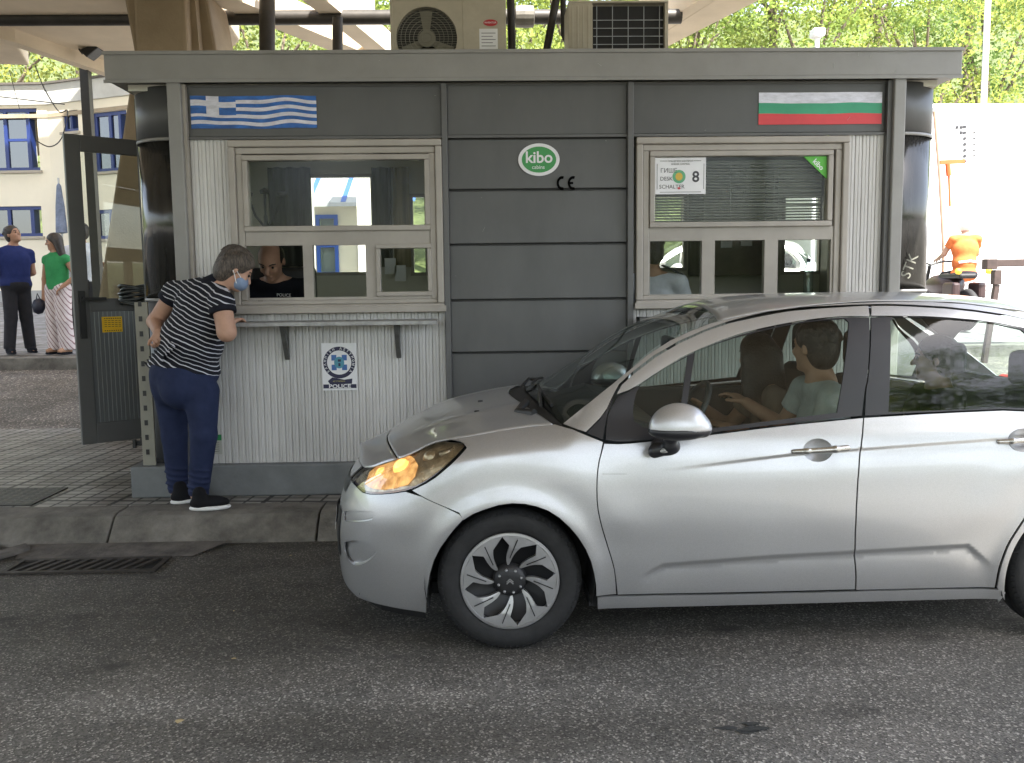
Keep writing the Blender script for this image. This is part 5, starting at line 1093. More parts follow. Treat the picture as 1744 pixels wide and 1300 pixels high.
# ---------------------------------------------------------------- standing figures far left
def standing(label, px, py_head, py_feet, Y, face, pose, shirt, trous, sk_, hair_m, style, g=1., h=.011, trouser_r=(.105, .085, .075), sleeves=.5, shoes=None):
    gz_ = zg(Y)+.02; top = at(px, py_head, Y); fx = float(at(px, py_feet, Y).x); Ht = top.z-gz_; s = Ht/1.75; x, y = float(top.x), Y
    f = U((*face, 0)); l = np.array([f[1], -f[0], 0])      # l: the person's right
    O = np.array([x, y, gz_]); up = np.array([0, 0, 1.])
    hc = O+up*1.635*s+f*.02; neck = O+up*1.46*s; chest = O+up*1.27*s; pel = O+up*.96*s; R = np.stack([l, f, up], 1)
    Rs, Ls = O+up*1.385*s+l*.18*s*g, O+up*1.385*s-l*.18*s*g; t = thing('person', label, 'person', (x, y, gz_))
    tp = [(chest, (.175*g*s, .12*g*s, .2*s), R), (O+up*1.1*s, (.155*g*s, .125*g*s, .17*s), R), (pel, (.17*g*s, .13*g*s, .13*s), R)]
    B_ = Sculpt(); torso(B_, tp, -.012); B_.chain([neck, Rs], [.06, .055], .04).chain([neck, Ls], [.06, .055], .04)
    hf_, hu_ = pose.get('hf', f), pose.get('hu', up); add_head(B_, hc, hf_, hu_, neck, s)
    def W_(v): return O+l*v[0]*s+f*v[1]*s+up*v[2]*s
    RE, RW, LE, LW = [W_(v) for v in pose['arms']]
    limbs(B_, [Rs, RE, RW], [.048, .040, .027]); limbs(B_, [Ls, LE, LW], [.048, .040, .027]); add_hand(B_, RW, RW-RE, pose.get('pn', -up), 1, s, .35); add_hand(B_, LW, LW-LE, pose.get('pn', -up), -1, s, .35)
    an = []
    for q in (1, -1):
        hp = pel+l*q*.09*s; k_ = O+l*q*.10*s+f*.02+up*.50*s; a_ = O+l*q*(.11+pose.get('st', 0))*s+up*.09*s; an.append(a_); limbs(B_, [hp, k_, a_], [.085, .06, .042]); B_.cone(a_-up*.04, a_+f*.14-up*.05, .04, .032)
    B_.build('body', sk_, t, h, 1)
    G = Sculpt(); torso(G, tp, .010); G.chain([neck-up*.0, Rs], [.058, .056], .05).chain([neck-up*.0, Ls], [.058, .056], .05); G.cut(neck+up*.035, up, .2); G.cut(O+up*.93*s, -up, .5)
    if sleeves: G.fcone(Rs, lerp(Rs, RE, sleeves), .060, .060, .03); G.fcone(Ls, lerp(Ls, LE, sleeves), .060, .060, .03)
    G.build('shirt', shirt, t, h, 1)
    G = Sculpt(); G.ell(pel, (.175*g*s, .14*g*s, .14*s), R, .02); G.cut(O+up*1.0*s, up, .5)
    for q, a_ in zip((1, -1), an): G.cone(pel+l*q*.085*s, O+l*q*.10*s+f*.02+up*.5*s, trouser_r[0], trouser_r[1], .03); G.fcone(O+l*q*.10*s+f*.02+up*.5*s, a_-up*.03, trouser_r[1], trouser_r[2], .02)
    G.build('trousers', trous, t, h, 1)
    for a_ in an: shoe(t, a_-f*.07, a_+f*.18, gz_, shoes or blk, blk, .045, .010)
    hair(hc, hf_, hu_, s*1.02, hair_m, t, style, .009); eyes(hc, hf_, hu_, s, t); return t
standing('man in blue T-shirt and dark trousers standing at the far left edge, looking up', 20, 386, 600, 12.85, (.75, -.66), dict(hf=(.85, -.3, .30), hu=(-.2, 0, 1), arms=[(.25, -.03, 1.12), (.10, -.17, .98), (-.25, -.03, 1.12), (-.05, -.18, .98)], st=.03), cloth_mat('blue_tee', (.014, .024, .105)), cloth_mat('charcoal_trousers', (.022, .022, .027)), skin_b, hair_d, 'short', 1.18)
gw = standing('dark-haired woman in green blouse and pale patterned trousers beside the man in blue', 93, 399, 602, 12.75, (-.35, -.93), dict(hf=(-.9, -.35, -.1), hu=(0, 0, 1), arms=[(.24, 0, 1.10), (.24, .04, .86), (-.30, -.06, 1.14), (-.16, .08, .98)]), cloth_mat('green_blouse', (.035, .24, .085)), cloth_mat('patterned_linen', (.60, .54, .54), (.25, .16, .17), U((.86, 0, .5)), .045, .25), skin_b, hair_d, 'long', 1.0, trouser_r=(.115, .10, .105), sleeves=.22, shoes=mat('tan_sandal', (.35, .2, .12), .6))
q = _V(at(66, 522, 12.75)); m = MB(); m.lathe([(.02, .11), (.07, .08), (.09, 0), (.06, -.09), (.01, -.11)], tuple(q), (.15, 0, 1), 12); hb = m.build('handbag', mat('bag_navy', (.01, .013, .03), .5), smooth=True); tag(hb, 'small dark bag hanging from the hand of the woman in green', 'bag')
m = MB(); m.tube([tuple(q+np.array([-.03, 0, .09])), tuple(q+np.array([-.01, 0, .18])), tuple(q+np.array([.03, 0, .09]))], .008, 6); m.build('strap', MATS['bag_navy'], hb)
standing('man in white shirt half hidden by the open booth door, pointing right', 136, 382, 598, 13.3, (.2, -.98), dict(hf=(-.8, -.5, -.1), arms=[(.22, 0, 1.12), (.2, .05, .9), (-.24, .10, 1.17), (-.44, .24, 1.20)]), cloth_mat('white_shirt', (.55, .58, .66)), cloth_mat('charcoal_trousers', (.022, .022, .027)), skin_b, hair_d, 'short', 1.1)
# rider in orange seen from behind
oc = cloth_mat('orange_shirt', (.62, .17, .05)); hp = _V(at(1644, 386, 14.9))
rd = seated('person in bright orange shirt with white strap sitting on the motorcycle at right', hp, (.05, .99, 0), (0, 0, 1), hp+np.array([0, -.02, -.16]), hp+np.array([0, -.02, -.38]), hp+np.array([-.02, -.05, -.80]),
       hp+np.array([-.21, -.02, -.21]), hp+np.array([-.28, .12, -.45]), hp+np.array([-.26, .36, -.52]), hp+np.array([.21, -.02, -.21]), hp+np.array([.28, .12, -.45]), hp+np.array([.26, .36, -.52]), (1, 0, 0), oc, skin_a, hair_d, None, None, 1.3, .012)
G = Sculpt(); G.ell(hp+np.array([0, 0, .03]), (.12, .13, .12), None, .01); G.build('helmet', mat('helmet_white', (.8, .8, .8), .3), rd, .01, 1)
m = MB(); m.tube([tuple(hp+np.array([-.17, -.16, -.60])), tuple(hp+np.array([0, -.20, -.58])), tuple(hp+np.array([.17, -.16, -.60]))], .02, 6); m.build('waist_strap', white, rd)
# ================================================================== CAR
YC = 4.49; WX = (.078, 2.545); WZ = .307
def pch(xs, ys):
    """monotone cubic interpolation (Fritsch-Carlson)"""
    xs = np.array(xs, float); ys = np.array(ys, float); h = np.diff(xs); d = np.diff(ys)/h; m = np.zeros(len(xs)); m[0], m[-1] = d[0], d[-1]
    for i in range(1, len(xs)-1): m[i] = 0 if d[i-1]*d[i] <= 0 else 2*d[i-1]*d[i]/(d[i-1]+d[i])
    def f(x):
        x = np.clip(np.asarray(x, float), xs[0], xs[-1]); i = np.clip(np.searchsorted(xs, x)-1, 0, len(h)-1); t = (x-xs[i])/h[i]
        return (ys[i]*(1+2*t)*(1-t)**2+m[i]*h[i]*t*(1-t)**2+ys[i+1]*t*t*(3-2*t)+m[i+1]*h[i]*t*t*(t-1))
    return f
PW = pch([.10, .17, .30, .42, .58, .72, .83, .90, .95, 1.0, 1.1, 1.2, 1.3, 1.4, 1.45, 1.55], [.73, .785, .828, .848, .860, .855, .842, .825, .803, .780, .742, .700, .655, .598, .565, .50])
def smooth1(a, w_=5):
    a = np.array(a, float); k = np.ones(w_)/w_; p = np.pad(a, w_//2, mode='reflect', reflect_type='odd'); return np.convolve(p, k, 'valid')
def resm(fn, lo, hi, w_=.12, n=400):
    xs = np.linspace(lo, hi, n); ys = fn(xs); k = max(3, int(w_/((hi-lo)/n))|1); ys = smooth1(ys, k); return lambda x: np.interp(x, xs, ys)
nose = [at(px, py, 4.28) for px, py in ((640, 750), (606, 785), (584, 822), (574, 855), (570, 900), (573, 950), (579, 990), (592, 1015), (622, 1035))]
nz_ = sorted([(p.z, p.x) for p in nose]); XF = pch([-.2]+[a for a, b in nz_]+[1.0], [nz_[0][1]+.1]+[b for a, b in nz_]+[nz_[-1][1]+.15])
XR = pch([.1, .3, .6, .9, 1.1, 1.3, 1.5], [3.04, 3.11, 3.12, 3.09, 3.02, 2.90, 2.80])
zc_px = [(650, 743), (700, 715), (760, 693), (820, 678), (870, 668), (905, 663), (947, 645), (1020, 604), (1092, 567), (1122, 548), (1154, 531), (1184, 518), (1234, 507), (1308, 501), (1400, 498), (1483, 497), (1595, 501), (1683, 515), (1744, 531)]
q_ = [at(a, b, YC) for a, b in zc_px]; ZC = pch([-.80, -.74]+[p.x for p in q_]+[2.75, 2.9, 3.0, 3.08, 3.13], [.70, .735]+[p.z for p in q_]+[1.33, 1.22, 1.06, .95, .80]); ZC = resm(ZC, -.8, 3.13, .05)
ze_px = [(626, 788), (661, 778), (698, 768), (741, 757), (790, 746), (850, 735), (910, 726), (957, 721), (1000, 684), (1047, 647), (1122, 585), (1197, 552), (1244, 540), (1308, 528), (1400, 517), (1480, 512), (1600, 513), (1700, 524), (1744, 531)]
def guessY(z): return YC-(float(PW(z))-.06)
q_ = []
for a, b in ze_px:
    Y_ = 3.9
    for _ in range(12): p = at(a, b, Y_); Y_ = guessY(p.z)
    if a < 700: p = at(a, b, 3.95+(700-a)*.0035)
    q_.append(p)
ZE = pch([-.80, -.73]+[p.x for p in q_]+[2.6, 2.8, 2.95, 3.1], [.68, .715]+[p.z for p in q_]+[1.26, 1.16, 1.0, .8]); ZE = resm(ZE, -.8, 3.1, .04)
XS0, XS1 = .05, 2.60
cr_ = [at(a, b, 3.66) for a, b in ((1130, 799), (1350, 773), (1462, 765), (1700, 748), (1800, 741))]; ZCR = lambda x: np.interp(x, [p.x for p in cr_], [p.z for p in cr_]); XCR0 = cr_[0].x
lo_ = [at(a, b, 3.66) for a, b in ((1085, 984), (1128, 959), (1300, 945), (1460, 936), (1645, 925), (1690, 962))]; ZLO = lambda x: np.interp(x, [p.x for p in lo_], [p.z for p in lo_])
def sst(a, b, x): t = np.clip((np.asarray(x, float)-a)/(b-a), 0, 1); return t*t*(3-2*t)
def Wf(x, z):
    x = np.asarray(x, float); z = np.asarray(z, float); w_ = PW(z)
    t = np.clip((ZE(x)-z)/.10, 0, 1); hoodish = 1-sst(.15, .45, x); w_ = w_-(.085*hoodish+.022*(1-hoodish))*(1-t)**2.2
    for wx_ in WX:
        r = np.sqrt((x-wx_)**2+(z-WZ)**2); w_ = w_+.016*np.exp(-((r-.35)/.055)**2)*(z > .1)+.006*np.exp(-((r-.52)/.10)**2)*sst(.45, .6, z)
    # shoulder crease
    tt = ZCR(x)-z; fx = sst(XCR0-.05, XCR0+.55, x); w_ = w_-fx*.008*sst(-.006, .012, tt)*np.exp(-np.maximum(tt, 0)/.045)
    # lower sculpted step
    fx = sst(lo_[0].x, lo_[0].x+.10, x)*(1-sst(lo_[-1].x-.13, lo_[-1].x+.02, x)); t2 = (z-ZLO(x)); w_ = w_-fx*.016*sst(-.004, .026, -t2)*np.exp(-np.maximum(-t2, 0)/.075)
    uf = np.clip((XS0-x)/(XS0-XF(z)), 0, .99999); ur = np.clip((x-XS1)/(XR(z)-XS1), 0, .99999)
    return w_*(1-uf**3.0)**(1/2.1)*(1-ur**3.4)**(1/2.4)
LF, LR = .82, .52
def s_of(x, z):
    x = np.asarray(x, float); uf = np.clip((XS0-x)/(XS0-XF(z)), 0, 1); ur = np.clip((x-XS1)/(XR(z)-XS1), 0, 1)
    return np.where(x < XS0, XS0-LF*np.arcsin(uf), np.where(x > XS1, XS1+LR*np.arcsin(ur), x))
def x_of(s, z):
    s = np.asarray(s, float); tf = np.clip((XS0-s)/LF, 0, math.pi/2); tr = np.clip((s-XS1)/LR, 0, math.pi/2)
    return np.where(s < XS0, XS0-(XS0-XF(z))*np.sin(tf), np.where(s > XS1, XS1+(XR(z)-XS1)*np.sin(tr), s))
SN, ST = XS0-LF*math.pi/2, XS1+LR*math.pi/2
def px2s(px, py):
    """the point of the near body side seen at a photo pixel, as (s, z)"""
    Ys = np.linspace(3.45, 4.47, 240); d = CM.T @ np.array([(px-872)/F, (py-650)/F, 1.]); t = Ys/d[1]; X = d[0]*t; Z = CH+d[2]*t
    g = Ys-(YC-Wf(X, Z)); i = np.argmax(g > 0); i = max(i, 1) if g.max() > 0 else int(np.argmax(g))
    a, b = Ys[max(i-1, 0)], Ys[i]
    for _ in range(20):
        mid = (a+b)/2; t_ = mid/d[1]
        if mid-(YC-float(Wf(d[0]*t_, CH+d[2]*t_))) > 0: b = mid
        else: a = mid
    t_ = b/d[1]; x, z = d[0]*t_, CH+d[2]*t_; zm = float(ZE(x)); 
    if z > zm-.012: z = zm-.002
    return float(s_of(x, z)), float(z)
def PT(p):
    if p[0] == 'w': return float(s_of(p[1], p[2])), p[2]
    if p[0] == 's': return p[1], p[2]
    if p[0] == 'e': x = p[1]; z = float(ZE(x))-.001; return float(s_of(x, z)), z
    return px2s(*p)
def densify(L_, step):
    out_ = []
    for (a, b), (c, d) in zip(L_, L_[1:]+L_[:1]):
        n = max(1, int(math.ceil(math.hypot(c-a, d-b)/step)))
        out_ += [(a+(c-a)*i/n, b+(d-b)*i/n) for i in range(n)]
    return out_
def chaik(L_, sharp):
    out_ = []; n = len(L_)
    for i, p in enumerate(L_):
        if i in sharp: out_.append(p); continue
        a, b = L_[i-1], L_[(i+1) % n]; out_ += [(p[0]*.75+a[0]*.25, p[1]*.75+a[1]*.25), (p[0]*.75+b[0]*.25, p[1]*.75+b[1]*.25)]
    return out_
def autosharp(L_, deg=33):
    r = set(); n = len(L_)
    for i, p in enumerate(L_):
        a, b = L_[i-1], L_[(i+1) % n]; v1 = (p[0]-a[0], p[1]-a[1]); v2 = (b[0]-p[0], b[1]-p[1]); c = (v1[0]*v2[0]+v1[1]*v2[1])/max(1e-9, math.hypot(*v1)*math.hypot(*v2))
        if c < math.cos(math.radians(deg)): r.add(i)
    return r
def inset(L_, g):
    ar = sum(a[0]*b[1]-b[0]*a[1] for a, b in zip(L_, L_[1:]+L_[:1])); sg = 1 if ar > 0 else -1; n = len(L_); o = []
    for i in range(n):
        a, b = L_[i-1], L_[(i+1) % n]; t = (b[0]-a[0], b[1]-a[1]); l = math.hypot(*t) or 1; o.append((L_[i][0]-sg*t[1]/l*g, L_[i][1]+sg*t[0]/l*g))
    return o
def inside(x, z, loops):
    x = np.asarray(x); z = np.asarray(z); r = np.zeros(x.shape, bool)
    for L_ in loops:
        for (a, b), (c, d) in zip(L_, L_[1:]+L_[:1]):
            k = ((b > z) != (d > z)); r ^= k & (x < (c-a)*(z-b)/np.where(abs(d-b) < 1e-12, 1e-12, d-b)+a)
    return r
def surf_pt(s, z, off): x = x_of(s, z); return x, YC-Wf(x, z)+off, z
def panel(name, loops, mt, parent, off=0., gap=.0006, step=.022, rim=.011, smooth=True, curve=True, both=False, side=0, label=None, feats=()):
    """a body panel: outline(s) on the car side (photo pixels of this very car, or world x/z), meshed on the body surface, with turned-in edges; side 1 mirrors it to the far side"""
    LL = []
    for i, L_ in enumerate(loops):
        q = [PT(p) for p in L_]
        if curve: q = chaik(q, autosharp(q))
        q = densify(q, step); q = inset(q, gap if i == 0 else -gap) if gap else q; LL.append(q)
    V_ = [p for L_ in LL for p in L_]; E_ = []; b = 0
    for L_ in LL: n = len(L_); E_ += [(b+i, b+(i+1) % n) for i in range(n)]; b += n
    A = np.array(V_); s0, z0 = A.min(0); s1, z1 = A.max(0); gs, gz2 = np.meshgrid(np.arange(s0+step*.5, s1, step), np.arange(z0+step*.5, z1, step*.8)); gs, gz2 = gs.ravel(), gz2.ravel(); gs = gs+(np.round((gz2-z0)/(step*.8)) % 2)*step*.5
    k = inside(gs, gz2, LL); gs, gz2 = gs[k], gz2[k]
    if len(gs): k = np.array([((A[:, 0]-a)**2+(A[:, 1]-c)**2).min() > (step*.45)**2 for a, c in zip(gs, gz2)], bool); gs, gz2 = gs[k], gz2[k]
    fx_, fz_ = [], []
    for crv in feats:
        for xx in np.arange(crv[0][0], crv[-1][0], .016):
            for dz in (-.022, -.012, -.005, .001, .007, .014, .024): fx_.append(float(s_of(xx, .5))); fz_.append(float(np.interp(xx, [q[0] for q in crv], [q[1] for q in crv]))+dz)
    if fx_:
        fx_, fz_ = np.array(fx_), np.array(fz_); k = inside(fx_, fz_, LL); k &= np.array([((A[:, 0]-a)**2+(A[:, 1]-c)**2).min() > .006**2 for a, c in zip(fx_, fz_)], bool); fx_, fz_ = fx_[k], fz_[k]
        if len(fx_): k = np.array([((fx_-a)**2+(fz_-c)**2).min() > .011**2 for a, c in zip(gs, gz2)], bool); gs, gz2 = np.concatenate([gs[k], fx_]), np.concatenate([gz2[k], fz_])
    pts = [Vector(p) for p in V_]+[Vector((a, c)) for a, c in zip(gs, gz2)]
    r = delaunay_2d_cdt(pts, E_, [], 0, 1e-6); vs = np.array([tuple(v) for v in r[0]]); tr = np.array([f for f in r[2] if len(f) == 3]); ce = vs[tr].mean(1); tr = tr[inside(ce[:, 0], ce[:, 1], LL)]
    s, z = vs[:, 0], vs[:, 1]; x, y, z = surf_pt(s, z, off); e = 2e-3
    wx_ = (Wf(x+e, z)-Wf(x-e, z))/(2*e); wz_ = (Wf(x, z+e)-Wf(x, z-e))/(2*e); steep = np.abs(wx_) > 60; wx_ = np.clip(wx_, -60, 60)
    N = np.stack([-wx_, -np.ones_like(x), -wz_], 1); N /= np.linalg.norm(N, axis=1)[:, None]
    P_ = np.stack([x, y, z], 1)
    # consistent winding: outward
    a, b_, c = P_[tr[:, 0]], P_[tr[:, 1]], P_[tr[:, 2]]; fl = (np.cross(b_-a, c-a)*N[tr[:, 0]]).sum(1) < 0; tr[fl] = tr[fl][:, ::-1]
    faces = tr.tolist(); verts = P_.tolist(); norms = N.tolist()
    cnt = {}
    for f in faces:
        for i in range(3): k_ = (f[i], f[(i+1) % 3]); cnt[k_] = 1
    bd = [k_ for k_ in cnt if (k_[1], k_[0]) not in cnt]; mp_ = {}; n0 = len(verts); nsurf = len(faces)
    if rim:
        for a_, b2 in bd:
            for v in (a_, b2):
                for tag_ in (0, 1):
                    if (v, tag_) not in mp_:
                        mp_[(v, tag_)] = len(verts); q = P_[v]-N[v]*rim*tag_*np.array([.5, 1, .5]) if rim > 0 else P_[v]+np.array([0, rim*tag_, 0]); verts.append(q.tolist())
            faces.append([mp_[(b2, 0)], mp_[(a_, 0)], mp_[(a_, 1)], mp_[(b2, 1)]])
    def mk(flip):
        vv = np.array(verts); nn_ = np.array(norms); ff = faces
        if flip: vv = vv.copy(); vv[:, 1] = 2*YC-vv[:, 1]; nn_ = nn_*np.array([1, -1, 1]); ff = [f[::-1] for f in faces]
        me = bpy.data.meshes.new(name); me.from_pydata(vv.tolist(), [], ff)
        for p in me.polygons: p.use_smooth = p.index < nsurf
        o = link(name, me, mt, parent)
        if smooth:
            fake = [(0, 0, 0)]*len(me.vertices)
            for i in range(len(nn_)): fake[i] = tuple(nn_[i])
            me.normals_split_custom_set_from_vertices(fake)
        if label: o['label'] = label
        return o
    return mk(side == 1)
def YE(x): z = ZE(x)-.001; return Wf(x, z)
def KK(x): return np.interp(x, [-.8, -.3, .3, .8, 1.2, 3.2], [2.0, 2.3, 2.3, 2.2, 2.6, 3.0])
def Tz(x, r, off=0.): ze, zc = ZE(x), ZC(x); return ze+(zc-ze)*(1-np.abs(r)**KK(x))+off
def top_patch(name, x0, x1, mt, parent, nx=60, nr=48, r0=-1., r1=1., off=0., bump=None, solid=.004, sp=False):
    m = MB()
    def fn(u, v):
        r = r0+(r1-r0)*v; a, b = x0(r), x1(r)
        if sp: sa, sb = float(s_of(a, .72)), float(s_of(b, .72)); x = float(x_of(sa+(sb-sa)*u, .72))
        else: x = a+(b-a)*u
        z = float(Tz(x, r, off)); 
        if bump: z += bump(x, r)
        return (x, YC-r*float(YE(x)), z)
    m.grid(fn, nx, nr); o = m.build(name, mt, parent, smooth=True)
    if solid: s_ = o.modifiers.new('thick', 'SOLIDIFY'); s_.thickness = solid; s_.offset = -1
    return o
# paint
def paint():
    m = mat('silver_paint', (.50, .505, .515), .30, .66, coat=1.); n = m.node_tree.nodes; L = m.node_tree.links; b = n['Principled BSDF']; tc = n.new('ShaderNodeTexCoord')
    v = n.new('ShaderNodeTexVoronoi'); v.inputs['Scale'].default_value = 900; L.new(tc.outputs['Object'], v.inputs[0]); r = n.new('ShaderNodeValToRGB'); r.color_ramp.elements[0].color = (.42, .42, .43, 1); r.color_ramp.elements[1].color = (.54, .54, .55, 1)
    sp = n.new('ShaderNodeSeparateColor'); L.new(v.outputs['Color'], sp.inputs[0]); L.new(sp.outputs[0], r.inputs[0])
    nz = n.new('ShaderNodeTexNoise'); nz.inputs['Scale'].default_value = 2.5; nz.inputs['Detail'].default_value = 8; L.new(tc.outputs['Object'], nz.inputs[0]); mr = n.new('ShaderNodeMapRange'); mr.inputs[1].default_value = .35; mr.inputs[2].default_value = .75; mr.inputs[3].default_value = .33; mr.inputs[4].default_value = .43
    L.new(nz.outputs[0], mr.inputs[0]); L.new(mr.outputs[0], b.inputs['Roughness']); L.new(r.outputs[0], b.inputs['Base Color']); b.inputs['Coat Roughness'].default_value = .05; b.inputs['Coat Weight'].default_value = .7
    return m
pt = paint(); trimb = mat('car_black_trim', (.018, .018, .022), .35, var=.1, vscale=6); under = mat('car_dark_lining', (.014, .014, .015), .8)
cglass = glass_mat('car_glass', (.74, .82, .78), .62, .035); wglass = glass_mat('windscreen_glass', (.74, .82, .79), .75)
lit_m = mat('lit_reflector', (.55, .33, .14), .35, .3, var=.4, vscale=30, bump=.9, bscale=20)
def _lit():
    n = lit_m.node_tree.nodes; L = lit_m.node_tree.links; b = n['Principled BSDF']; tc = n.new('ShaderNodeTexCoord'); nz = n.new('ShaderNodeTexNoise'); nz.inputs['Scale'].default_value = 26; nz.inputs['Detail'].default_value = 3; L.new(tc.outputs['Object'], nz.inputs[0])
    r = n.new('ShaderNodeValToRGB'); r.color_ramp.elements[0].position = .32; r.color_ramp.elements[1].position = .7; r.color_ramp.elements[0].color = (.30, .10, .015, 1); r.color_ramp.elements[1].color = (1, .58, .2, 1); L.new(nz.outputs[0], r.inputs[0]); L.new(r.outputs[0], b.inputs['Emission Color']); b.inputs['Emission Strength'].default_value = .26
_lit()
car = thing('parked_car', 'silver five-door hatchback stopped at the booth with its front turned left and a glowing headlamp', 'car', (.9, YC, 0))
ARF = [(729, 989), (743, 943), (772, 903), (789, 885), (812, 872), (861, 857), (904, 859), (944, 874), (979, 906), (1004, 946), (1015, 989), (1016, 1016)]
DIV = [(1480.5, 521), (1483, 575), (1478, 647), (1474, 662), (1470, 709), (1464, 765), (1458, 837), (1454, 930), (1457, 975), (1456, 1004)]
SEAM = [(1050, 672), (1062, 650), (1134, 595), (1222, 555), (1308, 536), (1358, 528), (1470, 521)]
DLO = [(1443, 538), (1383, 543), (1308, 556), (1247, 572), (1172, 602), (1122, 632), (1078, 662)]
def ringpts(cx, cz, r, a0, a1, n): return [('w', cx+r*math.cos(math.radians(a0+(a1-a0)*i/n)), cz+r*math.sin(math.radians(a0+(a1-a0)*i/n))) for i in range(n+1)]
HT = [('e', -.585), ('e', -.50), ('e', -.42), ('e', -.34), ('e', -.26), ('e', -.20), (768, 754), (786, 754)]; HB = [(792, 761), (761, 793), (731, 818), (701, 835), (661, 842), (621, 842), (608, 830), (598, 818)]
def circ(px, py, rx, ry, n=22): return [(px+rx*math.cos(2*math.pi*i/n), py+ry*math.sin(2*math.pi*i/n)) for i in range(n)]
RSEAM = [(1484, 521), (1533, 521), (1633, 527), (1733, 542)]; RDLO = [(1515, 538), (1595, 539), (1683, 547), (1744, 559)]
RB = [('w', 2.60, .90), ('w', 2.50, .76), ('w', 2.36, .64), (1748, 876), (1732, 900), (1716, 925), (1706, 950), (1699, 972), (1694, 1001)]
SLOT = [(586, 873), (592, 870), (630, 870), (638, 873), (637, 881), (631, 887), (592, 889), (586, 886)]; DUCT = [(587, 924), (605, 920), (628, 924), (639, 931), (641, 940), (636, 948), (626, 957), (612, 963), (600, 962), (590, 950), (586, 936)]
FE = ([(p.x, p.z) for p in cr_], [(p.x, p.z) for p in lo_])
for sd_ in (0, 1):
    nm = dict(side=sd_)
    bp_ = panel('bumper', [[('s', SN+.002, .70), ('s', SN+.002, .25), (600, 1012), (646, 1029), (709, 1041), (726, 1044)]+ARF[:4]+[(781, 874), (701.5, 836)]+HB[4:]+[(597, 812), ('e', -.60), ('e', -.64)], SLOT, DUCT], pt, car, **nm)
    panel('front_wing', [[(702, 835.5), (782, 873.5), (789, 886)]+ARF[4:]+[(1049.5, 1012), (1047, 975), (1042.5, 957), (1032.5, 925), (1022.5, 892), (1016.5, 862), (1015.5, 825), (1018, 792), (1024, 768), (1027, 753), (957, 725), (910, 726), ('e', .04), ('e', -.10), ('e', -.18), (768, 752.5), (788, 752.5), (795, 763), (764, 795), (734, 820)]], pt, car, **nm)
    fd = panel('front_door', [[(1029, 756), (1060, 757), (1110, 752), (1205, 742), (1330, 726), (1470, 712)]+DIV[5:]+[(1300, 1008), (1052, 1013), (1048, 975), (1044, 957), (1034, 925), (1024, 892), (1018, 862), (1017, 825), (1019.5, 792), (1026, 768)], circ(1393, 767, 25, 20)], pt, car, step=.018, feats=FE, **nm)
    panel('door_frame', [SEAM+[(1479, 521), (1481, 539)]+DLO], pt, fd, **nm)
    dg_ = [(1080, 718), (1078, 697), (1084, 668), (1094, 652), (1123, 633), (1171, 608), (1161, 682), (1155, 733), (1100, 731)]
    mg = [(1184, 600), (1237, 580), (1312, 560), (1376, 548), (1439, 543), (1446, 549), (1445, 570), (1436, 646), (1426, 703), (1312, 717), (1211, 730), (1164, 735)]
    sr = panel('window_surround', [[(1032, 750), (1060, 753.5), (1110, 748.5), (1205, 738.5), (1330, 722.5), (1469, 708.5), (1474, 662), (1478, 647), (1482, 575), (1481, 541), (1443, 540), (1383, 545), (1308, 558), (1247, 574), (1172, 604), (1122, 634), (1078, 664), (1052, 676), (1037, 702), (1033, 727)], dg_, mg], trimb, fd, off=.004, **nm)
    panel('quarter_light', [dg_], cglass, fd, off=.008, gap=-.003, rim=0, **nm); panel('window_glass', [mg], cglass, fd, off=.009, gap=-.003, rim=0, **nm)
    rd_ = panel('rear_door', [[(1472, 712), (1600, 704), (1744, 698), ('w', 2.60, .955)]+RB+[(1458, 1005), (1459, 975), (1456, 930), (1460, 837), (1466, 765)], circ(1742, 750, 25, 20)], pt, car, step=.018, feats=FE, **nm)
    panel('door_frame', [RSEAM+[('w', 2.42, 1.345), ('w', 2.62, 1.215), ('w', 2.70, 1.05), ('w', 2.66, .965), ('w', 2.60, .965), ('w', 2.62, 1.08), ('w', 2.54, 1.20), ('w', 2.40, 1.29)]+RDLO[::-1]+[(1484, 538)]], pt, rd_, **nm)
    rg = [(1517, 548), (1522, 541), (1595, 542), (1683, 549), (1740, 562), ('w', 2.40, 1.265), ('w', 2.50, 1.18), ('w', 2.56, 1.08), ('w', 2.54, .99), (1744, 693), (1600, 699), (1514, 703)]
    panel('window_surround', [[(1476, 662), (1480, 647), (1484, 575), (1484, 541), (1515, 540), (1595, 541), (1683, 549), (1744, 560), ('w', 2.40, 1.28), ('w', 2.53, 1.19), ('w', 2.61, 1.08), ('w', 2.59, .965), (1744, 696), (1600, 701.5), (1474, 708.5)], rg], trimb, rd_, off=.004, **nm)
    panel('window_glass', [rg], cglass, rd_, off=.009, gap=-.003, rim=0, **nm)
    panel('pillar_and_rail', [[(959, 722), (1002, 684), (1047, 649), (1122, 588), (1197, 555), (1244, 543), ('e', 1.2), ('e', 1.5), ('e', 1.9), ('e', 2.2), ('e', 2.45), ('e', 2.65), ('w', 2.74, 1.14), ('w', 2.64, 1.22), ('w', 2.43, 1.352), (1733, 539), (1633, 524), (1533, 518), (1480, 518), (1358, 525), (1308, 533), (1222, 552), (1131, 592), (1058, 648), (1044, 673), (1030, 704), (998, 736)]], pt, car, rim=.006, **nm)
    panel('sail_panel', [[(999, 738), (1027, 749), (1031, 725), (1035, 702), (1045, 681), (1042, 680), (1030, 706)]], trimb, car, gap=.001, rim=.004, **nm)
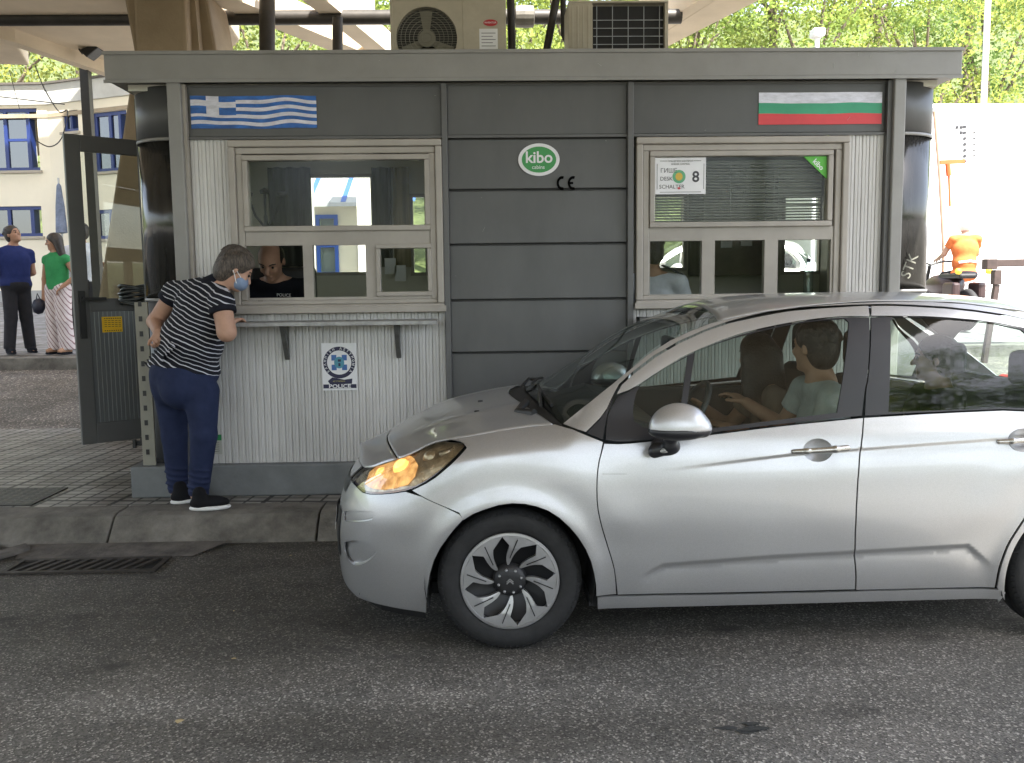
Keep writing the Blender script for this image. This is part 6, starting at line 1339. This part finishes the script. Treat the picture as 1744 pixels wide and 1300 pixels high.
    panel('rear_quarter', [[('e', 2.76), ('w', 2.75, 1.12), ('w', 2.71, 1.05), ('w', 2.675, .95)]+[('w', 2.615, .90), ('w', 2.515, .76), ('w', 2.375, .64), (1752, 876), (1736, 900), (1720, 925), (1710, 950), (1703, 972), (1698, 1001)]+ringpts(2.545, WZ, .35, 203, -17, 22)+[('s', ST-.002, .27), ('s', ST-.002, .92), ('w', 2.98, .98), ('e', 2.87)]], pt, car, **nm)
    panel('sill', [[(1018, 1018), (1300, 1012), (1700, 1003), ('w', 2.215, .212), ('w', 2.20, .155), (1700, 1021), (1300, 1030), (1018, 1038)]], pt, car, **nm)
    # dark lining behind the panel gaps
    panel('body_lining', [[('s', SN+.01, .67), ('s', SN+.01, .28), (604, 1005), (700, 1030), (728, 1036), (731, 989), (745, 943), (774, 900), (812, 869), (861, 854), (906, 856), (946, 871), (981, 903), (1006, 944), (1018, 989), (1020, 1034), (1300, 1026), (1695, 1018)]+ringpts(2.545, WZ, .355, 200, -15, 16)+[('s', ST-.02, .3), ('s', ST-.02, .9), ('w', 2.6, .94), (1744, 703), (1471, 714), (1330, 728), (1205, 744), (1110, 754), (1060, 759), (1029, 757), (960, 728), (850, 742), (795, 754), (741, 768), (698, 779), (640, 798)]], under, car, off=.055, gap=0, rim=0, **nm)
    # headlamp
    hl = panel('headlight', [[(598, 818)]+HT+HB[:-1]], glass_mat('lamp_lens', (.95, .93, .88), 1.2) if sd_ == 0 else MATS['lamp_lens'], car, off=-.001, gap=.002, rim=0, **nm)
    panel('reflector', [[(600, 816)]+HT+HB[:-1]], mat('lamp_chrome', (.42, .36, .27), .28, .85, var=.5, vscale=22, bump=.8, bscale=14), hl, off=.035, gap=.004, rim=-.034, **nm)
    s1, z1 = px2s(678, 806); x1_, y1_, z1_ = [float(v) for v in surf_pt(s1, z1, .028)]; s2, z2 = px2s(640, 815); x2_, y2_, z2_ = [float(v) for v in surf_pt(s2, z2, .030)]
    fy = (lambda y: 2*YC-y) if sd_ else (lambda y: y)
    glow = mat('lamp_glow', (.9, .5, .18), .3, 0, emit=((1., .42, .10), .55)); m = MB()
    m.lathe([(.001, .0), (.030, .004), (.047, .018), (.052, .034)], (x1_, fy(y1_), z1_), (.5, .75 if sd_ == 0 else -.75, 0), 28); m.lathe([(.001, .0), (.028, .004), (.040, .016), (.044, .03)], (x2_+.004, fy(y2_), z2_-.004), (.72, .6 if sd_ == 0 else -.6, 0), 28)
    m.build('bulb_bowl', glow if sd_ == 0 else MATS['lamp_chrome'], hl, smooth=True)
    if sd_ == 0: panel('lit_reflector', [[('e', -.50), ('e', -.43), ('e', -.37), (704, 779), (712, 795), (706, 815), (694, 829), (661, 838), (632, 836), (620, 828), (628, 806)]], lit_m, hl, off=.030, gap=.002, rim=0, curve=True, **nm)
    s3, z3 = px2s(728, 785); x3, y3, z3 = [float(v) for v in surf_pt(s3, z3, .03)]; m = MB(); m.lathe([(.001, 0), (.02, .002), (.033, .012), (.036, .03)], (x3, fy(y3), z3), (.4, .8 if sd_ == 0 else -.8, 0), 24); m.tube([(x3+.05, fy(y3-.01), z3+.02), (x3+.10, fy(y3-.005), z3+.035)], .014, 10); m.build('indicator_bowl', MATS['lamp_chrome'], hl, smooth=True)
    # bumper recesses
    panel('lamp_slot', [SLOT], pt, bp_, off=.024, gap=-.001, rim=-.023, **nm)
    panel('air_duct', [DUCT], pt, bp_, off=.042, gap=-.001, rim=-.041, **nm)
    # handles
    for dr2, cxp, cyp in ((fd, 1393, 767), (rd_, 1742, 750)):
        s_, z_ = px2s(cxp, cyp); x_, y_, z_ = [float(v) for v in surf_pt(s_, z_, 0)]; m = MB()
        def bowl(u, v):
            a = 2*math.pi*v; px_, py_ = cxp+25*u*math.cos(a), cyp+20*u*math.sin(a); sx = x_+(px_-cxp)/405.; sz = z_-(py_-cyp)/405.; yy = YC-float(Wf(sx, sz))+.022*math.cos(u*math.pi/2)**.8+.0005; return (sx, fy(yy), sz)
        m.grid(bowl, 8, 28); m.build('handle_recess', pt, dr2, smooth=True)
        S_ = Sculpt(); yb = fy(y_-.012); S_.cone((x_-.105, fy(y_-.002), z_-.004), (x_-.05, yb, z_-.001), .010, .012, .01); S_.cone((x_-.05, yb, z_-.001), (x_+.07, yb, z_+.005), .012, .013, .01); S_.cone((x_+.07, yb, z_+.005), (x_+.125, fy(y_-.003), z_+.008), .014, .013, .01)
        S_.build('door_handle', mat('handle_chrome', (.45, .44, .42), .18, .9), dr2, .003, 1)
    # mirror
    c = at(1155, 733, 3.50); my = fy(3.50); S_ = Sculpt(); S_.ell((c.x, my, c.z+.005), (.118, .075, .105), None, .01); S_.cone((c.x+.06, my, c.z+.02), (c.x+.09, my, c.z+.005), .05, .04, .04); S_.cut((c.x, my, c.z-.002), (0, 0, -1), .4); mr_ = S_.build('door_mirror', pt, car, .005, 3)
    S_ = Sculpt(); S_.ell((c.x, my, c.z-.001), (.121, .078, .040), None, .01); S_.cone((c.x+.09, my, c.z+.01), (c.x+.105, my, c.z+.0), .040, .028, .02); S_.cut((c.x, my, c.z+.001), (0, 0, 1), .07); S_.build('mirror_base', trimb, mr_, .005, 2)
    S_ = Sculpt(); fc = at(1125, 763, 3.60); S_.cone((fc.x-.03, fy(3.58), fc.z-.014), (fc.x+.045, fy(3.56), fc.z+.012), .024, .026, .02); S_.cone((fc.x+.03, fy(3.56), fc.z+.01), (c.x-.03, my, c.z-.03), .026, .03, .03); S_.cone((fc.x-.02, fy(3.58), fc.z), (fc.x, fy(3.66), fc.z), .026, .03, .02); S_.build('mirror_foot', trimb, mr_, .005, 2)
    m = MB(); m.lathe([(.001, 0), (.026, .002), (.028, .008)], (0, 0, 0), (0, 1 if not sd_ else -1, 0), 20); m.v = [(x*1.0+fc.x+.014, y+fy(3.531), z*.42+fc.z+.003+x*.22) for x, y, z in m.v]; m.build('indicator_lens', mat('clear_lens', (.5, .5, .48), .15, .3, var=.3, vscale=80), mr_, smooth=True)
    # wheels
    for wx_ in WX:
        yo = fy(3.675); dn = -1 if not sd_ else 1; m = MB(); R_ = .309
        prof = [(.205, .02), (.212, .004), (.225, -.002), (.25, -.006), (.275, -.004), (.292, .006), (.303, .02), (R_, .035), (R_, .08), (R_-.004, .082), (R_-.004, .088), (R_, .09), (R_, .13), (R_, .15), (.303, .165), (.29, .18), (.205, .18)]
        m.lathe([(r, -t) for r, t in prof], (wx_, yo, WZ), (0, dn, 0), 72); wh_ = m.build('wheel', [mat('tyre_rubber', (.011, .011, .012), .72, var=.25, vscale=25, bump=.15, bscale=160)], car, smooth=True)
        m = MB()
        for k in range(72): a = 2*math.pi*k/72; m.beam((wx_+.288*math.cos(a), yo+dn*-.002, WZ+.288*math.sin(a)), (wx_+.302*math.cos(a+.02), yo-dn*.016, WZ+.302*math.sin(a+.02)), .008, .004, (0, 1, 0))
        m.build('tread_block', MATS['tyre_rubber'], wh_)
        RR = .211; sil = mat('rim_silver', (.42, .42, .43), .33, .75, var=.12, vscale=15, coat=.3); dk = mat('rim_dark', (.022, .022, .024), .45, .3)
        def rp(r, a, t=0.): return (wx_+r*math.cos(a), yo-dn*t, WZ+r*math.sin(a))
        m = MB(); m.lathe([(.001, -.050), (.19, -.050), (.195, -.02)], (wx_, yo, WZ), (0, dn, 0), 48); m.build('rim_dish', dk, wh_, smooth=True)
        m = MB(); m.lathe([(RR, .001), (RR-.003, .004), (RR-.013, .005), (RR-.017, .0), (RR-.018, -.03)], (wx_, yo, WZ), (0, dn, 0), 72)
        for k in range(8):
            a = math.radians(90-5+45*k); w2 = RR-.012
            sh_ = [(.066, -.06), (.066, .06), (.088, .13), (.115, .135), (.140, .13), (.160, .145), (.174, .20), (.185, .30), (.190, .38), (w2, .40), (w2, 0), (w2, -.39), (.191, -.36), (.186, -.25), (.172, -.205), (.150, -.18), (.120, -.135), (.09, -.11)]
            sh_ = chaik(sh_, {9, 10, 11}); top_ = [rp(r, a+t+.17-(r-.07)/.13*.34, -.004 if r > .15 else .010-(r-.078)*.19) for r, t in sh_]; bot = [(p[0], p[1]-dn*.020, p[2]) for p in top_]; n = len(sh_)
            ctr = rp(.14, a-.01, -.003); m.add([ctr]+top_+bot, [(0, i+1, (i+1) % n+1) for i in range(n)]+[(i+1, (i+1) % n+1, n+(i+1) % n+1, n+i+1) for i in range(n)])
        m.build('rim', sil, wh_, angle=35)
        m = MB()
        for k in range(8): a = math.radians(85+45*k); m.beam(rp(.10, a+.08, -.002), rp(.185, a-.10, -.0085), .004, .003, (0, 1, 0))
        m.build('spoke_groove', dk, wh_)
        m = MB(); m.lathe([(.001, .006), (.03, .006), (.045, .003), (.064, -.001), (.074, -.03)], (wx_, yo, WZ), (0, dn, 0), 36); hb_ = m.build('hub_cap', dk, wh_, smooth=True)
        m = MB()
        for k in range(8): a = math.radians(62+45*k); m.lathe([(.001, .010), (.0055, .008), (.007, -.004)], rp(.050, a, -.001), (0, dn, 0), 8)
        m.build('bolt', sil, hb_, smooth=True); m = MB()
        for k in (0, 1): zz = .008*k-.010; m.beam((wx_-.014, yo+dn*.008, WZ+zz), (wx_, yo+dn*.008, WZ+zz+.013), .004, .004, (0, 1, 0)); m.beam((wx_, yo+dn*.008, WZ+zz+.013), (wx_+.014, yo+dn*.008, WZ+zz), .004, .004, (0, 1, 0))
        m.build('emblem', sil, hb_)
    # wheel housings
    for wx_ in WX:
        m = MB(); y0_, y1_ = fy(YC-.835+.012), fy(YC-.50); m.grid(lambda u, v: (wx_+.362*math.cos(math.radians(-18+216*u)), y0_+(y1_-y0_)*v, WZ+.362*math.sin(math.radians(-18+216*u))), 30, 2)
        m.add([(wx_+.37*math.cos(math.radians(-18+216*i/20)), y1_, WZ+.37*math.sin(math.radians(-18+216*i/20))) for i in range(21)], [tuple(range(21))]); m.build('wheel_housing', under, car, fixn=False)
HX0 = float(at(652, 750, 4.35).x)+.02
hood = top_patch('hood', lambda r: HX0+.10*abs(r)**2.2, lambda r: .10+.17*abs(r)**1.8, pt, car, 50, 60, bump=lambda x, r: .006*math.exp(-((abs(r)-.60+.12*(x+.3))/.07)**2)*float(sst(HX0+.02, HX0+.25, x)), solid=.006)
m = MB()
for a_ in ((818, 680), (812, 702)): q = at(a_[0], a_[1], 4.35 if a_[1] < 690 else 4.1); zz = float(Tz(q.x, (YC-q.y)/float(YE(q.x)))); m.box(q.x-.012, q.x+.012, q.y-.008, q.y+.008, zz-.002, zz+.009)
m.build('washer_jet', trimb, hood, bevel=.003)
top_patch('nose_cap', lambda r: float(XF(.70))+.004, lambda r: HX0-.006+.10*abs(r)**2.2, pt, car, 14, 40, solid=.004)
CW0, CW1 = (lambda r: .104+.172*abs(r)**1.8), (lambda r: .19+.12*abs(r)**1.8)
top_patch('cowl', CW0, CW1, mat('cowl_black', (.012, .012, .013), .6), car, 6, 40, off=-.008, solid=.004)
wsn = top_patch('windscreen', lambda r: .19+.12*abs(r)**1.8, lambda r: 1.03-.02*abs(r)**2, wglass, car, 40, 40, off=.0, solid=0)
m = MB()
for k in range(2):
    pts = []
    for i in range(9): r = (.75-.75*i/8) if k == 0 else (-.02-.70*i/8); x = .22+.10*abs(r)**1.8+.03*i/8; pts.append((x, YC-r*float(YE(x)), float(Tz(x, r))+.014))
    m.tube(pts, .008, 6); a, b = pts[0], pts[5]; m.tube([(a[0]-.05, a[1]+.0, a[2]-.0), ((a[0]+b[0])/2-.03, (a[1]+b[1])/2, (a[2]+b[2])/2+.02), b], .009, 6)
m.tube([(.17, YC-.42, 1.02), (.13, YC-.50, .985), (.20, YC-.58, .99)], .02, 8); m.build('wiper', black, wsn)
roof_ = top_patch('roof', lambda r: 1.034-.02*abs(r)**2, lambda r: 2.72, pt, car, 50, 40, solid=.004)
m = MB(); top_patch('roof_lining', lambda r: 1.06, lambda r: 2.70, mat('car_headliner', (.10, .095, .085), .9), car, 20, 20, off=-.035, r0=-.94, r1=.94, solid=0)
top_patch('rear_window', lambda r: 2.725, lambda r: 2.985, cglass, car, 12, 24, solid=0); top_patch('tailgate', lambda r: 2.99, lambda r: 3.10, pt, car, 8, 24, solid=.003)
m = MB(); S_y = lambda y: y
m.grid(lambda u, v: (float(XR(.25+.62*v))-.004, YC+(-.60+1.2*u), .25+.62*v), 16, 8); m.build('rear_bumper', pt, car, smooth=True)
for q in (-1, 1): m = MB(); m.box(3.03, 3.10, YC+q*.66-.09, YC+q*.66+.09, .80, 1.0); m.build('tail_light', mat('tail_red', (.4, .01, .01), .3), car, bevel=.03)
def nosex(y, z): b = float(PW(z)); return XS0-(XS0-float(XF(z)))*max(0., 1-min(1, abs(y)/b)**2.1)**(1/3)
m = MB(); m.grid(lambda u, v: (nosex(-.38+.76*u, .30+.22*v)-.004, YC+(-.38+.76*u), .30+.22*v), 20, 6); m.build('lower_grille', black, car)
m = MB(); m.grid(lambda u, v: (nosex(-.36+.72*u, .60+.06*v)-.004, YC+(-.36+.72*u), .60+.06*v), 20, 3); m.build('upper_grille', black, car)
m = MB(); m.grid(lambda u, v: (nosex(-.26+.52*u, .39+.11*v)-.012, YC-.26+.52*u, .39+.11*v), 12, 1); m.build('number_plate', white, car)
lp = [px2s(a, b) for a, b in ((604, 1012), (646, 1027), (690, 1036), (722, 1041))]; vs = []
for s_, z_ in lp: x_, y_, z2_ = [float(v) for v in surf_pt(s_, z_, .012)]; vs.append((x_, y_, z2_))
for sd_ in (0, 1):
    m = MB(); fy = (lambda y: 2*YC-y) if sd_ else (lambda y: y); m.add([(x, fy(y), z) for x, y, z in vs]+[(x+.008, fy(y+.02), z-.045 if i else z-.02) for i, (x, y, z) in enumerate(vs)], [(i, i+1, i+5, i+4) for i in range(3)])
    m.build('chin_spoiler', black, car)
m = MB(); m.box(-.60, 2.95, YC-.55, YC+.55, .17, .22).box(.42, 2.15, YC-.76, YC+.76, .17, .22); m.build('floor_pan', under, car)
m = MB(); m.box(-.55, .34, YC-.50, YC+.50, .24, .66); m.build('engine_block', under, car)
dash = mat('dashboard', (.035, .038, .042), .6, var=.1, vscale=8)
m = MB(); m.prism([(.30, YC-.68, .60), (.32, YC-.68, .92), (.55, YC-.68, .99), (.78, YC-.68, .93), (.80, YC-.68, .62)], (0, 1.36, 0)); m.build('dashboard', dash, car, bevel=.03)
m = MB(); yc_ = YC-.36; ax_ = Vector((-.86, 0, .5)).normalized(); m.lathe([(.175, -.012), (.19, -.012), (.196, 0), (.19, .012), (.175, .012), (.17, 0), (.175, -.012)], (.93, yc_, .93), ax_, 32); m.lathe([(.001, 0), (.06, .01), (.07, -.02)], (.93, yc_, .93), ax_, 16); m.beam((.93, yc_-.18, .93), (.93, yc_+.18, .93), .03, .02); m.build('steering_wheel', dash, car, smooth=True)
seatm = mat('seat_cloth', (.04, .042, .045), .9, var=.2, vscale=12)
for yy in (YC-.36, YC+.36):
    m = MB(); m.box(1.02, 1.52, yy-.25, yy+.25, .36, .50); st_ = m.build('seat', seatm, car, bevel=.05, seg=3); m = MB(); m.prism([(1.48, yy-.24, .45), (1.60, yy-.24, .42), (1.80, yy-.24, 1.10), (1.70, yy-.24, 1.12)], (0, .48, 0)); m.build('backrest', seatm, st_, bevel=.045, seg=3)
    m = MB(); m.box(1.70, 1.80, yy-.13, yy+.13, 1.15, 1.33); m.build('headrest', seatm, st_, bevel=.04, seg=3)
m = MB(); m.box(1.98, 2.42, YC-.62, YC+.62, .38, .52).prism([(2.40, YC-.62, .45), (2.50, YC-.62, .45), (2.66, YC-.62, 1.05), (2.56, YC-.62, 1.08)], (0, 1.24, 0)); rs_ = m.build('rear_seat', seatm, car, bevel=.04)
for yy in (YC-.38, YC+.38): m = MB(); m.box(2.50, 2.60, yy-.13, yy+.13, 1.05, 1.22); m.build('headrest', seatm, rs_, bevel=.04, seg=3)
# far door inner trim and mirror housing seen through the glass
m = MB(); m.box(.62, 2.30, YC+.70, YC+.755, .45, .955); m.build('door_trim', dash, car, bevel=.02)
m = MB(); m.box(.62, 2.30, YC-.755, YC-.70, .45, .915); m.build('door_trim', dash, car, bevel=.02)
m = MB(); m.box(.90, .94, YC-.06, YC+.14, 1.22, 1.29); m.build('rear_view_mirror', dash, car, bevel=.015)
fdoor = [o for o in car.children if o.name.startswith('front_door')][0]; m = MB(); pts = []
for px_ in (1026, 1040, 1052, 1068): s_, z_ = px2s(px_, 807.5); x_, y_, z_ = [float(v) for v in surf_pt(s_, z_, -.0006)]; pts.append((x_, y_, z_))
for a, b, w_ in zip(pts, pts[1:], (.0035, .003, .002)): m.beam(a, b, w_, .0006, (0, 0, 1))
m.build('scratch', mat('scratch_dark', (.09, .075, .07), .7), fdoor)
# occupants
hcd = _V(at(1388, 592, 4.14)); grey_tee = cloth_mat('pale_tee', (.34, .36, .35)); blu = cloth_mat('dark_top', (.03, .028, .03)); tan = cloth_mat('tan_top', (.17, .13, .10))
seated('driver in pale T-shirt at the wheel of the silver car, turned to the booth', hcd, (-.55, .83, 0), (0, 0, 1), hcd+np.array([.03, -.01, -.17]), hcd+np.array([.05, -.02, -.38]), hcd+np.array([.0, -.01, -.72]),
       hcd+np.array([.02, -.19, -.22]), hcd+np.array([-.08, -.23, -.47]), hcd+np.array([-.30, -.16, -.46]), hcd+np.array([.02, .18, -.22]), hcd+np.array([-.06, .25, -.41]), hcd+np.array([-.20, .42, -.31]), (0, -1, 0)[:1]+(1, 0), grey_tee, skin_b, hair_d, 'short', [hcd+np.array([-.42, .1, -.68]), hcd+np.array([-.42, -.1, -.68])], 1.05, .008)
hcp = _V(at(1288, 608, 4.82))
seated('dark-haired passenger of the silver car leaning toward the booth beside the driver', hcp, (-.3, .95, 0), (0, 0, 1), hcp+np.array([.04, -.01, -.17]), hcp+np.array([.10, -.02, -.37]), hcp+np.array([.12, -.01, -.70]),
       hcp+np.array([.06, -.19, -.22]), hcp+np.array([-.03, -.26, -.42]), hcp+np.array([-.2, -.16, -.36]), hcp+np.array([.06, .18, -.22]), hcp+np.array([-.08, .24, -.42]), hcp+np.array([-.24, .2, -.3]), (0, 1, 0), tan, skin_b, hair_d, 'long', [hcp+np.array([-.35, .1, -.66]), hcp+np.array([-.35, -.1, -.66])], 1.0, .009)
hcr = _V(at(1592, 612, 4.86))
seated('passenger in dark clothes on the rear seat of the silver car', hcr, (-.9, .4, 0), (0, 0, 1), hcr+np.array([.03, 0, -.17]), hcr+np.array([.06, 0, -.38]), hcr+np.array([.0, 0, -.72]),
       hcr+np.array([.03, -.19, -.22]), hcr+np.array([-.05, -.24, -.45]), hcr+np.array([-.25, -.1, -.5]), hcr+np.array([.03, .18, -.22]), hcr+np.array([-.05, .24, -.45]), hcr+np.array([-.25, .1, -.5]), (0, 1, 0), blu, skin_b, hair_d, 'short', [hcr+np.array([-.2, .1, -.68]), hcr+np.array([-.2, -.1, -.68])], 1.0, .010)
# a second pale car beyond the booth, glimpsed through its windows
c2 = copy_tree(car); c2.location = (2.9, 13.9, zg(13.9)+.03); c2.name = 'parked_car'; c2['label'] = 'pale car parked beyond the booth, glimpsed through the lower panes of the right window'
